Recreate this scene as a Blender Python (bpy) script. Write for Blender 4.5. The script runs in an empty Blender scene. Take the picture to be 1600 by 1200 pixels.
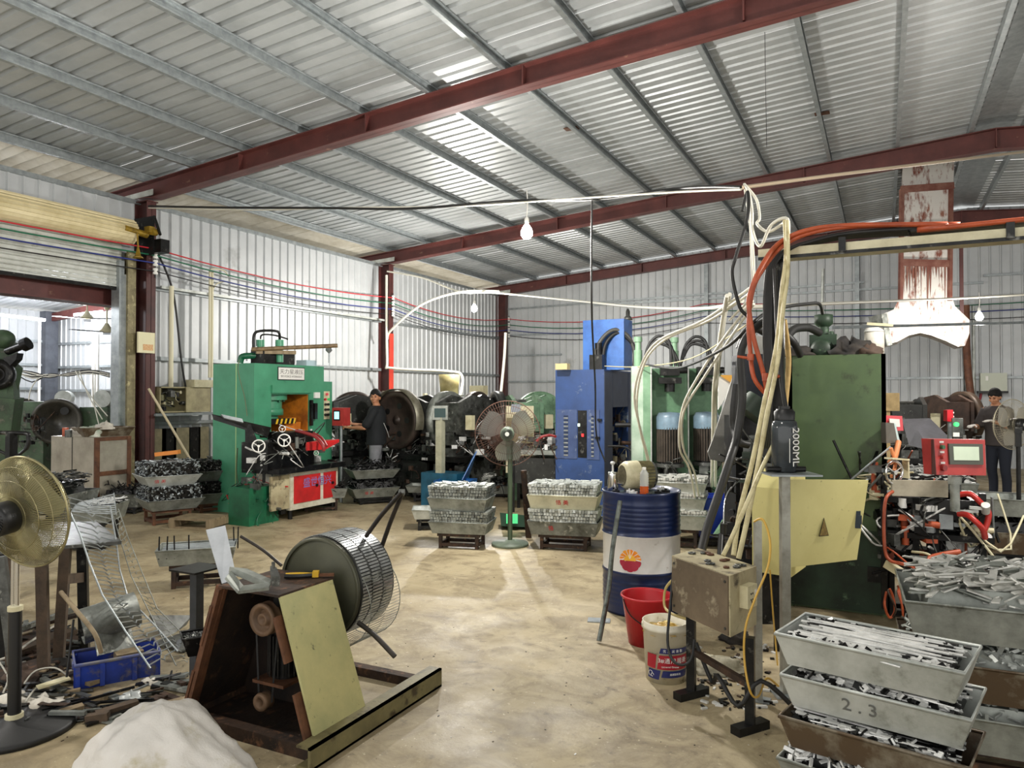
import bpy, math, random
from math import sin, cos, pi, radians, sqrt, atan2
from mathutils import Vector as V, Matrix, noise
random.seed(7)
sc = bpy.context.scene
# ---------------------------------------------------------------- camera
F = 1150.0; YAW = radians(26.8); PITCH = math.atan(17 / 1150); CH = 1.62
cd = bpy.data.cameras.new('camera'); cam = bpy.data.objects.new('camera', cd)
sc.collection.objects.link(cam); sc.camera = cam
cd.sensor_width = 36; cd.lens = 36 * F / 1600; cd.clip_start = .05; cd.clip_end = 200
cam.location = (0, 0, CH); cam.rotation_euler = (pi / 2 + PITCH, 0, YAW)
# ---------------------------------------------------------------- light
w = bpy.data.worlds.new('world'); sc.world = w; w.use_nodes = True
bg = w.node_tree.nodes['Background']; bg.inputs[0].default_value = (1, .985, .96, 1); bg.inputs[1].default_value = 1.0
sc.view_settings.view_transform = 'Standard'; sc.view_settings.look = 'None'
sc.view_settings.exposure = 0.78; sc.view_settings.gamma = 1; sc.view_settings.use_curve_mapping = False
def point(name, loc, power, col=(1, .96, .9), r=.08):
    l = bpy.data.lights.new(name, 'POINT'); l.energy = power; l.color = col; l.shadow_soft_size = r
    o = bpy.data.objects.new(name, l); o.location = loc; sc.collection.objects.link(o); return o
# ---------------------------------------------------------------- pixel measurements -> places
FW = V((-sin(YAW) * cos(PITCH), cos(YAW) * cos(PITCH), sin(PITCH)))
RT = V((cos(YAW), sin(YAW), 0)); UP = RT.cross(FW)
CAM = V((0, 0, CH))
def ray(px, py): return FW + RT * ((px - 800) / F) + UP * ((600 - py) / F)
def G(px, py, z=0):
    d = ray(px, py); return CAM + d * ((z - CH) / d.z)
def A(px, py, dep): return CAM + ray(px, py) * dep
def XP(px, py, X):
    d = ray(px, py); return CAM + d * (X / d.x)
def YP(px, py, Y):
    d = ray(px, py); return CAM + d * (Y / d.y)
def dep(p): return (V(p) - CAM).dot(FW)
def ZH(py, d): return CH + (617 - py) / F * d          # height of something seen at row py at depth d
# ---------------------------------------------------------------- materials
MATS = {}
def hexc(h):
    h = h.lstrip('#'); c = [int(h[i:i + 2], 16) / 255 for i in (0, 2, 4)]
    return tuple(((x / 12.92) if x <= .04045 else ((x + .055) / 1.055) ** 2.4) for x in c) + (1,)
def mat(name, c1, rough=.5, metal=0., c2=None, scale=6., mid=.55, soft=.15, bump=0., bscale=40., c3=None, s3=2., m3=.62, emit=0, stretch=None, trans=0, alpha=1):
    if name in MATS: return MATS[name]
    m = bpy.data.materials.new(name); m.use_nodes = True; nt = m.node_tree; N = nt.nodes; L = nt.links
    b = N['Principled BSDF']; b.inputs['Roughness'].default_value = rough; b.inputs['Metallic'].default_value = metal
    b.inputs['Base Color'].default_value = hexc(c1)
    if trans: b.inputs['Transmission Weight'].default_value = trans
    if emit: b.inputs['Emission Color'].default_value = hexc(c1); b.inputs['Emission Strength'].default_value = emit
    tc = N.new('ShaderNodeTexCoord'); src = tc.outputs['Object']
    if stretch:
        mp = N.new('ShaderNodeMapping'); mp.inputs['Scale'].default_value = stretch; L.new(src, mp.inputs[0]); src = mp.outputs[0]
    def layer(prev, c, s, md, sf):
        n = N.new('ShaderNodeTexNoise'); n.inputs['Scale'].default_value = s; n.inputs['Detail'].default_value = 6; n.inputs['Roughness'].default_value = .65
        L.new(src, n.inputs['Vector'])
        r = N.new('ShaderNodeMapRange'); r.inputs[1].default_value = md - sf; r.inputs[2].default_value = md + sf; L.new(n.outputs['Fac'], r.inputs[0])
        mx = N.new('ShaderNodeMix'); mx.data_type = 'RGBA'; L.new(r.outputs[0], mx.inputs[0])
        if prev is None: mx.inputs[6].default_value = hexc(c1)
        else: L.new(prev, mx.inputs[6])
        mx.inputs[7].default_value = hexc(c)
        return mx.outputs[2]
    out = None
    if c2: out = layer(None, c2, scale, mid, soft)
    if c3: out = layer(out, c3, s3, m3, .06)
    if out: L.new(out, b.inputs['Base Color'])
    if bump:
        n = N.new('ShaderNodeTexNoise'); n.inputs['Scale'].default_value = bscale; n.inputs['Detail'].default_value = 4; L.new(src, n.inputs['Vector'])
        bp = N.new('ShaderNodeBump'); bp.inputs['Strength'].default_value = bump; bp.inputs['Distance'].default_value = .01
        L.new(n.outputs['Fac'], bp.inputs['Height']); L.new(bp.outputs[0], b.inputs['Normal'])
    MATS[name] = m; return m
galv_roof = mat('galvanised_roof', '#bcc0c1', .42, .25, '#999e9f', 1.3, .5, .25, .08, 6)
galv_wall = mat('galvanised_wall', '#cacdce', .45, .2, '#b0b4b6', 1.2, .5, .25, .05, 8, c3='#8d8f8c', s3=.7, m3=.68)
beige_roof = mat('daylit_beige_sheet', '#dedacd', .6, .1, '#bdb7a6', 2)  # beige carries the daylight on the eave overhang
galv = mat('galvanised_steel', '#adb3b4', .38, .5, '#868d8f', 9, .5, .2)
galv_dull = mat('dull_zinc', '#a2a69f', .48, .5, '#6f736c', 7, .52, .16, .1, 25, c3='#4b4a42', s3=5, m3=.66)
galv_dirty = mat('dirty_zinc', '#8d918c', .5, .5, '#54564f', 6, .5, .15, .1, 25, c3='#c7c9c0', s3=9, m3=.63)
zinc_light = mat('light_zinc', '#cdd1cc', .42, .4, '#a1a59e', 6, .52, .16, .08, 25, c3='#77786d', s3=5, m3=.67)
zinc_brown = mat('oily_brown_zinc', '#5a4a38', .4, .3, '#8f8877', 7, .58, .1, .1, 25)
redox = mat('red_oxide_paint', '#683833', .5, .05, '#4d2926', 3, .5, .2, c3='#9b7a63', s3=5, m3=.7)
redox_dk = mat('dark_red_oxide_paint', '#522c29', .5, .05, '#3a1f1e', 3)
red_bright = mat('bright_red_primer', '#c8402f', .5, 0, '#a32f25', 4)
rust = mat('rusty_steel', '#4a3526', .75, .2, '#241c17', 8, .5, .15, .3, 40, c3='#75523a', s3=14, m3=.62)
rust_lt = mat('rust_orange', '#70492f', .7, .2, '#482d1d', 8, .5, .15, .3, 40)
steel_dk = mat('dark_oily_steel', '#2c2c2b', .35, .6, '#151515', 8, .5, .15, c3='#6b6a64', s3=12, m3=.66)
steel_md = mat('worn_machine_steel', '#6f716d', .4, .6, '#3a3a37', 9, .5, .15, c3='#a9aaa3', s3=14, m3=.66)
steel_br = mat('bright_steel', '#e4e4e0', .38, .2, '#b4b5b1', 12)
chrome = mat('chrome', '#e6e6e4', .12, 1.)
black = mat('black_plastic', '#141414', .4)
black_soft = mat('black_rubber', '#1b1b1b', .55)
white = mat('white_plastic', '#e9e8e2', .4)
cream = mat('cream_plastic', '#d9d2b0', .5, 0, '#c0b68e', 8)
gpress = mat('emerald_machine_paint', '#4b9a76', .38, .0, '#3c8361', 3, .5, .25, .04, 30, c3='#2b6349', s3=3, m3=.7)
gpress_dk = mat('deep_green_machine_paint', '#1f6a48', .35, 0, '#154a33', 3)
gold = mat('dull_olive_green_paint', '#53683f', .5, 0, '#43563a', 2.2, .5, .2, .05, 30, c3='#2c2d22', s3=4, m3=.66)
gdark = mat('dark_machine_green', '#2d4430', .5, .1, '#1b241b', 4, .5, .2, c3='#6d8b69', s3=9, m3=.68)
gpale = mat('pale_machine_green', '#86a98a', .5, 0, '#5e8164', 4, .5, .2, .05, 30)
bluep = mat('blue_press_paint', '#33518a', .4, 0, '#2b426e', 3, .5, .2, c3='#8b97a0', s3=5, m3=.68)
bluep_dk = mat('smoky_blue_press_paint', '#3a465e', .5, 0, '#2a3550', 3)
blue_pl = mat('blue_plastic', '#2440b4', .4, 0, '#1a2f86', 4)
blue_dirty = mat('grimy_blue_plastic', '#2545b2', .45, 0, '#1c2f70', 3, .5, .15, c3='#6c6558', s3=8, m3=.62)
red_pl = mat('red_plastic', '#c1202a', .4, 0, '#8e1a1f', 5, .6, .1)
red_pan = mat('red_panel_paint', '#b03a36', .4, 0, '#8e2b29', 5)
wood = mat('raw_timber', '#9b8a6c', .7, 0, '#6f5f47', 14, .5, .2, .2, 60, stretch=(1, 1, .15))
wood_br = mat('brown_timber', '#5c4a38', .7, 0, '#3a2f25', 14, .5, .2, .2, 60)
bamboo = mat('bamboo_cane', '#cfc59a', .5, 0, '#98895a', 9, .58, .12)
bamboo_d = mat('old_bamboo', '#8a7350', .55, 0, '#4f3d29', 12, .5, .15)
# ---------------------------------------------------------------- mesh helpers
COL = sc.collection
class MB:
    def __init__(s): s.v = []; s.f = []; s.sm = []; s.mi = []
    def add(s, vs, fs, smooth=False, m=0):
        o = len(s.v); s.v += [tuple(x) for x in vs]
        for f in fs: s.f.append([o + i for i in f]); s.sm.append(smooth); s.mi.append(m)
        return s
    def box(s, c, size, R=None, m=0):
        hx, hy, hz = [k / 2 for k in size]
        vs = [V((x, y, z)) for x in (-hx, hx) for y in (-hy, hy) for z in (-hz, hz)]
        if R is not None: vs = [R @ q for q in vs]
        c = V(c)
        return s.add([q + c for q in vs], [(0, 1, 3, 2), (4, 6, 7, 5), (0, 4, 5, 1), (2, 3, 7, 6), (0, 2, 6, 4), (1, 5, 7, 3)], m=m)
    def bb(s, x0, x1, y0, y1, z0, z1, m=0):
        return s.box(((x0 + x1) / 2, (y0 + y1) / 2, (z0 + z1) / 2), (abs(x1 - x0), abs(y1 - y0), abs(z1 - z0)), m=m)
    def hexa(s, bot, top, m=0):       # two quads of points (same order)
        return s.add(list(bot) + list(top), [(3, 2, 1, 0), (4, 5, 6, 7), (0, 1, 5, 4), (1, 2, 6, 5), (2, 3, 7, 6), (3, 0, 4, 7)], m=m)
    def frame(s, a, b):
        a = V(a); b = V(b); d = (b - a).normalized(); u = d.orthogonal().normalized()
        if abs(d.z) < .95: u = V((0, 0, 1)).cross(d).normalized()
        return a, b, d, u, d.cross(u)
    def bar(s, a, b, w, h=None, m=0):  # rectangular bar from a to b
        a, b, d, u, v_ = s.frame(a, b); h = h or w
        q = [u * (w / 2) + v_ * (h / 2), u * (-w / 2) + v_ * (h / 2), u * (-w / 2) - v_ * (h / 2), u * (w / 2) - v_ * (h / 2)]
        return s.hexa([a + k for k in q], [b + k for k in q], m=m)
    def cyl(s, a, b, r, r2=None, n=16, caps=True, smooth=True, m=0):
        a, b, d, u, v_ = s.frame(a, b); r2 = r if r2 is None else r2; o = []
        for p, rr in ((a, r), (b, r2)):
            for i in range(n):
                t = 2 * pi * i / n; o.append(p + (u * cos(t) + v_ * sin(t)) * rr)
        s.add(o, [(i, (i + 1) % n, n + (i + 1) % n, n + i) for i in range(n)], smooth, m)
        if caps: s.add(o, [tuple(range(n))[::-1], tuple(range(n, 2 * n))], False, m)
        return s
    def lathe(s, prof, a=(0, 0, 0), axis=(0, 0, 1), n=24, smooth=True, m=0, a0=0, a1=2 * pi):
        a = V(a); axis = V(axis).normalized(); _, _, d, u, v_ = s.frame(a, a + axis)
        full = abs(a1 - a0 - 2 * pi) < 1e-6; k = n if full else n + 1; o = []
        for r, z in prof:
            for i in range(k):
                t = a0 + (a1 - a0) * i / n; o.append(a + d * z + (u * cos(t) + v_ * sin(t)) * r)
        fs = []
        for j in range(len(prof) - 1):
            for i in range(n):
                i2 = (i + 1) % k
                fs.append((j * k + i, j * k + i2, (j + 1) * k + i2, (j + 1) * k + i))
        return s.add(o, fs, smooth, m)
    def tube(s, pts, r, n=6, sub=4, m=0, closed=False):
        P = [V(p) for p in pts]
        if sub > 1 and len(P) > 2:
            Q = []; L = len(P)
            for i in range(L if closed else L - 1):
                if closed: p0, p1, p2, p3 = P[i - 1], P[i], P[(i + 1) % L], P[(i + 2) % L]
                else: p0, p1, p2, p3 = P[max(i - 1, 0)], P[i], P[i + 1], P[min(i + 2, L - 1)]
                for k in range(sub):
                    t = k / sub; t2 = t * t; t3 = t2 * t
                    Q.append(.5 * ((2 * p1) + (p2 - p0) * t + (2 * p0 - 5 * p1 + 4 * p2 - p3) * t2 + (3 * p1 - p0 - 3 * p2 + p3) * t3))
            if not closed: Q.append(P[-1])
            P = Q
        L = len(P); o = []; u = None
        for i, p in enumerate(P):
            if closed: d = P[(i + 1) % L] - P[i - 1]
            else: d = P[min(i + 1, L - 1)] - P[max(i - 1, 0)]
            if d.length < 1e-9: d = V((0, 0, 1))
            d.normalize()
            if u is None: u = d.orthogonal().normalized()
            u = (u - d * u.dot(d)); u = u.normalized() if u.length > 1e-6 else d.orthogonal().normalized()
            w_ = d.cross(u)
            for k in range(n):
                t = 2 * pi * k / n; o.append(p + (u * cos(t) + w_ * sin(t)) * r)
        fs = [(i * n + k, i * n + (k + 1) % n, ((i + 1) % L) * n + (k + 1) % n, ((i + 1) % L) * n + k) for i in range(L if closed else L - 1) for k in range(n)]
        s.add(o, fs, True, m)
        if not closed: s.add(o, [tuple(range(n))[::-1], tuple(range((L - 1) * n, L * n))], False, m)
        return s
    def prism(s, poly, o, ex, ey, ez, h, m=0):  # 2D polygon in plane (ex,ey) at o, extruded h along ez
        o, ex, ey, ez = V(o), V(ex), V(ey), V(ez); n = len(poly)
        a = [o + ex * x + ey * y for x, y in poly]; b = [p + ez * h for p in a]
        return s.add(a + b, [tuple(range(n))[::-1], tuple(range(n, 2 * n))] + [(i, (i + 1) % n, n + (i + 1) % n, n + i) for i in range(n)], m=m)
    def slab(s, q, th, m=0):           # quad of 4 points thickened
        q = [V(p) for p in q]; nn = (q[1] - q[0]).cross(q[3] - q[0]).normalized() * th
        return s.hexa([p - nn / 2 for p in q], [p + nn / 2 for p in q], m=m)
    def ell(s, c, r, n=16, k=10, R=None, m=0):
        c = V(c); o = []
        for j in range(k + 1):
            ph = pi * j / k
            for i in range(n):
                t = 2 * pi * i / n; q = V((r[0] * sin(ph) * cos(t), r[1] * sin(ph) * sin(t), r[2] * cos(ph)))
                o.append(c + (R @ q if R is not None else q))
        return s.add(o, [(j * n + i, (j + 1) * n + i, (j + 1) * n + (i + 1) % n, j * n + (i + 1) % n) for j in range(k) for i in range(n)], True, m)
    def mesh(s, name, mats, fix=None):
        me = bpy.data.meshes.new(name)
        vs = s.v if fix is None else [tuple(fix @ V(q)) for q in s.v]
        me.from_pydata(vs, [], s.f); me.polygons.foreach_set('use_smooth', s.sm)
        mats = mats if isinstance(mats, (list, tuple)) else [mats]
        for q in mats: me.materials.append(q)
        if len(mats) > 1: me.polygons.foreach_set('material_index', s.mi)
        me.update(); return me
    def build(s, name, mats, parent=None, label=None, cat=None, group=None, kind=None):
        fix = None; org = None
        if parent is not None: fix = WM[parent.name].inverted()
        elif s.v:
            lo = [min(q[i] for q in s.v) for i in range(3)]; hi = [max(q[i] for q in s.v) for i in range(3)]
            org = V(((lo[0] + hi[0]) / 2, (lo[1] + hi[1]) / 2, lo[2])); fix = Matrix.Translation(-org)
        o = bpy.data.objects.new(name, s.mesh(name, mats, fix)); COL.objects.link(o)
        if parent is not None: o.parent = parent; WM[o.name] = WM[parent.name]
        else: o.location = org; WM[o.name] = Matrix.Translation(org)
        tag(o, label, cat, group, kind); return o
WM = {}
def tag(o, label=None, cat=None, group=None, kind=None):
    for k, v_ in (('label', label), ('category', cat), ('group', group), ('kind', kind)):
        if v_: o[k] = v_
    return o
def thing(name, label, cat, loc=(0, 0, 0), rz=0., group=None, kind=None):
    o = bpy.data.objects.new(name, None); COL.objects.link(o); o.location = loc; o.rotation_euler = (0, 0, rz)
    o.empty_display_size = .1
    WM[o.name] = Matrix.Translation(V(loc)) @ Matrix.Rotation(rz, 4, 'Z')
    return tag(o, label, cat, group, kind)
class Loc:   # author in the local frame of a thing
    def __init__(s, o): s.M = WM[o.name]; s.o = o
    def part(s, mb, name, mats, parent=None, **k):
        mb.v = [tuple(s.M @ V(q)) for q in mb.v]
        return mb.build(name, mats, parent or s.o, **k)
def inst(src, parent, name=None, M=None):     # copy one mesh object, sharing data, with a local matrix
    c = src.copy(); COL.objects.link(c); c.parent = parent
    if M is not None: c.matrix_local = M
    return c
def text(body, name, M, size, material, parent, ext=.001, align='CENTER', sx=1.):
    cu = bpy.data.curves.new(name, 'FONT'); cu.body = body; cu.size = size; cu.extrude = ext
    cu.align_x = align; cu.align_y = 'CENTER'; cu.materials.append(material); cu.resolution_u = 3
    t_ = bpy.data.objects.new(name, cu); COL.objects.link(t_); bpy.context.view_layer.update()
    me = bpy.data.meshes.new_from_object(t_.evaluated_get(bpy.context.evaluated_depsgraph_get())); bpy.data.objects.remove(t_)
    o = bpy.data.objects.new(name, me); COL.objects.link(o); o.parent = parent
    o.matrix_local = WM[parent.name].inverted() @ M @ Matrix.Diagonal((sx, 1, 1, 1)); return o
def facing(p, right, up):   # matrix with x=right, y=up at p
    r = V(right).normalized(); u = V(up).normalized(); n = r.cross(u).normalized(); u = n.cross(r)
    M = Matrix((r, u, n)).transposed().to_4x4(); M.translation = V(p); return M
def Rz(a): return Matrix.Rotation(a, 3, 'Z')
def Rx(a): return Matrix.Rotation(a, 3, 'X')
def Ry(a): return Matrix.Rotation(a, 3, 'Y')
# ================================================================ STRUCTURE
WX = -10.2; YB = 19.4; RX = 1.58; RZ = 5.75; SL = .079; Y1, Y2 = 7.47, 13.56
def roofz(x): return RZ - SL * abs(x - RX)      # top of rafters
# floor ----------------------------------------------------------
def floor_mat():
    m = bpy.data.materials.new('worn_concrete'); m.use_nodes = True; nt = m.node_tree; N = nt.nodes; L = nt.links; b = N['Principled BSDF']
    tc = N.new('ShaderNodeTexCoord')
    def noise(s, d=8, r=.6, dist=0):
        n = N.new('ShaderNodeTexNoise'); n.inputs['Scale'].default_value = s; n.inputs['Detail'].default_value = d; n.inputs['Roughness'].default_value = r
        n.inputs['Distortion'].default_value = dist; L.new(tc.outputs['Object'], n.inputs['Vector']); return n.outputs['Fac']
    def rng(x, a, c, lo=0, hi=1):
        r = N.new('ShaderNodeMapRange'); r.inputs[1].default_value = a; r.inputs[2].default_value = c; r.inputs[3].default_value = lo; r.inputs[4].default_value = hi; L.new(x, r.inputs[0]); return r.outputs[0]
    def mix(f, a, c):
        x = N.new('ShaderNodeMix'); x.data_type = 'RGBA'; L.new(f, x.inputs[0])
        for k, q in ((6, a), (7, c)):
            if isinstance(q, str): x.inputs[k].default_value = hexc(q)
            else: L.new(q, x.inputs[k])
        return x.outputs[2]
    c = mix(rng(noise(.9, 8, .65, .5), .35, .65), '#b8aa8a', '#958667')
    c = mix(rng(noise(3.5, 9, .7, .8), .45, .7), c, '#75674e')
    c = mix(rng(noise(.35, 4, .5), .55, .72, 0, .75), c, '#5e5340')
    c = mix(rng(noise(14, 6, .7), .58, .75, 0, .7), c, '#453d30')
    c = mix(rng(noise(40, 3, .6), .66, .72, 0, .7), c, '#d8cdb0')
    L.new(c, b.inputs['Base Color'])
    L.new(rng(noise(2.2, 6, .6), .3, .7, .38, .75), b.inputs['Roughness'])
    bp = N.new('ShaderNodeBump'); bp.inputs['Strength'].default_value = .25; bp.inputs['Distance'].default_value = .02
    L.new(noise(9, 10, .7), bp.inputs['Height']); L.new(bp.outputs[0], b.inputs['Normal'])
    return m
fm = floor_mat()
m = MB(); m.bb(-20, 14, -4, 21, -.12, 0)
m.build('floor', fm, label='worn sandy concrete workshop floor with dark oil stains', cat='floor', kind='structure')
# roof -----------------------------------------------------------
def ribs(n, pitch, h, flat, top):   # profile points along t
    p = []
    for k in range(n):
        t = k * pitch; g = (pitch - flat - top) / 2
        p += [(t, 0), (t + flat, 0), (t + flat + g, h), (t + flat + g + top, h)]
    p.append((n * pitch, 0)); return p
ceil = thing('ceiling', 'pitched ceiling of ribbed galvanised steel sheets under the rafters', 'ceiling', (0, 0, 0), kind='structure')
prof = ribs(4, .2, .036, .13, .03)
def sheet_mesh(a, b, mats, name, th=0.002):
    m_ = MB(); n = len(prof)
    vs = [V((a[0], t, a[1] + h)) for t, h in prof] + [V((b[0], t, b[1] + h)) for t, h in prof]
    m_.add(vs, [(i, i + 1, n + i + 1, n + i) for i in range(n - 1)]); return m_.mesh(name, mats)
PH = .135
me_l = sheet_mesh((-11.2, roofz(-11.2) + PH), (RX, RZ + PH), galv_roof, 'roof_sheet')
me_r = sheet_mesh((RX, RZ + PH), (13.5, roofz(13.5) + PH), galv_roof, 'roof_sheet_right')
for k in range(-5, 25):
    for me in (me_l, me_r):
        o = bpy.data.objects.new('roof_sheet', me); COL.objects.link(o); o.parent = ceil
        o.location = (0, k * .8 - .2, random.uniform(-.003, .003)); o.rotation_euler = (0, 0, random.uniform(-.0006, .0006))
# weathered eave strip, outdoor daylight painted in as pale beige, wavy shadow edge
m = MB()
for k in range(-10, 98):
    y = k * .2; x0 = -10.05 + random.uniform(-.04, .04); z = roofz(-10.2) + .07
    m.add([(x0, y, z + .0), (x0, y + .1, z + .055), (x0, y + .2, z), (-11.6, y, z - .13), (-11.6, y + .1, z - .075), (-11.6, y + .2, z - .13)],
          [(0, 1, 4, 3), (1, 2, 5, 4)])
m.build('eave_sheet', beige_roof, ceil)
ridge = MB(); ridge.prism([(-.25, -.02), (0, 0), (.25, -.02), (0, .01)], (RX, -4, RZ + PH - .01), (1, 0, 0), (0, 0, 1), (0, 1, 0), 23.6)
ridge.build('ridge_cap', galv, ceil)
# purlins
pm = MB()
def cprism(mb, x, z, y0, y1, hh=.12, ww=.055, th=.006):
    mb.prism([(0, 0), (ww, 0), (ww, .018), (ww - th, .018), (ww - th, th), (th, th), (th, hh - th), (ww - th, hh - th), (ww - th, hh - .018), (ww, hh - .018), (ww, hh), (0, hh)],
             (x, y0, z), (1, 0, 0), (0, 0, 1), (0, 1, 0), y1 - y0)
first = None
for k in range(24):
    x = -10.0 + 1.02 * k if k <= 11 else RX + (RX - 1.22) + 1.02 * (k - 12)
    z = roofz(x + .03) + .005
    if first is None:
        cprism(pm, 0, 0, -4, 19.4); first = pm.build('roof_purlin', galv, ceil); base = first
        first.location = (x, 0, z); first.data.transform(Matrix.Translation((0, 0, 0)))
    else:
        c = first.copy(); COL.objects.link(c); c.location = (x, 0, z)
# rafters
def rafter(y, label, taper=0):
    r = thing('roof_rafter', label, 'beam', (-10.2, y, roofz(-10.2)), kind='structure')
    m_ = MB()
    def run(x0, x1, d0, d1):
        z0, z1 = roofz(x0), roofz(x1); w = .18; f = .014
        for (zt0, zt1, ww, th) in ((0, 0, w, f), (-d0 + f, -d1 + f, w, f)):
            m_.hexa([(x0, y - ww / 2, z0 + zt0 - th), (x1, y - ww / 2, z1 + zt1 - th), (x1, y + ww / 2, z1 + zt1 - th), (x0, y + ww / 2, z0 + zt0 - th)],
                    [(x0, y - ww / 2, z0 + zt0), (x1, y - ww / 2, z1 + zt1), (x1, y + ww / 2, z1 + zt1), (x0, y + ww / 2, z0 + zt0)])
        m_.hexa([(x0, y - .005, z0 - d0), (x1, y - .005, z1 - d1), (x1, y + .005, z1 - d1), (x0, y + .005, z0 - d0)],
                [(x0, y - .005, z0), (x1, y - .005, z1), (x1, y + .005, z1), (x0, y + .005, z0)])
    run(-11.0, -10.25, .08, .2); run(-10.25, -9.8, .2, .27); run(-9.8, -3.6, .27, .25); run(-3.6, RX, .25, .33); run(RX, 6.5, .33, .25); run(6.5, 13.3, .25, .27)
    m_.build('beam_section', redox, r)
    s_ = MB(); s_.hexa([(-10.8, y - .1, roofz(-10.8) - .19), (-9.75, y - .1, roofz(-9.75) - .24), (-9.75, y - .09, roofz(-9.75) - .24), (-10.8, y - .09, roofz(-10.8) - .19)], [(-10.8, y - .1, roofz(-10.8) - .13), (-9.75, y - .1, roofz(-9.75) - .15), (-9.75, y - .09, roofz(-9.75) - .15), (-10.8, y - .09, roofz(-10.8) - .13)]); s_.build('eave_gusset', zinc_light, r)
    for x in (-8.0, -5.8, -3.6, -1.2, RX, 4.4):
        s_ = MB(); z = roofz(x); s_.bb(x - .008, x + .008, y - .085, y + .085, z - (.25 if x < -1 else .3), z - .01)
        s_.build('stiffener_plate', redox, r)
    return r
rafter(Y1, 'red oxide roof rafter nearest the camera, crossing the whole ceiling')
rafter(Y2, 'second red oxide roof rafter, above the hanging bulb')
rafter(YB - .12, 'red oxide rafter along the top of the back wall')
rafter(1.2, 'red oxide rafter overhead behind the camera view')
# columns
def hcol(x, y, z1, label, wx=.3, wy=.16, mm=redox_dk):
    c = thing('steel_column', label, 'column', (x, y, 0), kind='structure'); f = .012; m_ = MB()
    m_.bb(x - wx / 2, x - wx / 2 + f, y - wy / 2, y + wy / 2, 0, z1); m_.bb(x + wx / 2 - f, x + wx / 2, y - wy / 2, y + wy / 2, 0, z1); m_.bb(x - wx / 2, x + wx / 2, y - .004, y + .004, 0, z1)
    m_.build('column_shaft', mm, c)
    b_ = MB(); b_.bb(x - wx / 2 - .05, x + wx / 2 + .05, y - wy / 2 - .05, y + wy / 2 + .05, 0, .015); b_.bb(x - wx / 2 - .03, x + wx / 2 + .03, y - wy / 2 - .01, y + wy / 2 + .01, z1 - .015, z1)
    b_.build('end_plate', mm, c); return c
zc = roofz(-10.05) - .27
hcol(-10.05, Y1, zc, 'dark red steel column beside the roller door'); 
c2 = hcol(-10.05, Y2, zc, 'red steel column on the left wall, middle one')
m = MB(); m.bb(-9.9, -9.89, Y2 - .08, Y2 + .08, 1.55, 3.0); m.build('bright_primer_face', red_bright, c2, label='bright orange-red primer on the lower column face')
hcol(-10.05, YB - .15, zc, 'dark red steel column in the far corner')
for x, lb in ((-4.1, 'slim grey steel post on the back wall behind the blue press'), (-.55, 'slim grey steel post on the back wall above the olive press'), (4.6, 'slim grey steel post on the back wall at its far end')):
    m = MB(); m.bb(x - .05, x + .05, YB - .12, YB - .01, 0, roofz(x) - .3); m.build('wall_post', galv, label=lb, cat='post', kind='structure')
# walls ----------------------------------------------------------
wl = thing('wall_left', 'left wall of ribbed galvanised cladding sheets', 'wall', (WX, 0, 0), kind='structure')
wprof = ribs(4, .2, .024, .15, .02)
def wall_sheet(axis, pos, t0, z0, z1a, z1b, parent, mt, n=4, back=False):
    m_ = MB(); P = ribs(n, .2, .024, .15, .02); k = len(P); W_ = n * .2
    for zz, top in ((z0, 0), (None, 1)):
        for t, h in P:
            z = z0 if not top else z1a + (z1b - z1a) * t / W_
            m_.v.append((pos + h, t0 + t, z) if axis == 'x' else (t0 + t, pos - h, z))
    o = len(m_.v)
    for i in range(k - 1): m_.f.append([i, i + 1, k + i + 1, k + i]); m_.sm.append(False); m_.mi.append(0)
    return m_.build('cladding_sheet', mt, parent)
WT = 4.56
for k in range(15):
    wall_sheet('x', WX + random.uniform(-.002, .002), 7.47 + k * .8, 0, WT, WT, wl, galv_wall)
for k in range(14): # above and beyond the roller door
    y = 7.4 - .8 * (k + 1)
    wall_sheet('x', WX, y, 3.35 if y > 1.5 else 0, WT, WT, wl, galv_wall)
wb = thing('wall_back', 'back wall of ribbed galvanised cladding sheets', 'wall', (0, YB, 0), kind='structure')
for k in range(29):
    x = -10.25 + .8 * k; wall_sheet('y', YB + random.uniform(-.002, .002), x, 0, roofz(x) + .1, roofz(x + .8) + .1, wb, galv_wall)
wr = thing('wall_right', 'far right wall of ribbed galvanised cladding sheets', 'wall', (13.4, 0, 0), kind='structure')
for k in range(10): wall_sheet('x', 13.4, 11.4 + k * .8, 0, 4.5, 4.5, wr, galv_wall)
m = MB(); m.bb(WX + .0, WX + .06, -3.8, YB, WT - .03, WT + .03); m.build('top_girt', galv, wl)
for z, y0, t in ((2.16, 7.55, .06), (3.25, 7.55, .06), (1.15, 7.55, .05)):
    m = MB(); m.bb(WX + .02, WX + .09, y0, Y2 - .08, z, z + t); m.bb(WX + .02, WX + .09, Y2 + .08, YB - .2, z, z + t); m.build('wall_girt', galv, wl)
for z, x0, x1 in ((1.98, -9.9, 13), (3.35, -9.9, -8.2), (2.75, -9.9, -8.2), (4.1, -7.2, 2), (4.25, 2, 10)):
    m = MB(); m.bb(x0, x1, YB - .08, YB - .02, z, z + .05); m.build('wall_girt', galv, wb)
m = MB(); m.bar((-9.9, YB - .06, 4.15), (-.4, YB - .06, 4.3), .05); m.build('wall_girt', galv, wb)
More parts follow.
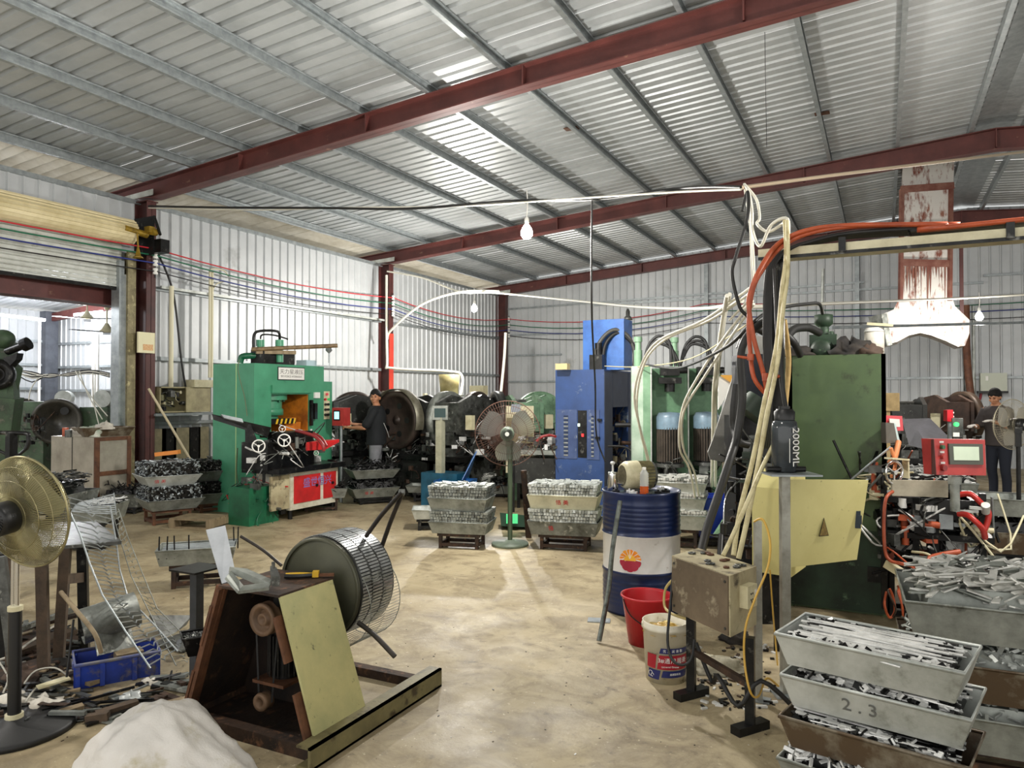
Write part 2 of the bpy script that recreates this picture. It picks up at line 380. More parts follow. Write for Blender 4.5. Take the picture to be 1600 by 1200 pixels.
# roller door ----------------------------------------------------
slat_mat = mat('roller_slat_paint', '#cfd2cc', .45, .2, '#b3b5ad', 4, c3='#8b8878', s3=3, m3=.68)
roll_mat = mat('cream_roller_slats', '#e0d3aa', .45, .1, '#c9ba8d', 4)
dr = thing('door_1', 'raised slatted roller door of the opening at the left', 'roller door', (WX, 4.6, 0), kind='structure')
m = MB()
n = 22
pr = []
for i in range(n):
    t = 2 * pi * i / n; pr += [(.19 * cos(t), .19 * sin(t)), (.178 * cos(t + .24), .178 * sin(t + .24))]
m.prism(pr, (-9.93, .9, 4.02), (1, 0, 0), (0, 0, 1), (0, 1, 0), 6.25); m.build('rolled_slats', roll_mat, dr)
z = 3.95; k = 0
sl = None
while z > 3.24:
    m = MB(); m.prism([(0, 0), (.012, .012), (.012, .05), (0, .062), (-.006, .05), (-.006, .012)], (WX + .12, .9, z - .062), (1, 0, 0), (0, 0, 1), (0, 1, 0), 6.2)
    o = m.build('slat', slat_mat, dr); z -= .064
m = MB(); m.bb(WX + .08, WX + .14, .9, 7.1, z - .02, z + .03); m.build('bottom_bar', steel_dk, dr)
m = MB(); m.bb(WX + .02, WX + .2, 7.02, 7.1, 0, 3.6); m.bb(WX + .02, WX + .2, 7.1, 7.2, 0, 3.4); m.build('guide_rail', galv, dr)
m = MB(); m.bb(WX + .2, WX + .24, 7.13, 7.25, 0, 3.75); m.bb(WX + .03, WX + .24, 7.22, 7.26, 0, 3.75)
m.build('guide_channel', mat('old_yellowed_zinc', '#8f8664', .5, .3, '#6a6046', 10, c3='#c4b98d', s3=12, m3=.64), dr)
m = MB(); m.bb(-10.2, -9.74, 7.38, 7.4, 3.72, 4.3); m.bar((-9.74, 7.39, 4.3), (-9.6, 7.39, 4.0), .03); m.bb(-9.93, -9.6, 7.4, 7.55, 3.75, 3.95)
m.build('end_bracket', steel_dk, dr)
m = MB(); m.cyl((-9.78, 6.93, 4.03), (-9.78, 7.3, 4.0), .05); m.cyl((-9.7, 7.3, 4.05), (-9.7, 7.4, 4.05), .055); m.box((-9.72, 7.3, 4.07), (.12, .09, .09)); m.lathe([(.012, .16), (.02, .12), (.04, .03), (.075, 0), (.06, 0)], (-9.7, 7.1, 3.62), n=14); m.cyl((-9.7, 7.1, 3.76), (-9.72, 7.1, 3.98), .012, n=8)
m.build('chain_drive', mat('old_brass_paint', '#a98a2e', .4, .4, '#6b551c', 12), dr)
m = MB(); m.bb(-10.55, -10.25, .5, 7.35, 2.95, 2.965); m.bb(-10.55, -10.25, .5, 7.35, 3.24, 3.255); m.bb(-10.41, -10.39, .5, 7.35, 2.95, 3.25)
m.build('trim_1', redox, label='red oxide lintel beam across the roller door opening', cat='beam', kind='structure')
# hall beyond the roller door ------------------------------------
wo = thing('wall_outer', 'walls of the neighbouring shed seen through the roller door', 'wall', (-19, 11, 0), kind='structure')
for k in range(19): wall_sheet('x', -19.2, -3.4 + k * .8, 0, 3.75, 3.75, wo, galv_wall)
for k in range(11): wall_sheet('y', 11.75, -19.2 + k * .8, 0, 3.75 + .05 * k, 3.8 + .05 * k, wo, galv_wall)
for z in (1.75, 2.35, 2.95):
    m = MB(); m.bb(-19.15, -19.08, -3, 11.6, z, z + .06); m.bb(-19.1, -10.4, 11.62, 11.7, z - .05, z + .01); m.build('wall_girt', galv, wo)
m = MB(); m.bb(-19.2, -18.95, 11.3, 11.62, 0, 3.75); m.build('corner_post', mat('grey_blue_post', '#5d6169', .5, .2, '#484b52', 4), wo)
for (x0, z0, x1, z1) in ((-19.6, 3.75, -18.2, 3.9), (-16.2, 4.08, -11.65, 4.5)):
    m = MB()
    for k in range(-15, 62):
        y = k * .2
        m.add([(x0, y, z0), (x0, y + .12, z0), (x0, y + .16, z0 + .03), (x0, y + .2, z0), (x1, y, z1), (x1, y + .12, z1), (x1, y + .16, z1 + .03), (x1, y + .2, z1)], [(0, 1, 5, 4), (1, 2, 6, 5), (2, 3, 7, 6)])
    m.build('outer_roof_sheet', galv_roof, wo)
m = MB()
for y in (4.0, 8.0, 11.5): m.hexa([(-19, y - .05, 3.5), (-11.5, y - .05, 4.1), (-11.5, y + .05, 4.1), (-19, y + .05, 3.5)], [(-19, y - .05, 3.7), (-11.5, y - .05, 4.35), (-11.5, y + .05, 4.35), (-19, y + .05, 3.7)])
m.build('outer_rafter', redox, wo)
# ================================================================ LAMPS
bulb_m = mat('lit_bulb_glass', '#fff6e8', emit=60)
def bulb(px, py, d, label, power, hang):
    p = A(px, py, d); t = thing('hanging_bulb', label, 'lamp', p, group='bare hanging bulbs')
    m = MB(); m.lathe([(.0, -.12), (.03, -.115), (.055, -.085), (.06, -.05), (.045, -.01), (.02, .03)], p, n=16); m.build('bulb', bulb_m, t)
    m = MB(); m.lathe([(.022, .02), (.024, .08), (.015, .1), (.0, .1)], p, n=12); m.build('socket', white, t)
    m = MB(); m.tube([p + V((0, 0, .1)), p + V((.01, 0, .1 + hang / 2)), p + V((0, 0, .1 + hang))], .006); m.build('cord', white, t)
    point('bulb_light', p + V((0, 0, -.2)), power); return t
bulb(823, 355, 7.3, 'lit bare bulb hanging below the middle of the ceiling', 260, .27)
bulb(741, 478, 14.6, 'lit bare bulb in front of the far left corner', 330, .25)
bulb(1530, 490, 12.2, 'lit bare bulb beside the rusty duct at the right', 60, .25)
bulb(-300, 250, 4.0, 'lit bare bulb out over the left foreground', 80, .2)
bulb(1750, 200, 4.2, 'lit bare bulb out over the right foreground', 130, .2)
bulb(600, -700, 2.6, 'lit bare bulb overhead in front of the camera', 60, .2)
# ================================================================ TRAYS OF PARTS
def pile_mesh(kind, L, W, h, seed, dark=0.3):
    r = random.Random(seed); m = MB(); bright = 0
    def rb(c, s, ax, ay, az, mi): m.box(c, s, Rz(az) @ Rx(ax) @ Ry(ay), m=mi)
    # core so that nothing shows through
    m.hexa([(-L * .44, -W * .42, 0), (L * .44, -W * .42, 0), (L * .44, W * .42, 0), (-L * .44, W * .42, 0)],
           [(-L * .4, -W * .38, h * .72), (L * .4, -W * .38, h * .72), (L * .4, W * .38, h * .72), (-L * .4, W * .38, h * .72)], m=1)
    if kind == 'strip':
        for i in range(230):
            l = L * r.uniform(.35, .8); x = r.uniform(-1, 1) * (L * .96 - l) / 2; y = r.uniform(-.46, .46) * W
            z = h * (.35 + .65 * r.random()) * (1 - .5 * abs(y / W))
            rb((x, y, z), (l, .010, .004), r.uniform(-.6, .6), r.uniform(-.03, .03), r.gauss(0, .04), 0 if r.random() > dark else 1)
        for i in range(160):
            x = r.uniform(-.47, .47) * L; y = r.choice((-1, -1, 1)) * W * r.uniform(.36, .47); rb((x, y, h * r.uniform(.3, .75)), (.022, .02, .006), r.uniform(-1, 1), r.uniform(-1, 1), r.uniform(0, 3), r.choice((0, 1, 1)))
    elif kind == 'blocks':
        nl = max(2, int(h / .028)); z = .0
        for a in range(nl):
            fl = .97 + .07 * a / nl; nx = int(L * fl / .03)
            zz = (a + .5) * h / nl
            for i in range(nx):
                x = (-.5 + (i + .5) / nx) * L * fl
                for sy in (-1, 1):
                    rb((x, sy * W * fl * .47, zz), (L * fl / nx * .86, .05, h / nl * .84), r.gauss(0, .06), r.gauss(0, .04), r.gauss(0, .05), 0 if r.random() > dark else 1)
            ny = int(W * fl / .03)
            for i in range(ny):
                y = (-.5 + (i + .5) / ny) * W * fl
                for sx in (-1, 1):
                    rb((sx * L * fl * .48, y, zz), (.05, W * fl / ny * .86, h / nl * .84), r.gauss(0, .04), r.gauss(0, .06), r.gauss(0, .05), 0 if r.random() > dark else 1)
        for i in range(int(70 * W * L / .2)):
            rb((r.uniform(-.46, .46) * L, r.uniform(-.44, .44) * W, h + r.uniform(-.015, .008)), (.09, .05, .012), r.gauss(0, .1), r.gauss(0, .1), r.choice((0, pi / 2)) + r.gauss(0, .15), 0 if r.random() > dark * .6 else 1)
    elif kind == 'bundle':
        m.hexa([(-L * .46, -W * .45, 0), (L * .46, -W * .45, 0), (L * .46, W * .45, 0), (-L * .46, W * .45, 0)], [(-L * .48, -W * .47, h * .93), (L * .48, -W * .47, h * .93), (L * .48, W * .47, h * .93), (-L * .48, W * .47, h * .93)], m=1)
        for i in range(900):
            z = r.uniform(0, h); s_ = r.choice((-1, 1))
            if r.random() < L / (L + W): c = (r.uniform(-.49, .49) * L, s_ * W * r.uniform(.45, .49), z)
            else: c = (s_ * L * r.uniform(.46, .495), r.uniform(-.47, .47) * W, z)
            rb(c, (r.uniform(.01, .035), r.uniform(.01, .03), r.uniform(.004, .014)), r.uniform(-1.2, 1.2), r.uniform(-1.2, 1.2), r.uniform(0, 3.1), 0 if r.random() > dark else 1)
        for i in range(90): rb((r.uniform(-.44, .44) * L, r.uniform(-.42, .42) * W, h * r.uniform(.93, 1.05)), (r.uniform(.06, .16), .03, .01), r.gauss(0, .25), r.gauss(0, .2), r.gauss(0, .5), 0 if r.random() > dark else 1)
    elif kind == 'chips':
        for i in range(650):
            x = r.uniform(-.49, .49) * L; y = r.uniform(-.48, .48) * W; e = 1 - max(abs(x / L), abs(y / W)) * .9
            rb((x, y, h * min(1, .25 + e) * r.uniform(.5, 1.05)), (r.uniform(.015, .05), r.uniform(.008, .018), .005), r.uniform(-1.2, 1.2), r.uniform(-1.2, 1.2), r.uniform(0, 3.1), 0 if r.random() > dark else 1)
    elif kind == 'plates':
        for i in range(420):
            x = r.uniform(-.45, .45) * L; y = r.uniform(-.44, .44) * W; e = 1 - max(abs(x / L), abs(y / W)) * .8
            rb((x, y, h * min(1, .3 + e) * r.uniform(.4, 1.1)), (r.uniform(.06, .15), r.uniform(.015, .03), .006), r.uniform(-.8, .8), r.uniform(-.35, .35), r.gauss(.5, .6), 0 if r.random() > dark else 1)
    elif kind == 'curls':
        for i in range(70):
            x = r.uniform(-.42, .42) * L; y = r.uniform(-.4, .4) * W; R_ = r.uniform(.04, .1); a = r.uniform(0, 6); t = r.uniform(-.5, .5)
            P = [V((x + R_ * cos(a + k * .6), y + R_ * sin(a + k * .6), h * r.uniform(.5, .9) + t * .06 * k)) for k in range(5)]
            m.tube(P, .008, n=4, sub=2, m=0 if r.random() > dark else 1)
        for i in range(160):
            rb((r.uniform(-.48, .48) * L, r.uniform(-.46, .46) * W, h * r.uniform(.3, .85)), (r.uniform(.04, .1), .03, .005), r.uniform(-1.2, 1.2), r.uniform(-1.2, 1.2), r.uniform(0, 3.1), 0 if r.random() > dark else 1)
    return m
PM = {'granular': (galv, steel_dk), 'bright': (steel_br, steel_dk), 'zinc': (zinc_light, galv_dull), 'dull': (steel_md, steel_dk), 'dark': (steel_dk, black), 'grey': (galv_dull, galv_dirty), 'white': (mat('pale_stampings', '#dcdcd6', .45, .2, '#b5b4ac', 10), galv_dull)}
def tray_mb(L, W, H, t=.05, z=0):
    m = MB(); th = .004; w2 = t
    o = [(-L / 2, -W / 2), (L / 2, -W / 2), (L / 2, W / 2), (-L / 2, W / 2)]
    b = [(x * (1 - 2 * w2 / L), y * (1 - 2 * w2 / W)) for x, y in o]
    for i in range(4):
        j = (i + 1) % 4
        m.slab([(b[i][0], b[i][1], z), (b[j][0], b[j][1], z), (o[j][0], o[j][1], z + H), (o[i][0], o[i][1], z + H)], th)
    m.slab([(b[0][0], b[0][1], z), (b[1][0], b[1][1], z), (b[2][0], b[2][1], z), (b[3][0], b[3][1], z)], th)
    r = MB(); r.tube([(x, y, z + H) for x, y in o for _ in (0,)], .007, n=6, sub=1, closed=True)
    return m, r
TRAYS = []
def tray(c, rz, L, W, H, mt, label, t=.05, group='galvanised trays of stampings', txt=None, tmat=None, tsz=.06, tilt=(0, 0)):
    o = thing('parts_tray', label, 'tray', c, rz, group=group); P = Loc(o)
    m, r = tray_mb(L, W, H, t); P.part(m, 'tray_shell', mt); P.part(r, 'rolled_rim', mt)
    if txt:
        a = math.atan(t / H); M = WM[o.name] @ facing((txt[1], -W / 2 + t * .55 - .006, H * .5), (1, 0, 0), (0, -sin(a), cos(a)))
        text(txt[0], 'marking', M, tsz, tmat or red_pl, o)
    if tilt != (0, 0): o.rotation_euler = (tilt[0], tilt[1], rz)
    return o
def pile(c, rz, L, W, h, kind, mk, label, seed, dark=.3):
    m = pile_mesh(kind, L, W, h, seed, dark); me = m.mesh('stampings', PM[mk])
    o = bpy.data.objects.new('metal_stampings', me); COL.objects.link(o); o.location = c; o.rotation_euler = (0, 0, rz)
    WM[o.name] = Matrix.Translation(V(c)); return tag(o, label, 'metal parts', None, 'stuff')
def stand(c, rz, L, W, h, label, mt=None, bar=.035, n='tray_stand'):
    o = thing(n, label, 'stand', c, rz); P = Loc(o); mt = mt or rust
    for sx in (-1, 1):
        for sy in (-1, 1):
            m = MB(); m.bb(sx * L / 2 - bar / 2, sx * L / 2 + bar / 2, sy * W / 2 - bar / 2, sy * W / 2 + bar / 2, 0, h - bar); P.part(m, 'leg', mt)
    m = MB()
    for sy in (-1, 1): m.bb(-L / 2 - bar, L / 2 + bar, sy * W / 2 - bar / 2, sy * W / 2 + bar / 2, h - bar, h); 
    for sx in (-1, 1): m.bb(sx * L / 2 - bar / 2, sx * L / 2 + bar / 2, -W / 2, W / 2, h - bar, h)
    P.part(m, 'top_rail', mt)
    m = MB()
    for sx in (-1, 1): m.bb(sx * L / 2 - bar * .4, sx * L / 2 + bar * .4, -W / 2, W / 2, .02, .02 + bar)
    for sy in (-1, 1): m.bb(-L / 2, L / 2, sy * W / 2 - bar * .4, sy * W / 2 + bar * .4, .02, .02 + bar)
    P.part(m, 'foot_rail', mt); return o
def stack(name, px, py, drot, L, W, sh, levels, kind='blocks', mk='zinc', mt=None, dark=.2, txts={}, smat=None, center=None, z0=0, t=.035, kinds=None, mts=None, loads=None, tmat=None):
    """levels: (tray height, pile height) from the bottom; name is a phrase that singles the stack out"""
    c = center or G(px, py); rz = YAW + radians(drot)
    if sh: stand((c[0], c[1], z0), rz, L * .62, W * .62, sh, 'low steel stand under ' + name, smat)
    z = z0 + sh; n = len(levels)
    word = {1: ['single'], 2: ['bottom', 'top'], 3: ['bottom', 'middle', 'top'], 4: ['bottom', 'second lowest', 'second highest', 'top'], 5: ['bottom', 'second lowest', 'middle', 'second highest', 'top']}[n]
    for i, (H, ph) in enumerate(levels):
        tm = (mts[i] if mts else mt) or galv_dull
        j = random.uniform(-.015, .015)
        tray((c[0] + j, c[1] + j, z), rz + j, L, W, H, tm, f'{word[i]} tray of {name}', t=t, txt=txts.get(i), tmat=tmat)
        if ph:
            kk = kinds[i] if kinds else kind; ll = loads[i] if loads else mk
            b = .97 if kk in ('blocks', 'bundle') else .6; pile((c[0] + j, c[1] + j, z + H * b), rz + j, L * .94, W * .93, ph + H * (1 - b), kk, ll, f'metal stampings heaped in the {word[i]} tray of {name}', int(px) * 7 + i, dark)
        z += H + max(ph, .004)
    return c, rz, z
# front right stack -----------------------------------------------
cR = CAM + RT * 1.173 + V((FW.x, FW.y, 0)).normalized() * 2.384
stack('the four-high stack in the right foreground', 1365, 1080, -40.3, .54, .29, 0, [(.1, .036), (.1, .036), (.1, .036), (.1, .015)], center=(cR.x, cR.y), z0=.83 - .1 - .136 * 3, kind='strip', mk='bright', t=.03,
      mts=[galv_dull, zinc_brown, zinc_light, zinc_light], txts={2: ('2 . 3', -.03)}, tmat=mat('pencil_grey', '#5f605b', .6), kinds=['chips', 'strip', 'strip', 'strip'], loads=['bright', 'bright', 'bright', 'bright'], dark=.16)
stand((cR.x, cR.y, 0), YAW - radians(40.3), .46, .24, .83 - .1 - .136 * 3, 'low steel stand under the four-high stack in the right foreground', steel_dk)
c2r = G(1690, 1100)
cS = CAM + RT * 2.17 + V((FW.x, FW.y, 0)).normalized() * 3.22
stack('the three-high stack at the right edge', 1600, 1100, -24, .85, .62, .12, [(.15, .06), (.15, .09), (.15, .1)], center=(cS.x, cS.y), kind='chips', mk='bright', mts=[galv_dull, zinc_brown, galv_dull], kinds=['chips', 'chips', 'plates'], z0=.03, loads=['zinc', 'zinc', 'white'])
# mid floor stacks --------------------------------------------------
stack('the two-high stack left of the green pedestal fan', 722, 853, -12, .64, .42, .16, [(.12, .12), (.13, .13)], dark=.25, mk='grey')
stack('the two-high stack in front of the blue press', 884, 855, -14, .74, .46, .16, [(.14, .13), (.14, .12)], mts=[galv_dirty, mat('cream_tray_side', '#c9c6ab', .5, .2, '#a9a68d', 8)], txts={0: ('恪', -.12), 1: ('恪 美', 0)}, mk='zinc')
stack('the tall stack behind the drum', 1062, 852, -18, .56, .42, .2, [(.15, .05), (.13, .05), (.11, .05)], mts=[zinc_light] * 3, mk='white')
stack('the two-high stack left of the emerald press', 262, 815, 40, .68, .62, .18, [(.13, .17), (.13, .16)], kinds=['bundle', 'bundle'], mk='granular', dark=.45, mts=[galv_dull, zinc_light], smat=rust_lt, txts={1: ('恪 美', -.15)}, t=.08)
stack('the dark two-high stack beside the emerald press', 335, 797, 38, .7, .5, .12, [(.14, .17), (.14, .14)], kind='bundle', mk='dull', dark=.6, mts=[galv_dull, galv_dirty], smat=rust_lt, t=.08)
stack('the low tray in front of the red toolbox', 500, 796, 20, .66, .5, .18, [(.13, .06)], kind='curls', mk='dark', mt=galv_dull, smat=rust)
stack('the two-high stack below the man in black', 582, 785, 28, .72, .52, .1, [(.14, .14), (.13, .08)], kind='curls', mk='dark', dark=.5, mts=[galv_dull, galv_dull], smat=steel_dk, txts={0: ('恪 美', -.1)}, t=.08)
stack('the empty tray by the dark punch presses', 672, 782, -6, .66, .4, .14, [(.1, 0)], mt=galv_dull, smat=steel_dk)
stack('the pale tray beside the blue scrap bin', 752, 775, -14, .46, .4, .2, [(.12, .05)], mt=zinc_light, mk='white', kind='plates', smat=steel_dk)
stack('the pale tray half hidden behind the grey stack', 672, 826, 5, .4, .36, .14, [(.11, 0)], mt=zinc_light, smat=steel_dk)
stack('the tray of curls left of the front left stack', 196, 800, -5, .72, .46, .1, [(.17, .1)], kind='curls', mk='dark', mt=galv_dirty, smat=steel_dk)
stack('the low tray under the middle fan', 800, 775, -6, .9, .5, .06, [(.12, .1)], kind='plates', mk='dull', mt=galv_dull, smat=steel_dk)
# right side trays --------------------------------------------------
stack('the long tray behind the red hoses', 1600, 905, -26, 1.1, .5, .3, [(.17, .04)], kind='plates', mk='bright', mt=galv_dull, smat=steel_dk, center=tuple(A(1585, 850, 4.7))[:2])
stack('the oily two-high stack below the right fan', 1600, 830, -20, .9, .6, .1, [(.2, .16), (.16, 0)], kind='curls', mk='dark', mts=[zinc_brown, galv_dull], smat=steel_dk, center=tuple(A(1605, 800, 7.2))[:2])
stack('the pale tray on a steel bench behind the control panel', 1420, 760, -24, .8, .45, .72, [(.14, .1)], kind='plates', mk='bright', mt=galv_dull, smat=steel_dk, center=tuple(A(1440, 760, 6.6))[:2])
stack('the tray of rods in front of the control panel', 1440, 800, -24, .55, .32, .62, [(.07, .09)], kind='strip', mk='dull', mt=galv_dull, smat=steel_dk, center=tuple(A(1432, 780, 5.4))[:2])
# rod tray near the decoiler
c, rz, z = stack('the rod tray in front of the shutter plate', 312, 912, 18, .62, .36, .2, [(.13, 0)], mt=galv_dull, smat=rust, t=.03)
o = thing('steel_rods', 'bundle of bright steel rods lying in the tray behind the decoiler', 'rods', (c[0], c[1], .26), rz)
P = Loc(o)
for i in range(12):
    m = MB(); y = -.13 + .024 * i; m.cyl((-.28, y, .05 + random.uniform(0, .02)), (.28, y + random.uniform(-.02, .02), .06), .01, n=8); P.part(m, 'rod', galv)
for i in range(6):
    x = (-.3, -.24, -.18, -.07, .27, .3)[i]; pin = MB(); p = P.M @ V((x, -.16 if i < 4 else .12, 0)); pin.cyl(p, p + V((random.uniform(-.01, .01), 0, .19)), .006, n=6)
    pin.build('upright_pin', steel_dk, label=f'{["first", "second", "third", "fourth", "fifth", "sixth"][i]} upright pin from the left on the rod tray', cat='pin')
# ================================================================ RIGHT FOREGROUND
# olive hydraulic press
b0 = G(1387, 965); YF = b0.y; xl = YP(1232, 700, YF).x; xr = b0.x - .0
d0 = dep(b0); zt = ZH(556, dep((xl, YF, 1.9)))
t = thing('hydraulic_press', 'big olive green hydraulic press at the right with scuffed flat side', 'press', ((xl + xr) / 2, YF + .4, 0))
m = MB(); m.bb(xl, xr, YF, YF + .03, 0.02, zt); m.bb(xl, xl + .03, YF, YF + .8, 0, zt); m.bb(xr - .03, xr, YF, YF + .8, 0, zt); m.bb(xl, xr, YF + .03, YF + .8, zt - .35, zt); m.bb(xl, xr, YF + .03, YF + .8, 0, .6)
m.build('frame', gold, t)
m = MB(); m.bb(xl + .0, xr, YF - .004, YF, .02, .62); m.build('lower_shadow_sheet', gdark, t)  # thin dark sheet paints in the yellow door's shadow low on the press
m = MB(); m.bb(xr - .13, xr - .04, YF - .02, YF - .004, .25, .36); m.build('latch', steel_dk, t)
vx, vy = YP(1287, 500, YF + .3).x, YF + .3
m = MB(); dv = dep((vx, vy, 2.2)); z = lambda py: ZH(py, dv)
m.bb(vx - .1, vx + .1, vy - .1, vy + .1, zt, z(524)); m.build('valve_block', gdark, t)
m = MB(); m.cyl((vx, vy, z(524)), (vx, vy, z(509)), .04); m.lathe([(.035, 0), (.07, .03), (.07, .1), (.05, .105), (.0, .105)], (vx, vy, z(512)), n=20)
for a in range(4): m.cyl((vx + .08 * cos(a * pi / 2 + .8), vy + .08 * sin(a * pi / 2 + .8), z(524)), (vx + .08 * cos(a * pi / 2 + .8), vy + .08 * sin(a * pi / 2 + .8), z(519)), .018, n=8)
m.build('valve_head', gdark, t)
m = MB(); m.lathe([(0, 0), (.06, .0), (.085, .04), (.085, .1)], (vx, vy - .22, z(548)), (0, 1, 0), n=18); m.build('end_cap', gdark, t)
# black rag heaps on top
def rag(c, r, mt, name, label, cat, seed, n=22, k=12, squash=1.):
    rr = random.Random(seed); m = MB(); m.ell((0, 0, 0), r, n, k); ph = [rr.uniform(0, 6) for _ in range(8)]; R0 = rr.uniform(.8, 1.3)
    out = []
    for q in m.v:
        q = V(q); a = atan2(q.y, q.x); f = 1 + .16 * sin(3 * a + ph[0] + q.z * 9 / max(r[2], .01)) + .1 * sin(7 * a + ph[1] - q.z * 20) + .07 * sin(q.x * 40 + ph[2]) * cos(q.y * 37 + ph[3])
        z_ = q.z * (1 + .15 * sin(5 * a + ph[4]));
        out.append((c[0] + q.x * f, c[1] + q.y * f, c[2] + max(z_, -.001 if r[2] < 9 else z_) * squash * f))
    m.v = out; return m.build(name, mt, label=label, cat=cat)
cloth_b = mat('black_cloth', '#1d1b1a', .8, 0, '#3a332c', 8); cloth_w = mat('white_cloth', '#d9d4c8', .8, 0, '#a79f90', 8)
rag((vx - .2, vy - .2, zt), (.15, .12, .07), cloth_b, 'black_rag', 'black rag on the left of the olive press top', 'rag', 3)
rag((vx + .2, vy - .15, zt), (.17, .14, .12), cloth_b, 'black_rag', 'crumpled black rag right of the press valve', 'rag', 4)
rag((vx + .32, vy - .2, zt), (.1, .1, .07), mat('brown_cloth', '#4b3b30', .8), 'brown_rag', 'small brown rag on the right corner of the olive press', 'rag', 5)
c = V((vx + .36, vy + .05, zt)); t = thing('paint_can', 'white can with a brush lying over it on the olive press', 'can', c)
m = MB(); m.lathe([(0, 0), (.07, 0), (.07, .19), (.065, .19)], c); m.build('can_body', cloth_w, t); m = MB(); m.lathe([(.075, .0), (.06, .03), (0, .035)], c + V((0, 0, .19))); m.build('can_lid', white, t); m = MB(); m.bar(c + V((-.05, -.05, .25)), c + V((.13, -.05, .23)), .03, .02); m.build('brush', cream, t)
# yellow cabinet with open door
yel = mat('pale_yellow_enamel', '#d8cf8e', .42, 0, '#c6bc7b', 2.5, .5, .25, c3='#8a8358', s3=30, m3=.7)
def quadbox(FL, FR, BR, z0, z1):
    BL = FL + BR - FR; q = [(p.x, p.y) for p in (FL, FR, BR, BL)]
    return [(x, y, z0) for x, y in q], [(x, y, z1) for x, y in q]
FL, FR = A(1175, 800, 4.45), A(1236, 800, 4.3); BR = FR + V((.05, .32, 0))
t = thing('electrical_cabinet', 'pale yellow electrical cabinet with its door swung open', 'cabinet', ((FL + BR) / 2).to_3d().xy.to_3d())
zb, ztp = ZH(895, 4.4), ZH(762, 4.4)
m = MB(); a, b = quadbox(FL, FR, BR, zb, ztp); m.hexa(a, b)
sl = [V(p) for p in b]; m.hexa([sl[0], sl[1], sl[2], sl[3]], [sl[0] + (sl[3] - sl[0]) * .35 + V((0, 0, .09)), sl[1] + (sl[2] - sl[1]) * .35 + V((0, 0, .09)), sl[2] + V((0, 0, .09)), sl[3] + V((0, 0, .09))])
m.build('cabinet_body', yel, t)
q = [A(1234, 886, 4.15), A(1337, 874, 4.32), A(1355, 750, 4.32), A(1234, 749, 4.15)]
m = MB(); m.slab(q, .018); dob = m.build('door', yel, t)
nn = (q[1] - q[0]).cross(q[3] - q[0]).normalized(); rr_ = (q[1] - q[0]).normalized(); uu = (q[3] - q[0]).normalized()
if nn.dot(FW) > 0: nn = -nn
def ond(px, py): return A(px, py, 4.15 + .17 * (px - 1234) / 110) + nn * .012
m = MB(); pc = ond(1338, 811); m.box(pc, (.03, .03, .1)); m.box(pc + nn * .015, (.02, .02, .05)); m.build('door_handle', mat('blue_black_plastic', '#23303a', .3), dob)
m = MB(); p = ond(1282.5, 825) + nn * .012; m.prism([(-.031, -.038), (.031, -.038), (0, .055)], p, rr_, uu, nn, .001); m.build('warning_triangle', mat('faded_warning_brown', '#6b5422', .6, 0, '#8f7a3c', 60), dob)
m = MB(); m.prism([(-.036, -.042), (.036, -.042), (0, .064)], p - nn * .001, rr_, uu, nn, .001); m.build('triangle_border', steel_dk, dob)
# steel post with plate and bottle
galv_post = mat('grey_post_steel', '#a6a59a', .45, .4, '#7d7b6f', 8)
p = A(1226, 800, 4.0); t = thing('steel_post', 'grey square steel post carrying a small top plate', 'post', (p.x, p.y, 0))
P = Loc(t); t.rotation_euler = (0, 0, 0); zt2 = ZH(742, 4.0)
m = MB(); m.box((0, 0, zt2 / 2), (.046, .046, zt2), Rz(YAW)); P.part(m, 'post_tube', galv_post)
m = MB(); m.box((.03, 0, zt2 + .006), (.27, .2, .008), Rz(YAW)); P.part(m, 'top_plate', galv)
m = MB(); m.box((0, 0, .005), (.14, .14, .01), Rz(YAW)); P.part(m, 'foot_plate', galv)
m = MB(); m.cyl(p.xy.to_3d() + V((-.09, -.03, zt2 + .03)), p.xy.to_3d() + V((.1, .06, zt2 + .03)), .016, n=10); m.build('steel_bar_end', steel_dk, label='short black steel bar lying on the post plate before the bottle', cat='bar')
pb = p.xy.to_3d() + V((-.005, .06, zt2 + .012)); t = thing('water_bottle', 'large smoky grey water bottle marked 2000ML on the post plate', 'bottle', pb)
m = MB(); m.lathe([(0, 0), (.062, 0), (.07, .01), (.07, .24), (.064, .275), (.05, .285), (0, .285)], pb, n=28); m.build('bottle_body', mat('smoky_bottle_plastic', '#3a3f42', .15, 0, '#2a2d2f', 5), t)
m = MB(); m.lathe([(.054, .285), (.056, .33), (.045, .34), (.045, .345), (0, .345)], pb, n=24); m.cyl(pb + V((0, 0, .34)), pb + V((0, 0, .36)), .03); m.build('bottle_cap', black, t)
vd = (V((0, 0, 0)) - FW); vd.z = 0; vd.normalize()
M = facing(pb + vd * .066 + RT * .036 + V((0, 0, .14)), (0, 0, -1), RT - vd * .5); text('2000ML', 'volume_marking', M, .068, white, t, sx=.95)
M = facing(pb + vd * .0735 + RT * .0 + V((0, 0, .12)), (0, 0, -1), RT); m = MB(); m.box(pb + vd * .0695 + RT * .002 + V((0, 0, .12)), (.003, .003, .13)); m.build('small_marking', white, t)
# near post
p = G(1185, 1094); t = thing('steel_post', 'grey steel angle post behind the grimy socket box', 'post', (p.x, p.y, 0)); zz = ZH(815, dep(p)); 
m = MB(); m.box((p.x, p.y, zz / 2), (.035, .035, zz), Rz(YAW)); m.build('post_tube', galv_post, t); m = MB(); m.box((p.x, p.y, .004), (.12, .08, .008)); m.build('foot_plate', galv, t)
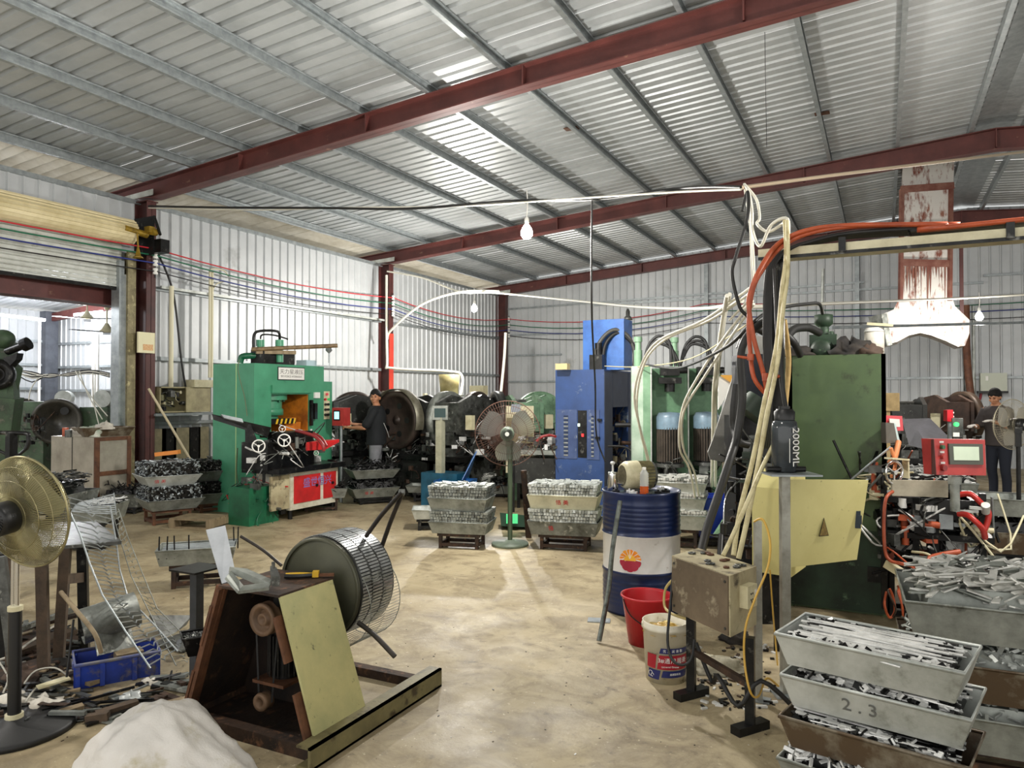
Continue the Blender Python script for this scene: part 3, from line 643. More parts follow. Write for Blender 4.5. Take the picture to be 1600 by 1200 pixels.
# grimy socket box on stand
grime = mat('grimy_beige_enamel', '#c9c09c', .5, 0, '#8b7d60', 3.2, .5, .18, .05, 30, c3='#3f3527', s3=7, m3=.6)
grime_d = mat('greasy_brown_enamel', '#7b6c58', .5, .1, '#4b3f33', 3, .5, .2, c3='#b2a78d', s3=6, m3=.62)
FL, FR, BR = A(1050, 917, 4.05), A(1141, 945, 3.6), A(1182, 930, 3.8)
t = thing('socket_box', 'grimy beige steel socket box on a two-legged stand', 'electrical box', ((FL + BR) / 2).xy.to_3d())
a, b = quadbox(FL, FR, BR, .435, .735); m = MB(); m.hexa([V(q) * 1 for q in a], b); m.build('box_body', grime, t)
u = (FR - FL).xy.to_3d().normalized(); w_ = (BR - FR).xy.to_3d().normalized(); L1 = (FR - FL).xy.length; L2 = (BR - FR).xy.length
n1 = V((u.y, -u.x, 0)); n2 = V((w_.y, -w_.x, 0))
F0 = FL.xy.to_3d()
m = MB(); m.slab([F0 + n1 * .004 + u * .01 + V((0, 0, .44)), F0 + n1 * .004 + u * (L1 - .01) + V((0, 0, .44)), F0 + n1 * .004 + u * (L1 - .01) + V((0, 0, .73)), F0 + n1 * .004 + u * .01 + V((0, 0, .73))], .006); fp = m.build('front_cover', grime_d, t)
for (s, z) in ((.03, .7), (.03, .47), (L1 - .03, .7), (L1 - .03, .47)):
    m = MB(); m.cyl(F0 + u * s + V((0, 0, z)), F0 + u * s + n1 * .012 + V((0, 0, z)), .007, n=8); m.build('cover_screw', steel_md, fp)
R0 = FR.xy.to_3d() + w_ * (L2 * .52)
m = MB(); m.box(R0 + n2 * .022 + V((0, 0, .615)), (.1, .045, .11), Rz(atan2(w_.y, w_.x))); so = m.build('wall_socket', cream, t, label='cream double wall socket')
for (s, z) in ((-.018, .63), (.0, .63), (-.018, .6), (.0, .6), (-.009, .588)):
    m = MB(); m.box(R0 + w_ * s + n2 * .046 + V((0, 0, z)), (.004, .004, .009), Rz(atan2(w_.y, w_.x))); m.build('socket_hole', black, so)
m = MB(); m.box(R0 + w_ * .032 + n2 * .046 + V((0, 0, .62)), (.016, .005, .05), Rz(atan2(w_.y, w_.x))); m.build('rocker_switch', white, so)
for P_, nm in ((A(1080, 1030, 3.95), 0), (A(1172, 1080, 3.55), 1)):
    P_ = P_.xy.to_3d(); m = MB(); m.bb(P_.x - .022, P_.x + .022, P_.y - .022, P_.y + .022, .04, .45); m.build('leg', steel_dk, t); m = MB(); m.box(P_ + V((0, 0, .02)), (.2, .06, .04), Rz(atan2(w_.y, w_.x) - .3)); m.build('foot_bar', steel_dk, t)
pa, pb_ = A(1080, 1030, 3.95).xy.to_3d(), A(1172, 1080, 3.55).xy.to_3d()
m = MB(); m.bar(pa + V((0, 0, .25)), pb_ + V((0, 0, .22)), .03); m.build('cross_rail', rust, t)
m = MB(); m.tube([pa + V((.03, -.02, .3)), pa + V((.12, -.05, .12)), (pa + pb_) / 2 + V((0, -.03, .2)), pb_ + V((-.05, -.03, .12)), pb_ + V((.05, 0, .25)), pb_ + V((.2, .1, .1))], .012); m.build('power_cable', black_soft, label='greasy black cable looped under the socket box', cat='cable')
# loose washers on top
rw = random.Random(5)
for i in range(13):
    s, q = rw.uniform(.1, .9) * L1, rw.uniform(.2, .85) * L2; c = F0 + u * s + w_ * q + V((0, 0, .736)); m = MB(); ro = rw.uniform(.014, .022)
    m.lathe([(ro * .45, 0), (ro, 0), (ro, .008), (ro * .45, .008), (ro * .45, 0)], c, n=14); m.build('steel_ring', steel_md if i % 3 else rust_lt, label='small loose steel ring lying on top of the socket box', cat='ring', group='loose rings on the socket box')
# yellow cord
cord = mat('amber_cord', '#c9a043', .45)
m = MB(); m.tube([A(1178, 815, 3.7), A(1192, 812, 3.66), A(1203, 845, 3.6), A(1200, 885, 3.55), A(1180, 935, 3.5), A(1165, 980, 3.48), A(1163, 1030, 3.46), A(1172, 1080, 3.42), A(1185, 1088, 3.5), A(1198, 1060, 3.7), A(1216, 1072, 3.8)], .0055, sub=6); m.build('power_cable', cord, label='thin yellow cord hanging in front of the socket box', cat='cord')
m = MB(); m.tube([A(1203, 890, 4.3), A(1208, 960, 4.3), A(1215, 1040, 4.2)], .005); m.build('power_cable', cord, label='thin yellow cord hanging behind the grey post', cat='cord')
m = MB(); m.tube([A(1052, 905, 4.15), A(1040, 920, 4.2), A(1038, 945, 4.2), A(1048, 958, 4.1), A(1075, 968, 4.0)], .008); m.build('power_cable', mat('beige_cord', '#b7a56a', .5), label='beige cord curving over the red bucket', cat='cord')
m = MB(); m.tube([A(1052, 890, 4.1), A(1047, 950, 4.0), A(1043, 1000, 3.95), A(1050, 1030, 3.85), A(1066, 1039, 3.8), A(1080, 1030, 3.8), A(1085, 1000, 3.85)], .008); m.build('power_cable', black_soft, label='black cord looping in front of the grease pail', cat='cord')
p = G(1110, 1042); rag((p.x, p.y, 0.002), (.2, .14, .05), mat('crumpled_paper', '#cfc9b4', .8, 0, '#8f886f', 10), 'paper_heap', 'crumpled dirty white paper behind the socket box legs', 'paper', 31)
p = G(1150, 1000); rag((p.x, p.y, 0.002), (.1, .1, .06), cloth_b, 'black_rag', 'black oily rag under the socket box', 'rag', 32)
# drum ---------------------------------------------------------------
navy = mat('navy_drum_paint', '#14254f', .3, .1, '#0e1a39', 3); offw = mat('white_drum_paint', '#dcdcda', .35, 0, '#c6c6c2', 3, c3='#8b8374', s3=16, m3=.72)
dc = A(1002, 800, 5.62).xy.to_3d(); t = thing('oil_drum', 'navy and white steel oil drum with orange petal emblem', 'drum', dc); R = .29; Hd = .9
pr = [(0, .01), (R - .01, .01), (R, .0), (R, .02)]
def ribz(z0, z1, n):
    o = []
    for i in range(n):
        z = z0 + (z1 - z0) * i / n; h = (z1 - z0) / n; o += [(R, z), (R + .004, z + h * .3), (R, z + h * .65)]
    return o
pr1 = pr + ribz(.06, .26, 6) + [(R, .3), (R + .008, .305), (R, .32)]
pr2 = [(R, .32), (R, .57), (R + .006, .575), (R + .008, .585)]
pr3 = [(R + .008, .585), (R, .6)] + ribz(.63, .83, 6) + [(R, .86), (R + .006, .885), (R + .006, .9), (R - .004, .9), (R - .006, .885), (0, .885)]
m = MB(); m.lathe(pr1, dc, n=56); m.build('lower_shell', navy, t); m = MB(); m.lathe(pr2, dc, n=56); m.build('middle_band', offw, t); m = MB(); m.lathe(pr3, dc, n=56); m.build('upper_shell', navy, t)
m = MB(); m.cyl(dc + V((.1, -.18, .885)), dc + V((.1, -.18, .9)), .035); m.build('bung', steel_md, t)
# emblem: ten petals wrapped on the band
a_c = atan2(-dc.y, -dc.x) + .0; ev = (A(984, 877, 5.35).xy.to_3d() - dc); a_c = atan2(ev.y, ev.x); zc_ = ZH(877, 5.34); RE = .083
def wrap(x, y, k): a = a_c + x / R; return dc + V((cos(a) * (R + k), sin(a) * (R + k), zc_ + y))
def petal_poly(rad, n=90):
    o = []
    for i in range(n):
        th = 2 * pi * i / n; o.append((th, rad * (.93 + .07 * abs(sin(5 * th)) ** .6)))
    return o
def emblem(sel, rad, k, name, mm, cy=0):
    m = MB(); n = 90; c = []; pp = petal_poly(rad)
    for i in range(n):
        t0, r0 = pp[i]; t1, r1 = pp[(i + 1) % n]; y0 = r0 * sin(t0)
        if sel == 'top' and (t0 > pi + .01 or t0 < -.01): continue
        if sel == 'low' and not (t0 >= pi - .01): continue
        ps = [(0, cy), (r0 * cos(t0), r0 * sin(t0)), (r1 * cos(t1), r1 * sin(t1))]
        m.add([wrap(x, y, k) for x, y in ps], [(0, 1, 2)])
    return m.build(name, mm, t)
em = emblem('all', RE + .004, .0012, 'emblem_rim', offw)
emblem('top', RE, .0022, 'emblem_petals', mat('emblem_orange', '#ee7d1c', .4, 0, '#f2a428', 20))
emblem('top', RE * .55, .0028, 'emblem_petal_centres', mat('emblem_yellow', '#f5b93a', .4))
emblem('low', RE, .0024, 'emblem_base', mat('emblem_crimson', '#a5203a', .4), .018)
m = MB()
m.add([wrap(x, y, .003) for x, y in ((-RE, -.004), (-RE, .004), (0, .024), (0, .014), (RE, .004), (RE, -.004))], [(0, 1, 2, 3), (3, 2, 4, 5)])
for a in (.33, .75, 1.2, 1.57, 1.94, 2.39, 2.81): m.add([wrap(x, y, .0032) for x, y in ((-.002, .016), (.002, .016), (cos(a) * RE + .0025 * sin(a), sin(a) * RE - .0025 * cos(a)), (cos(a) * RE - .0025 * sin(a), sin(a) * RE + .0025 * cos(a)))], [(0, 1, 2, 3)])
m.build('emblem_rays', white, t)
dt = V((0, 0, .887))
# motor on drum
c = dc + dt + V((-.06, .02, .115)); ax = (RT * .95 + V((FW.x, FW.y, 0)) * .25).normalized()
t = thing('electric_motor', 'cream electric motor lying on top of the drum', 'motor', c - V((0, 0, .115)))
m = MB(); m.lathe([(0, -.1), (.09, -.1), (.11, -.07), (.113, .02)], c, ax, n=28); m.build('motor_cowl', mat('cream_motor_paint', '#cfc8a6', .45, 0, '#a79f7c', 8), t)
m = MB()
for i in range(26):
    a = 2 * pi * i / 26; e1 = V((0, 0, 1)); e2 = ax.cross(e1).normalized(); q = c + (e1 * cos(a) + e2 * sin(a)) * .1; m.bar(q + ax * .02, q + ax * .13, .007, .018)
m.build('cooling_fins', mat('worn_fins', '#8a8259', .5, .2, '#4f4a33', 14), t); m = MB(); m.cyl(c + ax * .02, c + ax * .13, .094, n=24); m.cyl(c + ax * .13, c + ax * .15, .1, n=24); m.build('motor_body', steel_md, t)
m = MB(); m.cyl(c - ax * .101, c - ax * .104, .08, n=24); m.build('vent_grille', mat('motor_grille', '#6d664b', .6, .3, '#2f2c22', 60), t); m = MB(); m.cyl(c + ax * .15, c + ax * .19, .014); m.bb(c.x - .06, c.x + .06, c.y - .07, c.y + .07, c.z - .115, c.z - .095); m.build('shaft_and_foot', steel_md, t)
# oil can
c = dc + dt + V((-.2, -.08, 0)); t = thing('oil_can', 'steel thumb-pump oil can on the drum', 'oil can', c)
m = MB(); m.lathe([(0, 0), (.042, 0), (.044, .01), (.036, .12), (.037, .14), (0, .145)], c, n=20); m.build('can_body', chrome, t); m = MB(); m.cyl(c + V((0, 0, .14)), c + V((0, 0, .2)), .008); m.ell(c + V((0, 0, .21)), (.02, .02, .014)); m.build('plunger', steel_br, t)
m = MB(); m.tube([c + V((.03, 0, .06)), c + RT * .08 + V((0, 0, .05)), c + RT * .16 + V((0, 0, .035)), c + RT * .2 + V((0, 0, -.0 + .01))], .012); m.build('spout', chrome, t)
# amber bottle
c = dc + dt + V((.08, -.19, 0)); t = thing('plastic_bottle', 'ribbed clear bottle half full of amber oil on the drum', 'bottle', c)
pr = []
for i in range(9): pr += [(.03, i * .018), (.034, i * .018 + .009)]
m = MB(); m.lathe([(0, 0)] + pr[:8], c, n=20); m.build('amber_oil', mat('amber_oil', '#c4571f', .15, 0, '#a03f12', 8), t)
m = MB(); m.lathe(pr[7:] + [(.022, .17), (.012, .185)], c, n=20); m.build('bottle_shell', mat('clear_bottle', '#e8ebe6', .1, 0, trans=.6), t)
m = MB(); m.cyl(c + V((0, 0, .183)), c + V((0, 0, .2)), .014); m.build('cap', white, t)
for i, (dx, dy, s) in enumerate(((.0, -.2, .03), (.16, -.1, .025), (-.05, -.14, .02), (.19, .0, .03), (.14, .1, .04), (-.14, -.18, .025))):
    c = dc + dt + V((dx, dy, 0)); m = MB(); m.bb(c.x - s, c.x + s, c.y - s * .5, c.y + s * .5, c.z, c.z + .018); m.cyl(c + V((0, 0, .018)), c + V((0, 0, .03)), s * .35, n=10); m.build('metal_fitting', steel_dk if i % 2 else steel_br, label=('bright steel fitting at the near rim of the drum lid', 'dark steel fitting right of the amber bottle on the drum', 'small bright fitting between oil can and amber bottle', 'dark steel fitting at the right rim of the drum lid', 'bright steel fitting at the far right of the drum lid', 'small dark fitting before the oil can')[i], cat='fitting', group='fittings on the drum lid')
# leaning rod, floor plate, small oiler
a, b = G(936, 1005), A(969, 783, 5.22)
m = MB(); m.tube([a + V((0, 0, .014)), a + (b - a) * .35 + RT * .01, a + (b - a) * .65 - RT * .004, b], .0165, n=10); m.build('steel_pipe', mat('dull_pipe', '#6f756f', .35, .6, '#3b3f3b', 20), label='dull grey steel pipe leaning against the drum', cat='pipe')
p = G(936, 970); m = MB(); m.box(p + V((0, 0, .004)), (.16, .1, .006), Rz(.3)); m.build('steel_plate', galv, label='small zinc plate on the floor at the foot of the drum', cat='plate')
# red bucket
c = A(1011, 970, 4.82).xy.to_3d(); t = thing('red_bucket', 'open red plastic bucket at the foot of the drum', 'bucket', c)
m = MB(); m.lathe([(0, .004), (.115, .004), (.12, 0), (.162, .3), (.172, .305), (.172, .315), (.16, .315), (.157, .3), (.112, .012), (0, .012)], c, n=40); m.build('bucket_shell', red_pl, t)
m = MB(); q = c + V((-.16 * RT.x, -.16 * RT.y, .29)) + vd * .03; m.tube([q, q + RT * .04 - V((0, 0, .09)) + vd * .07, c + vd * .19 + V((0, 0, .15)), c + RT * .14 + vd * .13 + V((0, 0, .2)), c + RT * .17 + V((0, 0, .29))], .004); m.build('wire_handle', steel_dk, t)
# grease pail
c = A(1040, 1020, 4.22).xy.to_3d(); t = thing('grease_pail', 'white printed grease pail smeared with yellow grease', 'pail', c); rb_, rt_ = .112, .128; Hp = .33
pail_m = mat('stained_white_plastic', '#e2ddcc', .4, 0, '#cfc7ad', 6, c3='#6b5a30', s3=12, m3=.66)
m = MB(); m.lathe([(0, .004), (rb_ - .004, .004), (rb_, 0), (rt_, Hp - .04), (rt_ + .008, Hp - .04), (rt_ + .008, Hp - .02), (rt_ + .002, Hp - .018), (rt_ + .004, Hp), (rt_ - .004, Hp), (rt_ - .006, Hp - .05), (0, Hp - .06)], c, n=40); m.build('pail_shell', pail_m, t)
rag((c.x, c.y, Hp - .062), (.11, .11, .035), mat('yellow_grease', '#b08a2c', .35, 0, '#e2d08a', 14, .55, .1), 'grease_wads', 'lumpy yellow grease filling the white pail', 'grease', 9, 40, 14)
a0 = atan2(vd.y, vd.x) - .25
def pail_patch(s0, s1, z0, z1, mm, name, k=.0015, sk=0):
    m = MB(); n = 14; vs = []
    for zi in (z0, z1):
        r = rb_ + (rt_ - rb_) * zi / (Hp - .04) + k
        for i in range(n + 1):
            s = s0 + (s1 - s0) * i / n + (sk if zi == z1 else 0); a = a0 + s / .12; vs.append(c + V((cos(a) * r, sin(a) * r, zi)))
    m.add(vs, [(i, i + 1, n + 2 + i, n + 1 + i) for i in range(n)], True); return m.build(name, mm, t)
pr_red = mat('label_red', '#a0182a', .4); pr_blue = mat('label_blue', '#1d2560', .4)
pail_patch(-.118, -.055, .085, .165, pr_red, 'red_label', sk=.01); pail_patch(-.045, .15, .085, .165, pr_red, 'red_label', sk=.015)
pail_patch(-.115, -.035, .025, .078, pr_blue, 'blue_label', sk=.012); pail_patch(-.02, .15, .04, .078, pr_blue, 'blue_label', sk=.01); pail_patch(-.03, .15, .175, .205, pr_blue, 'blue_label', sk=.01)
def ptext(body, s, z, size, sx=1):
    a = a0 + s / .12; r = rb_ + (rt_ - rb_) * z / (Hp - .04) + .0035; nrm = V((cos(a), sin(a), 0)); M = facing(c + nrm * r + V((0, 0, z)), V((-sin(a), cos(a), 0)), (0, 0, 1)); text(body, 'label_lettering', M, size, white, t, .0005, sx=sx)
for i, ch in enumerate(['3#', '通', '用', '润', '滑']): ptext(ch, -.02 + i * .034, .135, .032)
for i, ch in enumerate('优质润滑脂'): ptext(ch, .0 + i * .023, .19, .018)
ptext('Universal Grease', .03, .103, .014); ptext('润滑脂系列', .06, .06, .013)
m = MB(); 
for q in ((-.085, .055, .014), (-.072, .048, .009)):
    a = a0 + q[0] / .12; r = rb_ + .009; nrm = V((cos(a), sin(a), 0)); tv = V((-sin(a), cos(a), 0)); cc = c + nrm * r + V((0, 0, q[1])); m.tube([cc + tv * q[2] * cos(k * .7) + V((0, 0, q[2] * sin(k * .7))) for k in range(8)], .0016, n=4)
m.build('label_swirl', white, t)
# ================================================================ LEFT FOREGROUND: DECOILER
P0 = G(496, 1187); org = V((P0.x - .42, P0.y, 0))
t = thing('decoiler', 'rusty trapezoid decoiler stand holding a big coil of slotted steel strip', 'decoiler', org); P = Loc(t)
HZ = .69; bt = .42; tp = .18; DY = .36
plate_m = mat('mottled_yellow_green_paint', '#c3bb83', .45, .1, '#a2a273', 4, .5, .2, .05, 40, c3='#4e5140', s3=26, m3=.68)
shade_rust = mat('shade_darkened_rust', '#33251b', .7, .2, '#1a1411', 7, .5, .15, .3, 40, c3='#5a3f2c', s3=12, m3=.64); chm = mat('dirty_channel_paint', '#857d55', .5, .1, '#5d563b', 5, .5, .2, .1, 40, c3='#3f3524', s3=11, m3=.6)  # rust colour darkened to put the stand's inner shade into it
m = MB(); m.slab([(bt, -.0, .03), (bt, DY, .03), (tp + .01, DY, HZ), (tp + .01, 0, HZ)], .012); P.part(m, 'side_plate', plate_m, label='mottled yellow green side plate')
m = MB(); m.slab([(-bt, 0, .03), (-tp, 0, HZ), (-tp, DY, HZ), (-bt, DY, .03)], .012); P.part(m, 'side_plate', shade_rust)
m = MB(); m.slab([(-bt, DY, .03), (bt, DY, .03), (tp, DY, HZ), (-tp, DY, HZ)], .01); P.part(m, 'back_plate', shade_rust)
m = MB(); m.bb(-tp - .01, tp + .015, -.01, DY + .01, HZ, HZ + .012); P.part(m, 'top_plate', rust)
m = MB(); m.bar((-bt + .02, .0, .03), (-tp + .005, .0, HZ), .055, .02); m.bar((-bt + .0, .01, .04), (-tp - .01, .01, HZ), .02, .06); P.part(m, 'corner_angle', rust_lt)
for k in (.22, .72):
    for s in (-1, 1):
        if s > 0: x = bt + (tp - bt) * k - .03
        else: x = -(bt + (tp - bt) * k) + .0
        m = MB(); m.bar((x + s * .04, -.01, .03 + (HZ - .03) * k - .1), (x - s * .03, -.01, .03 + (HZ - .03) * k + .1), .045, .015); P.part(m, 'hinge_lug', rust_lt)
m = MB(); m.bb(-bt - .02, bt + .02, -.03, .03, .0, .06); P.part(m, 'front_sill', rust)
m = MB(); m.bb(bt - .03, bt + .05, -.1, .95, 0, .012); m.bb(bt + .035, bt + .05, -.1, .95, 0, .1); m.bb(bt - .03, bt + .05, -.1, .95, .09, .1); P.part(m, 'base_channel', chm)
m = MB(); m.bb(-bt, bt, 0, DY, .01, .03); P.part(m, 'bottom_plate', shade_rust)
m = MB(); m.bb(-bt - .05, -bt + .03, -.1, .9, 0, .06); P.part(m, 'base_channel', rust)
m = MB(); m.bb(-bt, bt, .86, .92, 0, .05); P.part(m, 'rear_crossbar', rust)
tan_m = mat('dusty_tan_pulley', '#7d624a', .6, .1, '#5a4532', 8)
m = MB(); m.lathe([(0, .03), (.02, .0), (.03, .0), (.03, .03), (.05, .035), (.055, .0), (.078, -.005), (.08, .012), (.07, .03), (.08, .045), (.08, .06), (0, .06)], (-.02, .1, .53), (0, 1, 0), n=32); P.part(m, 'upper_pulley', tan_m)
m = MB(); m.lathe([(.018, .03), (.02, .0), (.04, -.005), (.045, .012), (.036, .03), (.045, .05), (0, .05)], (-.03, .1, .13), (0, 1, 0), n=28); P.part(m, 'lower_pulley', tan_m)
m = MB()
for s in (-1, 1): m.bar((-.02 + s * .075, .135, .53), (-.03 + s * .042, .135, .13), .008, .02)
P.part(m, 'drive_belt', black_soft)
m = MB(); m.cyl((-.0, .24, .2), (-.0, .24, .45), .07)
for i in range(20):
    a = 2 * pi * i / 20; m.bar((.085 * cos(a), .24 + .085 * sin(a), .24), (.085 * cos(a), .24 + .085 * sin(a), .44), .006, .02)
P.part(m, 'motor_with_fins', steel_dk)
m = MB(); m.bb(-.1, .1, .12, .3, .21, .225); P.part(m, 'motor_shelf', rust_lt)
# reel
hub = V((0.03, .42, .605))
rc = XP(0, 0, 1)  # unused probe
hc = A(499, 918, 3.85); hub = P.M.inverted() @ hc
oliv = mat('dark_olive_disc', '#4a4a38', .4, .3, '#35362a', 3)
m = MB(); m.lathe([(0, .0), (.255, .0), (.262, .006), (.262, .012), (0, .012)], hub, (0, 1, 0), n=64); m.lathe([(.245, -.006), (.262, -.006), (.262, .0), (.245, .0)], hub, (0, 1, 0), n=64); P.part(m, 'reel_disc', oliv)
m = MB(); m.lathe([(0, -.0), (.05, -.0), (.05, -.06), (0, -.06)], hub, (0, 1, 0), n=20); m.cyl(hub + V((0, -.06, 0)), hub + V((0, -.3, 0)), .025); P.part(m, 'hub_shaft', steel_dk)
cl = .285
m = MB(); m.lathe([(.1, .015), (.262, .015), (.266, .02), (.266, cl), (.26, cl + .004), (.1, cl + .004)], hub, (0, 1, 0), n=64); m.lathe([(.1, .02), (.1, cl)], hub, (0, 1, 0), n=32)
P.part(m, 'coil_core', steel_dk)
rr_ = random.Random(3); m = MB(); n = 96
for row in range(3):
    y0, y1 = [(.022, .095), (.105, .185), (.195, .278)][row]
    for i in range(n):
        a = 2 * pi * (i + .33 * row) / n; R_ = .268 + rr_.uniform(-.001, .001); c = hub + V((cos(a) * R_, (y0 + y1) / 2, sin(a) * R_))
        m.box(c, (.0035, (y1 - y0) * rr_.uniform(.88, 1.0), .0115), Ry(-a) @ Rx(.0), m=0)
P.part(m, 'slotted_strip', mat('slotted_strip_steel', '#c9ccce', .28, .75, '#8e9192', 14), kind='stuff')
m = MB()
for row in (.018, .1, .19, .282): m.lathe([(.269, row - .003), (.27, row), (.269, row + .003)], hub, (0, 1, 0), n=64)
P.part(m, 'strip_edge', steel_md)
# loose slipping outer turn below
def ladder(pts_a, pts_b, rung, rail=.0022, name='perforated_strip', mt=None, rw_=.0022, mid=True, skip=0):
    """two rail poly lines, rungs between, staggered at the middle"""
    m = MB(); m.tube(pts_a, rail, n=4, sub=1); m.tube(pts_b, rail, n=4, sub=1); n = len(pts_a)
    for i in range(n - 1):
        for k in range(rung):
            f = (k + .5) / rung; a = V(pts_a[i]).lerp(V(pts_a[i + 1]), f); b = V(pts_b[i]).lerp(V(pts_b[i + 1]), f); mi = a.lerp(b, .5)
            m.bar(a, a.lerp(b, .42), rw_); m.bar(a.lerp(b, .58), b, rw_)
            d = (V(pts_a[i + 1]) - V(pts_a[i])) / rung * .5
            m.bar(a.lerp(b, .42), mi + d, rw_); m.bar(mi + d, a.lerp(b, .58), rw_)
    return m
pa, pb_ = [], []
for i in range(15):
    a = radians(-100 + i * 8.2); R_ = .27 + .075 * sin(pi * i / 14); pa.append(P.M @ (hub + V((cos(a) * R_, .03, sin(a) * R_)))); pb_.append(P.M @ (hub + V((cos(a) * R_, .28, sin(a) * R_))))
ladder(pa, pb_, 3).build('loose_strip_turn', galv_dull, t, label='loose outer turn of slotted strip hanging below the coil')
# retaining arms
arm = mat('black_arm_bar', '#221e1b', .45, .3, '#3c332c', 10)
for (a, b) in (((572, 838, 3.98), (628, 769, 3.85)), ((596, 856, 4.05), (629, 770, 3.87)), ((560, 973, 3.72), (617, 1026, 3.6)), ((440, 884, 3.9), (376, 838, 3.95))):
    m = MB(); pA, pB = A(*a), A(*b); m.tube([pA, pA.lerp(pB, .45) + V((0, 0, .012)), pB], .0125 if a[0] > 550 else .008, n=8); m.build('retaining_arm', arm, t)
m = MB(); m.cyl(A(629, 769, 3.86) - RT * .02, A(629, 769, 3.86) + RT * .012, .016); m.build('arm_tip', steel_md, t)
# items on top of the stand
def ontop(x, y, z=0): return P.M @ V((x, y, HZ + .012 + z))
c = ontop(.1, .3); tt = thing('water_pump_pliers', 'yellow and black gripped pliers lying on the decoiler top', 'pliers', c)
u = (RT * 1.0 + V((FW.x, FW.y, 0)) * .1).normalized(); u2 = V((-u.y, u.x, 0))
for s, mm in ((1, mat('tool_yellow', '#d2a623', .4)), (-1, black)):
    m = MB(); m.tube([c - u * .12 + u2 * s * .014 + V((0, 0, .014)), c - u * .05 + u2 * s * .02 + V((0, 0, .014)), c + u * .02 + V((0, 0, .014))], .011, n=8); m.build('grip', mm, tt)
m = MB(); m.box(c + u * .03 + V((0, 0, .02)), (.03, .035, .028), Rz(atan2(u.y, u.x))); m.build('yellow_joint', MATS['tool_yellow'], tt)
m = MB(); m.box(c + u * .08 + V((0, 0, .014)), (.08, .022, .012), Rz(atan2(u.y, u.x))); m.build('jaws', rust_lt, tt)
m = MB(); m.slab([A(360, 893, 3.5), A(352, 903, 3.42), A(372, 926, 3.36), A(380, 917, 3.44)], .012); m.slab([A(358, 890, 3.5), A(385, 893, 3.52), A(424, 910, 3.46), A(420, 916, 3.42)], .03); m.slab([A(372, 926, 3.34), A(380, 917, 3.4), A(424, 911, 3.44), A(420, 920, 3.38)], .014)
m.build('steel_clamp_frame', galv_dull, label='bent grey steel bracket lying on the front of the decoiler top', cat='bracket')
m = MB(); m.hexa([A(425, 916, 3.4), A(437, 916, 3.4), A(431, 897, 3.5), A(422, 894, 3.5)], [A(425, 900, 3.4), A(438, 901, 3.4), A(432, 886, 3.5), A(422, 884, 3.5)]); m.cyl(A(427, 888, 3.45), A(427, 878, 3.45), .008); m.build('angle_block', steel_md, label='small bright angle piece standing on the decoiler top', cat='block')
m = MB(); m.slab([A(322, 829, 3.9), A(352, 822, 3.95), A(370, 905, 3.62), A(347, 913, 3.6)], .01); m.build('zinc_plate', mat('clean_zinc_plate', '#cfd3d8', .4, .4, '#b5bac0', 5), label='clean zinc plate leaning behind the decoiler', cat='plate')
# post with small tray
p = A(307, 1000, 4.05).xy.to_3d(); tt = thing('post_with_tray', 'dark steel post with a small tray of screws, left of the decoiler', 'post', p)
zt_ = ZH(890, 4.05); m = MB(); m.bb(p.x - .025, p.x + .025, p.y - .025, p.y + .025, 0, zt_); m.build('post_tube', mat('dark_grey_post', '#45474a', .45, .4, '#2f3133', 8), tt)
m = MB(); m.bb(p.x - .1, p.x + .1, p.y - .1, p.y + .1, zt_, zt_ + .01); m.build('top_plate', steel_dk, tt)
tc = A(316, 1010, 3.85); rz = YAW + .5; tt2, rim = tray_mb(.2, .14, .1, .03); 
M_ = Matrix.Translation((tc.x, tc.y, ZH(1013, 3.85) - .02)) @ Matrix.Rotation(rz, 4, 'Z')
for mm_ in (tt2, rim): mm_.v = [tuple(M_ @ V(q)) for q in mm_.v]
tt2.build('side_tray', steel_dk, tt); rim.build('side_tray_rim', steel_dk, tt)
pile((tc.x, tc.y, ZH(1013, 3.85) + .03), rz, .15, .1, .04, 'chips', 'dull', 'screws and chips in the little tray on the dark post', 77)
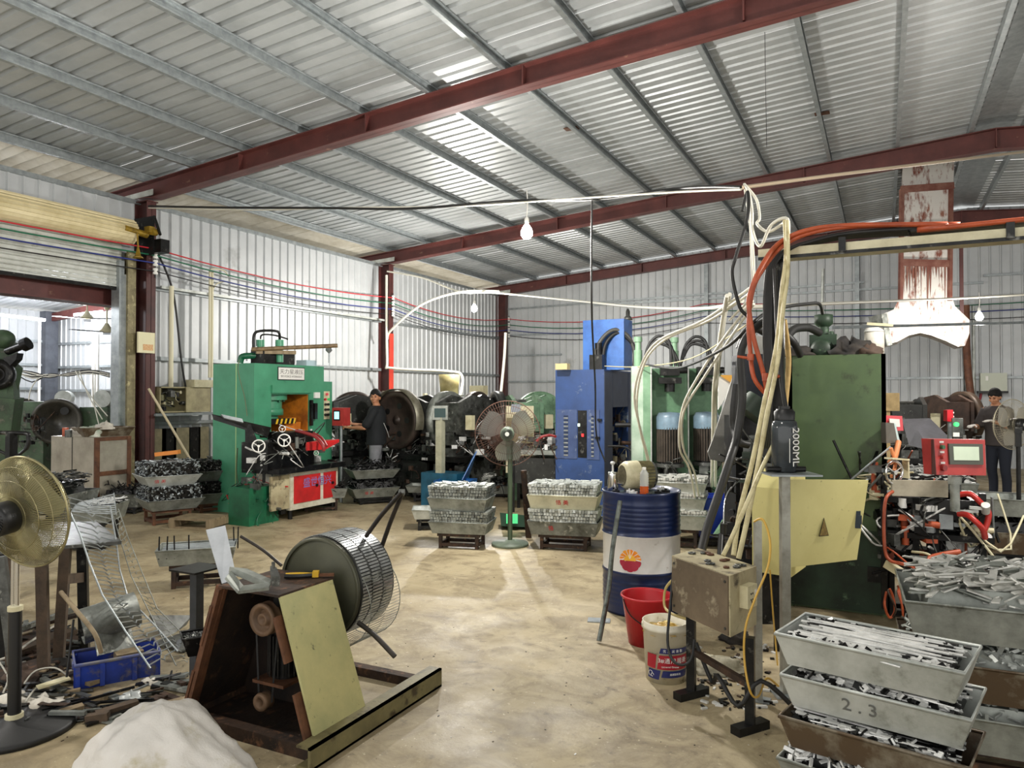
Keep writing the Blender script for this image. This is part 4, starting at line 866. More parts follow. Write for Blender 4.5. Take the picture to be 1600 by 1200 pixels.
# ================================================================ PEDESTAL FANS
def fan(label, base, hc, axis, R, pole_m, cage_m, motor_m, r_base=.27, pole_r=.012, lower=None, rear=True, nw=80, hub_r=.09, blades=3, wr=.0012, motor_len=.12, blade_m=None):
    t = thing('pedestal_fan', label, 'fan', base); axis = V(axis).normalized(); hc = V(hc)
    m = MB(); m.lathe([(0, .0), (r_base, .0), (r_base, .02), (r_base * .97, .032), (.06, .04), (.045, .06), (0, .06)], base, n=48); m.build('base_disc', motor_m if lower is None else black_soft, t)
    top = V((base[0], base[1], hc.z - .16 * (R / .26)))
    if lower:
        m = MB(); m.cyl(V(base) + V((0, 0, .05)), V((base[0], base[1], lower)), .029, n=20); m.build('lower_tube', black, t)
        m = MB(); m.cyl((base[0], base[1], lower - .01), (base[0], base[1], lower + .012), .033, n=20); m.cyl((base[0], base[1], .05), (base[0], base[1], .08), .04, n=14); m.build('collar', cream, t)
        m = MB(); m.cyl((base[0] + RT.x * .008, base[1] + RT.y * .008, lower), top + RT * .008, .011, n=12); m.cyl((base[0] - RT.x * .014, base[1] - RT.y * .014, lower), top - RT * .014, .008, n=12); m.build('chrome_pole', chrome, t)
    else:
        m = MB(); m.cyl(V(base) + V((0, 0, .04)), top, pole_r, n=14); m.build('pole', pole_m, t)
    m = MB(); m.box(top + V((0, 0, .02)), (.05, .06, .16)); m.box(top + V((0, 0, .1)) , (.06, .09, .06)); m.build('tilt_joint', black if lower else motor_m, t)
    rear_c = hc - axis * (motor_len + .02)
    m = MB(); m.lathe([(0, -.0), (hub_r * .9, .0), (hub_r, .02), (hub_r, motor_len), (hub_r * .7, motor_len + .02)], rear_c, axis, n=30); mo = m.build('motor_housing', motor_m, t)
    _, _, d, u, v_ = m.frame(hc, hc + axis)
    m = MB()
    for i in range(24):
        a = 2 * pi * i / 24; e = u * cos(a) + v_ * sin(a); e2 = u * cos(a + .35) + v_ * sin(a + .35); m.bar(rear_c - axis * .002 + e * hub_r * .35, rear_c - axis * .002 + e2 * hub_r * .85, .004)
    m.build('vent_slats', steel_dk, mo)
    m = MB(); m.cyl(rear_c - axis * .001, rear_c - axis * .008, hub_r * .3, n=20); m.build('badge', mat('pale_badge', '#cdd0c8', .4), mo)
    dd = .1 * R / .26
    for side in (-1, 1):
        m = MB(); pc = hc
        for i in range(nw):
            a = 2 * pi * i / nw; e = u * cos(a) + v_ * sin(a)
            pts = [pc + e * hub_r * .8 + axis * side * dd * .75, pc + e * R * .5 + axis * side * dd * .72, pc + e * R * .85 + axis * side * dd * .45, pc + e * R + axis * 0]
            m.tube(pts, wr, n=3, sub=1)
        m.build('rear_guard' if side < 0 else 'front_guard', cage_m, t)
        m = MB()
        for rr, kk in ((.35, .74), (.62, .66), (.85, .45)): m.tube([pc + (u * cos(2 * pi * k / 40) + v_ * sin(2 * pi * k / 40)) * R * rr + axis * side * dd * kk for k in range(40)], wr * 1.2, n=3, sub=1, closed=True)
        m.build('guard_ring', cage_m, t)
    m = MB(); m.tube([hc + (u * cos(2 * pi * k / 56) + v_ * sin(2 * pi * k / 56)) * R for k in range(56)], wr * 3.2, n=6, sub=1, closed=True); m.build('outer_rim', cage_m, t)
    for b_ in range(blades):
        m = MB(); a0_ = 2 * pi * b_ / blades + .5; vs = []
        for i in range(7):
            r_ = R * (.2 + .7 * i / 6); wd = .3 + .42 * sin(pi * min(1, .15 + i / 6 * .8))
            for s in (-1, 1): a = a0_ + s * wd; vs.append(hc + (u * cos(a) + v_ * sin(a)) * r_ + axis * s * .022)
        m.add(vs, [(2 * i, 2 * i + 1, 2 * i + 3, 2 * i + 2) for i in range(6)], True); m.build('blade', blade_m or galv_dull, t)
    m = MB(); m.lathe([(0, -.03), (R * .22, -.03), (R * .22, .02), (R * .1, .04), (0, .04)], hc, axis, n=20); m.build('blade_hub', motor_m, t)
    return t
fwd = V((FW.x, FW.y, 0)).normalized()
fan('large silver pedestal fan with black motor in the left foreground', A(22, 1140, 3.56).xy.to_3d(), A(40, 800, 3.45), fwd * .93 + RT * .3 + V((0, 0, .12)), .262, chrome, mat('fan_wire_brass', '#a39a70', .3, .6, '#6f694e', 8), black,
    lower=ZH(957, 3.5), nw=130, hub_r=.075, wr=.0019, blade_m=mat('smoky_blade_plastic', '#a9a27c', .25, 0, trans=.2), motor_len=.14)
olv = mat('grey_green_fan_paint', '#6c7868', .45, 0, '#4b5548', 6)
fan('green industrial pedestal fan with brown guard in the middle of the hall', G(797, 852), A(793, 677, 7.95), fwd * .99 + RT * .02, .35, mat('fan_pole_green', '#4f5e48', .45, .1), mat('brown_guard_wire', '#65483c', .6, .2), olv, r_base=.2, pole_r=.026, nw=70, hub_r=.075, wr=.0016, blade_m=mat('pale_blade', '#9da297', .3, 0, trans=.92), motor_len=.16)
fan('dark pedestal fan in front of the worker at the right', A(1592, 800, 7.1).xy.to_3d(), A(1582, 663, 7.2), fwd * .95 - RT * .3, .245, steel_dk, mat('pale_guard_wire', '#b3ab93', .4, .4), steel_dk, r_base=.2, pole_r=.02, nw=60, hub_r=.06, wr=.0012, blade_m=mat('clear_grey_blade', '#a9a598', .3, 0, trans=.5), motor_len=.1)
# ================================================================ LEFT FOREGROUND: SCRAP
# strip of slotted steel hanging in a curtain
L1_ = [A(96, 770, 4.3), A(125, 835, 4.3), A(140, 880, 4.2), A(160, 930, 4.1), A(195, 985, 4.0), A(235, 1044, 3.95)]
L2_ = [A(172, 790, 4.6), A(182, 850, 4.55), A(187, 890, 4.5), A(200, 935, 4.4), A(240, 975, 4.3), A(278, 1018, 4.15)]
ladder(L1_, L2_, 7, rail=.005, rw_=.0055).build('slotted_steel_strip', galv, label='hanging ladder-like strip of slotted steel beside the silver fan', cat='strip')
L3_ = [A(175, 800, 4.7), A(190, 850, 4.7), A(205, 900, 4.7), A(225, 940, 4.6), A(250, 990, 4.5), A(275, 1040, 4.3)]; L4_ = [A(185, 795, 4.9), A(200, 840, 4.9), A(222, 895, 4.9), A(245, 950, 4.8), A(280, 985, 4.7), A(310, 1030, 4.5)]
ladder(L3_, L4_, 6, rail=.003, rw_=.003).build('slotted_steel_strip', galv_dull, label='thin faded strip of slotted steel behind the hanging one', cat='strip')
m = ladder([A(125, 785, 5.0), A(118, 790, 5.0), A(112, 800, 5.0)], [A(178, 770, 5.0), A(180, 788, 5.0), A(182, 805, 5.0)], 5, rail=.004, rw_=.005); m.build('slotted_steel_strip', galv, label='short end of slotted strip lying above the work table', cat='strip')
# curled sheet
c = A(165, 975, 4.3); ax = (RT * .75 + fwd * .6 + V((0, 0, .18))).normalized(); m = MB(); m.lathe([(.1, 0), (.1, .3), (.096, .3), (.096, 0), (.1, 0)], c - ax * .13 + V((0, 0, .03)), ax, n=28, a0=.4, a1=5.4)
m.slab([A(140, 950, 4.25), A(192, 935, 4.5), A(212, 1010, 4.4), A(152, 1025, 4.1)], .004)
m.build('curled_sheet', galv_dirty, label='grey steel sheet curled into a roll above the blue crate', cat='sheet')
# blue crate
c = G(182, 1056); rz = YAW + radians(33); tt = thing('blue_crate', 'low blue plastic crate with dirty pale rim', 'crate', c, rz); Pq = Loc(tt)
m, r = tray_mb(.42, .26, .14, .018); Pq.part(m, 'crate_shell', blue_dirty)
m = MB(); m.tube([(-.212, -.132, .138), (.212, -.132, .138), (.212, .132, .138), (-.212, .132, .138)], .011, n=6, sub=1, closed=True); Pq.part(m, 'rim', mat('grimy_grey_rim', '#7d7a74', .6, 0, '#2f4aa0', 8))
for x in (-.2, -.08, .08, .2):
    for s in (-1, 1): m = MB(); m.bb(x - .012, x + .012, s * .118, s * .137, .005, .13); Pq.part(m, 'rib', blue_dirty)
for y in (-.1, .1): m = MB(); m.bb(-.217, -.195, y - .012, y + .012, .005, .13); Pq.part(m, 'rib', blue_dirty)
m = MB(); m.bb(-.222, -.208, -.05, .05, .1, .125); Pq.part(m, 'handle', MATS['grimy_grey_rim'])
m = MB(); m.box(c + V((.05, 0.04, .09)), (.14, .1, .1), Rz(rz + .1)); m.build('timber_block', wood, label='small timber block inside the blue crate', cat='block')
# work table
tb = [(0, 845, 4.6), (188, 842, 4.9), (150, 858, 4.4), (-20, 865, 4.0)]
tt = thing('scrap_workbench', 'crude steel-topped workbench behind the silver fan', 'workbench', G(90, 985)); q = [A(-30, 838, 5.0), A(150, 838, 5.1), A(188, 842, 4.7), (A(150, 858, 4.25))]
q = [A(-60, 835, 5.1), A(150, 830, 5.2), A(190, 848, 4.5), A(-20, 862, 4.2)]; zz = q[2].z; q = [V((k.x, k.y, zz)) for k in q]
m = MB(); m.slab(q, .02); m.build('bench_top', steel_md, tt)
for k, (px, py, d) in enumerate(((103, 865, 4.4), (128, 862, 4.7), (65, 865, 4.25), (5, 865, 4.4))):
    a = A(px, 855, d); b = G(px + (-12 if k == 0 else 4), 617 + 1.62 * F / d); m = MB(); m.bar(V((a.x, a.y, zz)), b, .055, .06); m.build('leg', wood_br if k in (0, 2) else steel_dk, tt)
a, b = A(100, 905, 4.4), A(130, 902, 4.7); m = MB(); m.bar(a, b, .03, .06); m.build('cross_brace', wood_br, tt)
# scrap pieces: (name, category, label, material, shape...)
def barpx(a, b, w, h, mt, name, label, cat): m = MB(); m.bar(A(*a), A(*b), w, h); return m.build(name, mt, label=label, cat=cat)
def g3(px, py, z=0): p = G(px, py); p.z = z; return p
for (nm, cat, lb, mt, a, b, w, h, z) in (
    ('timber_plank', 'plank', 'brown plank lying flat left of the blue crate', wood_br, (0, 1040), (110, 1000), .12, .03, .05),
    ('rusty_bar', 'bar', 'rusty flat bar under the curled sheet', rust, (20, 1010), (125, 985), .06, .02, .1),
    ('steel_tube', 'tube', 'long grey steel tube slanting over the scrap at the left edge', galv_dirty, (0, 1030), (118, 985), .03, .03, .14),
    ('timber_offcut', 'timber', 'short timber offcut by the fan base', wood, (60, 1130), (130, 1112), .05, .02, .02),
    ('timber_offcut', 'timber', 'reddish brown timber offcut in front of the white sack', wood_br, (150, 1125), (215, 1108), .05, .04, .02),
    ('timber_offcut', 'timber', 'small brown block beside the white sack', wood_br, (135, 1130), (170, 1128), .04, .04, .02),
    ('steel_rod', 'rod', 'thin dark rod on the floor before the blue crate', steel_dk, (90, 1115), (210, 1085), .012, .012, .03),
    ('steel_rod', 'rod', 'second dark rod lying across the floor before the crate', steel_dk, (100, 1105), (240, 1100), .012, .012, .015),
    ('steel_rod', 'rod', 'short bright rod by the sack', galv, (180, 1098), (232, 1078), .01, .01, .02),
    ('yellow_strip', 'strip', 'short pale yellow board behind the fan base', cream, (58, 1095), (108, 1082), .05, .01, .07),
    ('rusty_plate', 'plate', 'dark rusty plate lying under the workbench', rust, (30, 1000), (100, 1020), .3, .02, .03),
    ('rusty_plate', 'plate', 'rusty plate near the left picture edge', rust, (-20, 1075), (70, 1050), .22, .015, .04),
    ('steel_angle', 'angle bar', 'dark angle bar standing at the left edge behind the fan pole', steel_dk, (12, 1060), (14, 1040), .04, .04, .01),
    ('timber_offcut', 'timber', 'flat grey timber piece right of the fan base', wood, (95, 1060), (150, 1075), .07, .02, .02)):
    m = MB(); m.bar(g3(*a, z), g3(*b, z + .01), w, h); m.build(nm, mt, label=lb, cat=cat)
barpx((0, 870, 3.9), (22, 1035, 3.9), .05, .05, steel_md, 'steel_angle', 'grey steel upright behind the fan pole at the left edge', 'angle bar')
barpx((14, 870, 4.1), (14, 1040, 4.1), .03, .03, wood_br, 'timber_post', 'thin brown upright behind the fan pole', 'post')
m = MB(); m.tube([A(95, 925, 4.1), A(120, 955, 4.0), A(148, 990, 3.9), A(158, 1020, 3.9)], .012, n=7); m.build('worn_hammer_handle', wood, label='worn wooden handle slanting into the blue crate', cat='handle')
m = MB(); m.tube([A(115, 968, 4.0), A(110, 1010, 3.95), A(104, 1058, 3.9)], .006); m.build('hooked_rod', steel_dk, label='thin dark rod standing beside the blue crate', cat='rod')
wc = mat('pale_wire', '#b9b5a8', .5)
for i, (pp, lb) in enumerate((([(-5, 1060), (20, 1050), (45, 1030), (90, 998)], 'pale flexible conduit curving over the scrap at the left edge'), ([(38, 1085), (55, 1065), (85, 1060), (105, 1072)], 'white wire loop right of the black fan tube'), ([(40, 1115), (60, 1090), (100, 1075)], 'white wire running to the fan base'), ([(-5, 1045), (12, 1075), (5, 1100)], 'white wire curl at the left edge'))):
    m = MB(); m.tube([g3(x, y, .1 if i == 0 else .06) for x, y in pp], .008 if i == 0 else .005); m.build('scrap_wire', wc, label=lb, cat='wire')
for i, (px, py, r, mt, lb) in enumerate(((68, 1108, (.14, .09, .05), cloth_w, 'dirty white cloth behind the fan base'), (20, 1105, (.12, .1, .06), cloth_w, 'crumpled white plastic at the left of the fan tube'), (95, 1045, (.16, .1, .05), mat('dark_rag_cloth', '#3a3733', .8, 0, '#1f1d1b', 9), 'dark oily rag heap in front of the workbench'), (30, 1065, (.15, .12, .06), MATS['brown_cloth'], 'brown oily rag at the left edge'), (205, 1095, (.07, .05, .04), mat('clear_film', '#c9cdcb', .3, 0, '#9fa5a3', 9), 'piece of clear plastic film near the white sack'), (235, 1067, (.06, .04, .02), cloth_w, 'scrap of stained paper beyond the blue crate'))):
    p = G(px, py); rag((p.x, p.y, 0.002), r, mt, 'rag' if i not in (4, 5) else 'plastic_film', lb, 'rag', 20 + i)
# white sack in the corner
m = MB(); m.ell((0, 0, 0), (.36, .3, .3), 120, 80); rr2 = random.Random(2); c = G(252, 1215); out = []
for q in m.v:
    q = V(q); a = atan2(q.y, q.x); zf = max(q.z, 0)
    pf = min(1, (q.x ** 2 + q.y ** 2) / .02); fold = pf * (.05 * sin(a * 4 + q.z * 9) + .03 * sin(a * 9 - q.z * 14 + 2)) + .03 * sin(q.x * 17 + q.y * 9 + 1) + .018 * sin(q.x * 33 - q.y * 28) + .012 * sin(q.x * 60 + q.y * 33) * sin(q.z * 40) + .008 * sin(q.y * 90 + q.z * 50)
    nz = noise.noise(q * 5.5 + V((3, 1, 2))); nz2 = noise.noise(q * 13 + V((7, 1, 9))); fold += .085 * (.35 - min(.35, abs(nz) * 1.6)) + .045 * (.3 - min(.3, abs(nz2) * 1.3)); s = 1 + fold * (1 if q.z > 0 else .3); sh = 1 - .12 * zf / .3
    out.append((c.x + q.x * s * sh * (1.15 if q.x > 0 else 1) , c.y + q.y * s * sh, max(0, zf * (1 + .5 * fold)) * (1 - .35 * max(0, q.x) / .36)))
m.v = out; m.build('white_sack', mat('woven_white_sack', '#e2ded8', .5, 0, '#cbc6bd', 3, .5, .25, .25, 120, c3='#b3a98a', s3=3, m3=.6), label='bulging white woven sack in the bottom left corner', cat='sack')
# grey hopper and white bracket beyond crate
m = MB(); m.slab([A(233, 962, 5.0), A(300, 962, 5.3), A(275, 1002, 5.0), A(262, 1002, 4.9)], .01); m.slab([A(276, 1004, 4.6), A(301, 978, 4.7), A(301, 1015, 4.6), A(278, 1018, 4.5)], .01); m.bb(*(lambda p: (p.x - .2, p.x + .1, p.y - .02, p.y + .2, 0, .02))(G(275, 1015)))
m.build('sheet_hopper', steel_md, label='dark grey sheet metal hopper left of the dark post', cat='hopper')

# loose scrap heap and floor crumbs
rs = random.Random(77); m = MB()
for i in range(330):
    px, py = rs.uniform(-60, 300), rs.uniform(985, 1135)
    if px > 240 - (py - 985) * .2 and py < 1060: continue
    if 115 < px < 245 and py < 1085: continue
    p = G(px, py); l = rs.uniform(.05, .3); m.box((p.x, p.y, rs.uniform(.005, .05 if px < 110 else .02)), (l, rs.uniform(.008, .05), rs.uniform(.003, .02)), Rz(rs.gauss(.6, .7)) @ Ry(rs.gauss(0, .12)), m=rs.choice((0, 0, 1, 2, 3, 4)))
m.build('scrap_heap', (steel_dk, rust, steel_md, wood, galv_dirty), label='loose scrap strips and offcuts littering the floor round the silver fan base', cat='scrap', kind='stuff')
m = MB()
for i in range(220):
    px, py = rs.uniform(80, 1500), rs.uniform(830, 1190)
    p = G(px, py); s_ = rs.uniform(.002, .006); m.box((p.x, p.y, s_ * .3), (s_ * rs.uniform(1, 3), s_, s_ * .5), Rz(rs.uniform(0, 3)), m=rs.choice((0, 0, 1, 2)))
for i in range(150):
    p = G(rs.uniform(1090, 1210), rs.uniform(1010, 1110)); s_ = rs.uniform(.006, .02); m.box((p.x, p.y, s_ * .3), (s_ * rs.uniform(1, 3), s_, s_ * .6), Rz(rs.uniform(0, 3)), m=rs.choice((0, 0, 1, 2)))
m.build('floor_crumbs', (steel_dk, wood_br, steel_br), label='tiny dark crumbs and chips scattered over the concrete floor', cat='debris', kind='stuff')
# ================================================================ MIDDLE GROUND
def clutter(t, lo, hi, n, mats, seed, name='tooling', s=1.):
    r = random.Random(seed); m = MB(); lo, hi = V(lo), V(hi)
    for i in range(n):
        p = V([r.uniform(lo[k], hi[k]) for k in range(3)]); mi = r.randrange(len(mats)); q = r.random()
        if q < .4: m.box(p, (r.uniform(.03, .14) * s, r.uniform(.03, .1) * s, r.uniform(.02, .1) * s), Rz(r.choice((0, pi / 2, r.uniform(0, 3)))), m=mi)
        elif q < .7: d = V(r.choice(((1, 0, 0), (0, 1, 0), (0, 0, 1)))) * r.uniform(.05, .16) * s; m.cyl(p, p + d, r.uniform(.008, .03) * s, n=8, m=mi)
        else:
            q2 = [p + V((r.uniform(-.12, .12), r.uniform(-.12, .12), r.uniform(-.12, .12))) * s * k for k in (0, 1, 1.6, 2.2)]; m.tube(q2, r.uniform(.004, .01) * s, n=5, sub=3, m=mi)
    return m.build(name, mats, t, kind='stuff')
def handwheel(t, c, ax, r, mt, name='handwheel'):
    m = MB(); a, b, d, u, v_ = m.frame(c, V(c) + V(ax)); c = V(c)
    m.tube([c + (u * cos(2 * pi * k / 24) + v_ * sin(2 * pi * k / 24)) * r for k in range(24)], r * .12, n=6, sub=1, closed=True)
    for k in range(3): e = u * cos(2 * pi * k / 3 + .5) + v_ * sin(2 * pi * k / 3 + .5); m.bar(c, c + e * r, r * .16, r * .1)
    m.cyl(c - d * r * .2, c + d * r * .2, r * .22, n=10); return m.build(name, mt, t)
# ---- emerald press
XF = G(396, 805).x; e0 = G(396, 805); yA = e0.y; xB = YP(333, 600, yA).x
yM = XP(506, 600, XF).y; yE = XP(519, 600, XF - .05).y
Z = lambda px, py: XP(px, py, XF).z
Yf_ = lambda px: XP(px, 600, XF).y
zt = ZH(567, dep(e0))
t = thing('emerald_press', 'emerald green hydraulic press with white company sign and hazard stripes', 'press', ((XF + xB) / 2, (yA + yM) / 2, 0))
cy0, cy1 = Yf_(424), Yf_(483); cz0, cz1 = Z(450, 690), Z(450, 616)
m = MB(); m.bb(xB, XF, yA, cy0, 0, zt); m.bb(xB, XF, cy1, yM, 0, zt); m.bb(xB, XF, cy0, cy1, cz1, zt); m.bb(xB, XF, cy0, cy1, 0, cz0); m.bb(xB, xB + .04, cy0, cy1, cz0, cz1); m.build('press_frame', gpress, t)
m = MB(); m.bb(xB + .1, XF - .05, yM, yE, 0, Z(510, 596)); m.build('side_box', gpress, t)
m = MB(); m.bb(XF, XF + .03, cy0 - .01, cy1 + .03, Z(450, 614), Z(450, 602)); m.build('lintel_plate', gpress, t)
m = MB(); m.bb(xB + .04, XF - .02, cy1 - .012, cy1 - .002, cz0, cz1); m.bb(xB + .04, XF, cy0, cy1, cz0 - .0, cz0 + .01); m.build('orange_lit_inner_face', mat('orange_light_tint', '#d07d22', .5, 0, '#8a4f1c', 5), t, label='inside of the opening with orange light painted on')  # orange light in the opening is put into this face's colour
cx = (XF + xB) / 2 + .05; cyc = (Yf_(425) + Yf_(466)) / 2; r1 = .2
m = MB(); m.cyl((cx, cyc, Z(450, 625)), (cx, cyc, cz1), .27, n=32); m.build('ram_flange', gpress, t)
m = MB(); m.cyl((cx, cyc, Z(450, 648)), (cx, cyc, Z(450, 625)), .2, n=32); m.lathe([(0, 0), (.22, 0), (.22, .08), (.2, .1)], (cx, cyc, Z(450, 649)), n=32); m.cyl((cx, cyc, Z(450, 655)), (cx, cyc, Z(450, 649)), .15, n=24); m.build('ram', gpress, t)
for k in range(6): m = MB(); a = k * pi / 3; m.cyl((cx + .23 * cos(a), cyc + .23 * sin(a), Z(450, 628)), (cx + .23 * cos(a), cyc + .23 * sin(a), Z(450, 624)), .02, n=8); m.build('flange_bolt', gpress_dk, t)
yb = mat('hazard_yellow', '#e3b72a', .45)
m = MB(); m.bb(XF - .3, XF - .02, cy0 + .01, cy1 - .25, Z(450, 662), Z(450, 654)); m.build('die_block', black, t)
for k in range(5):
    y = cy0 + .1 + k * .085; z0_, z1_ = Z(450, 662), Z(450, 654); m = MB(); m.slab([(XF - .017, y, z0_), (XF - .017, y + .035, z0_), (XF - .017, y + .06, z1_), (XF - .017, y + .025, z1_)], .003); m.build('hazard_stripe', yb, t)
or_ = mat('orange_lit_paint', '#e08a2a', .45, 0, '#b9661c', 6)
m = MB(); m.bb(XF - .5, XF - .1, Yf_(455), Yf_(478), Z(465, 680), Z(465, 660)); m.bb(XF - .45, XF - .15, Yf_(462), Yf_(475), Z(465, 660), Z(465, 653)); m.bb(XF - .1, XF + .1, Yf_(446), Yf_(470), Z(465, 688), Z(465, 672)); m.build('orange_tool_block', or_, t)
m = MB(); sy0, sy1, sz0, sz1 = Yf_(434.5), Yf_(474.5), Z(455, 593), Z(455, 575); m.bb(XF, XF + .006, sy0 - .012, sy1 + .012, sz0 - .012, sz1 + .012); m.build('sign_border', black, t)
m = MB(); m.bb(XF + .004, XF + .01, sy0, sy1, sz0, sz1); sg = m.build('company_sign', white, t)
tm = mat('sign_grey_letter', '#6f6d68', .5)
text('天力星液压', 'sign_lettering', facing((XF + .0115, (sy0 + sy1) / 2, sz0 + (sz1 - sz0) * .64), (0, 1, 0), (0, 0, 1)), (sz1 - sz0) * .46, tm, sg, .0005, sx=1.25)
text('SKY-FORCE HYDRAULIC', 'sign_lettering', facing((XF + .0115, (sy0 + sy1) / 2, sz0 + (sz1 - sz0) * .25), (0, 1, 0), (0, 0, 1)), (sz1 - sz0) * .25, tm, sg, .0005, sx=.95)
m = MB(); m.bb(XF - .05, XF - .035, Yf_(507.5), Yf_(518), Z(512, 655), Z(512, 611.5)); pnl = m.build('button_panel', cream, t)
for (dz, dy, cc) in ((616, .5, 'e05060'), (624, .25, 'c02030'), (624, .75, '45d070'), (632, .3, '202020'), (632, .7, '202020'), (640, .3, '202020'), (640, .7, '202020'), (648, .3, '202020'), (648, .7, '202020')):
    y = Yf_(507.5 + 10.5 * dy); m = MB(); m.cyl((XF - .036, y, Z(512, dz)), (XF - .01, y, Z(512, dz)), .02, n=10); m.build('push_button', mat('button_' + cc, '#' + cc, .3), pnl)
m = MB(); m.bb(XF, XF + .03, Yf_(490), Yf_(494), Z(492, 622), Z(492, 613)); m.bb(XF, XF + .028, Yf_(494), Yf_(498), Z(496, 622), Z(496, 613)); m.build('gauge', white, t)
m = MB(); m.bb(XF + .02, XF + .06, Yf_(482), Yf_(485), Z(484, 665), Z(484, 625)); m.bb(XF + .02, XF + .08, Yf_(486), Yf_(490), Z(484, 655), Z(484, 630)); m.build('limit_switch_rail', steel_dk, t)
# side seam, top pipes
m = MB(); xs = YP(369, 600, yA).x; m.bb(xs - .006, xs + .006, yA - .004, yA, 0, zt); m.build('side_seam', mat('pale_green_seam', '#a9c78c', .5), t)
gp = gpress_dk
def on(px, py, d): return A(px, py, d)
m = MB(); m.tube([on(375, 567, 10.2), on(378, 558, 10.2), on(388, 556, 10.2), on(408, 556, 10.3)], .045, n=10); m.build('green_pipe', gp, t)
for px in (407, 437): m = MB(); m.cyl(on(px, 566, 10.4), on(px, 541, 10.4), .05); m.cyl(on(px, 541, 10.4), on(px, 531, 10.4), .06, n=14); m.build('valve_post', gpress, t)
m = MB(); m.bb(on(420, 560, 10.4).x - .12, on(420, 560, 10.4).x + .12, on(440, 560, 10.4).y - .3, on(440, 560, 10.4).y + .3, zt, zt + .2); m.build('pump_block', steel_dk, t)
m = MB(); m.tube([on(396, 545, 10.3), on(397, 523, 10.3), on(408, 517, 10.3), on(434, 518, 10.3), on(437, 530, 10.4)], .02, n=8); m.tube([on(407, 530, 10.4), on(410, 523, 10.4), on(430, 524, 10.4), on(450, 530, 10.5)], .013); m.build('hydraulic_hose', black_soft, t)
m = MB(); m.cyl(on(393, 546, 10.1), on(527, 540, 10.6), .03, n=10); m.build('bamboo_pole', bamboo_d, label='bamboo pole lying across the top of the emerald press', cat='pole')
m = MB(); m.bar(on(400, 550, 10.15), on(462, 551, 10.4), .07, .05); m.build('timber_batten', wood, label='split timber batten under the bamboo pole on the emerald press', cat='timber')
m = MB(); p = V((XF - .2, yM - .15, zt)); m.bb(p.x - .1, p.x + .1, p.y - .12, p.y + .1, zt, zt + .09); m.build('battery_box', mat('pale_blue_box', '#b9cdd6', .5), label='small pale blue box on the right end of the emerald press', cat='box')
m = MB(); p = on(514, 552, 10.8); m.cyl(p - V((0, 0, .14)), p, .01, n=6); m.lathe([(.01, 0), (.05, .04), (.045, .1), (0, .1)], p, n=12); m.build('warning_lamp', galv, label='small grey lamp standing on the right corner of the emerald press', cat='lamp')
m = MB(); m.tube([on(374, 562, 10.0), on(372, 580, 9.97), on(382, 620, 9.97), on(386, 650, 9.95)], .006); m.tube([on(371, 700, 9.9), on(370, 745, 9.9), on(380, 768, 9.9), on(397, 775, 9.9)], .008); m.build('side_cable', mat('olive_cable', '#5c6b4a', .5), t)
# ---- feeding table in front of it
XT = A(455, 760, 9.55).x; Yt = lambda px: XP(px, 700, XT).y; Zt = lambda px, py: XP(px, py, XT).z
ya, yb_ = Yt(454), Yt(528)
t = thing('press_feeder', 'black feeding machine with handwheels on a red and white cabinet', 'machine', (XT - .3, (ya + yb_) / 2, 0))
wf = mat('dirty_white_frame', '#dcd8c6', .45, 0, '#b2aa8f', 5)
zc_ = Zt(455, 738); m = MB(); m.bb(XT - .6, XT, ya, yb_, .12, zc_); m.build('cabinet_body', wf, t)
ym = Yt(503); rp = mat('signal_red_door', '#cc2a2a', .4, 0, '#a82222', 6)
for y0_, y1_ in ((ya + .06, ym - .04), (ym + .03, yb_ - .05)): m = MB(); m.bb(XT, XT + .012, y0_, y1_, .2, zc_ - .06); dd_ = m.build('red_door', rp, t); m = MB(); m.cyl((XT + .012, y1_ - .08, .4), (XT + .03, y1_ - .08, .4), .02, n=8); m.build('door_latch', black, dd_)
text('盛世恒兴', 'blue_lettering', facing((XT + .014, ya + .5, zc_ - .17), (0, 1, 0), (0, 0, 1)), .14, mat('lavender_letter', '#7f78b8', .5), t, .001)
for y in (ya + .05, yb_ - .05):
    for x in (XT - .05, XT - .5): m = MB(); m.cyl((x, y, 0), (x, y, .12), .03, n=10); m.build('leg', steel_dk, t)
m = MB(); m.bb(XT - .55, XT + .1, ya - .3, yb_ + .05, zc_, zc_ + .07); m.build('bed_plate', steel_dk, t)
m = MB(); m.bb(XT - .5, XT - .05, ya - .35, ya + .5, zc_ + .05, Zt(455, 690)); m.bb(XT - .3, XT + .02, ya - .1, ya + .4, Zt(455, 700), Zt(455, 675)); m.build('feeder_body', steel_dk, t)
m = MB(); m.slab([A(331, 647, 9.3), A(334, 656, 9.3), A(418, 683, 9.5), A(424, 668, 9.5)], .05); m.hexa([A(383, 663, 9.4), A(392, 663, 9.4), A(392, 663, 9.8), A(383, 663, 9.8)], [A(383, 692, 9.4), A(404, 694, 9.4), A(404, 694, 9.8), A(383, 692, 9.8)]); m.build('feed_chute', steel_dk, t)
m = MB(); m.slab([A(345, 648, 9.25), A(350, 654, 9.25), A(380, 661, 9.35), A(378, 655, 9.35)], .04); m.build('chute_liner', galv, t)
handwheel(t, A(404, 697, 9.2), RT * .4 - fwd, .075, white); handwheel(t, A(444, 688, 9.2), RT * .5 - fwd, .075, white); handwheel(t, A(441, 670, 9.4), RT * .5 - fwd, .04, white); handwheel(t, A(494, 708, 9.4), RT * .5 - fwd, .03, white)
m = MB(); m.slab([A(479, 693, 9.4), A(479, 704, 9.4), A(508, 702, 9.7), A(530, 690, 9.9)], .03); m.slab([A(479, 693, 9.4), A(510, 691, 9.7), A(530, 688, 9.9), A(500, 689, 9.9)], .03); m.build('red_guard', rp, t)
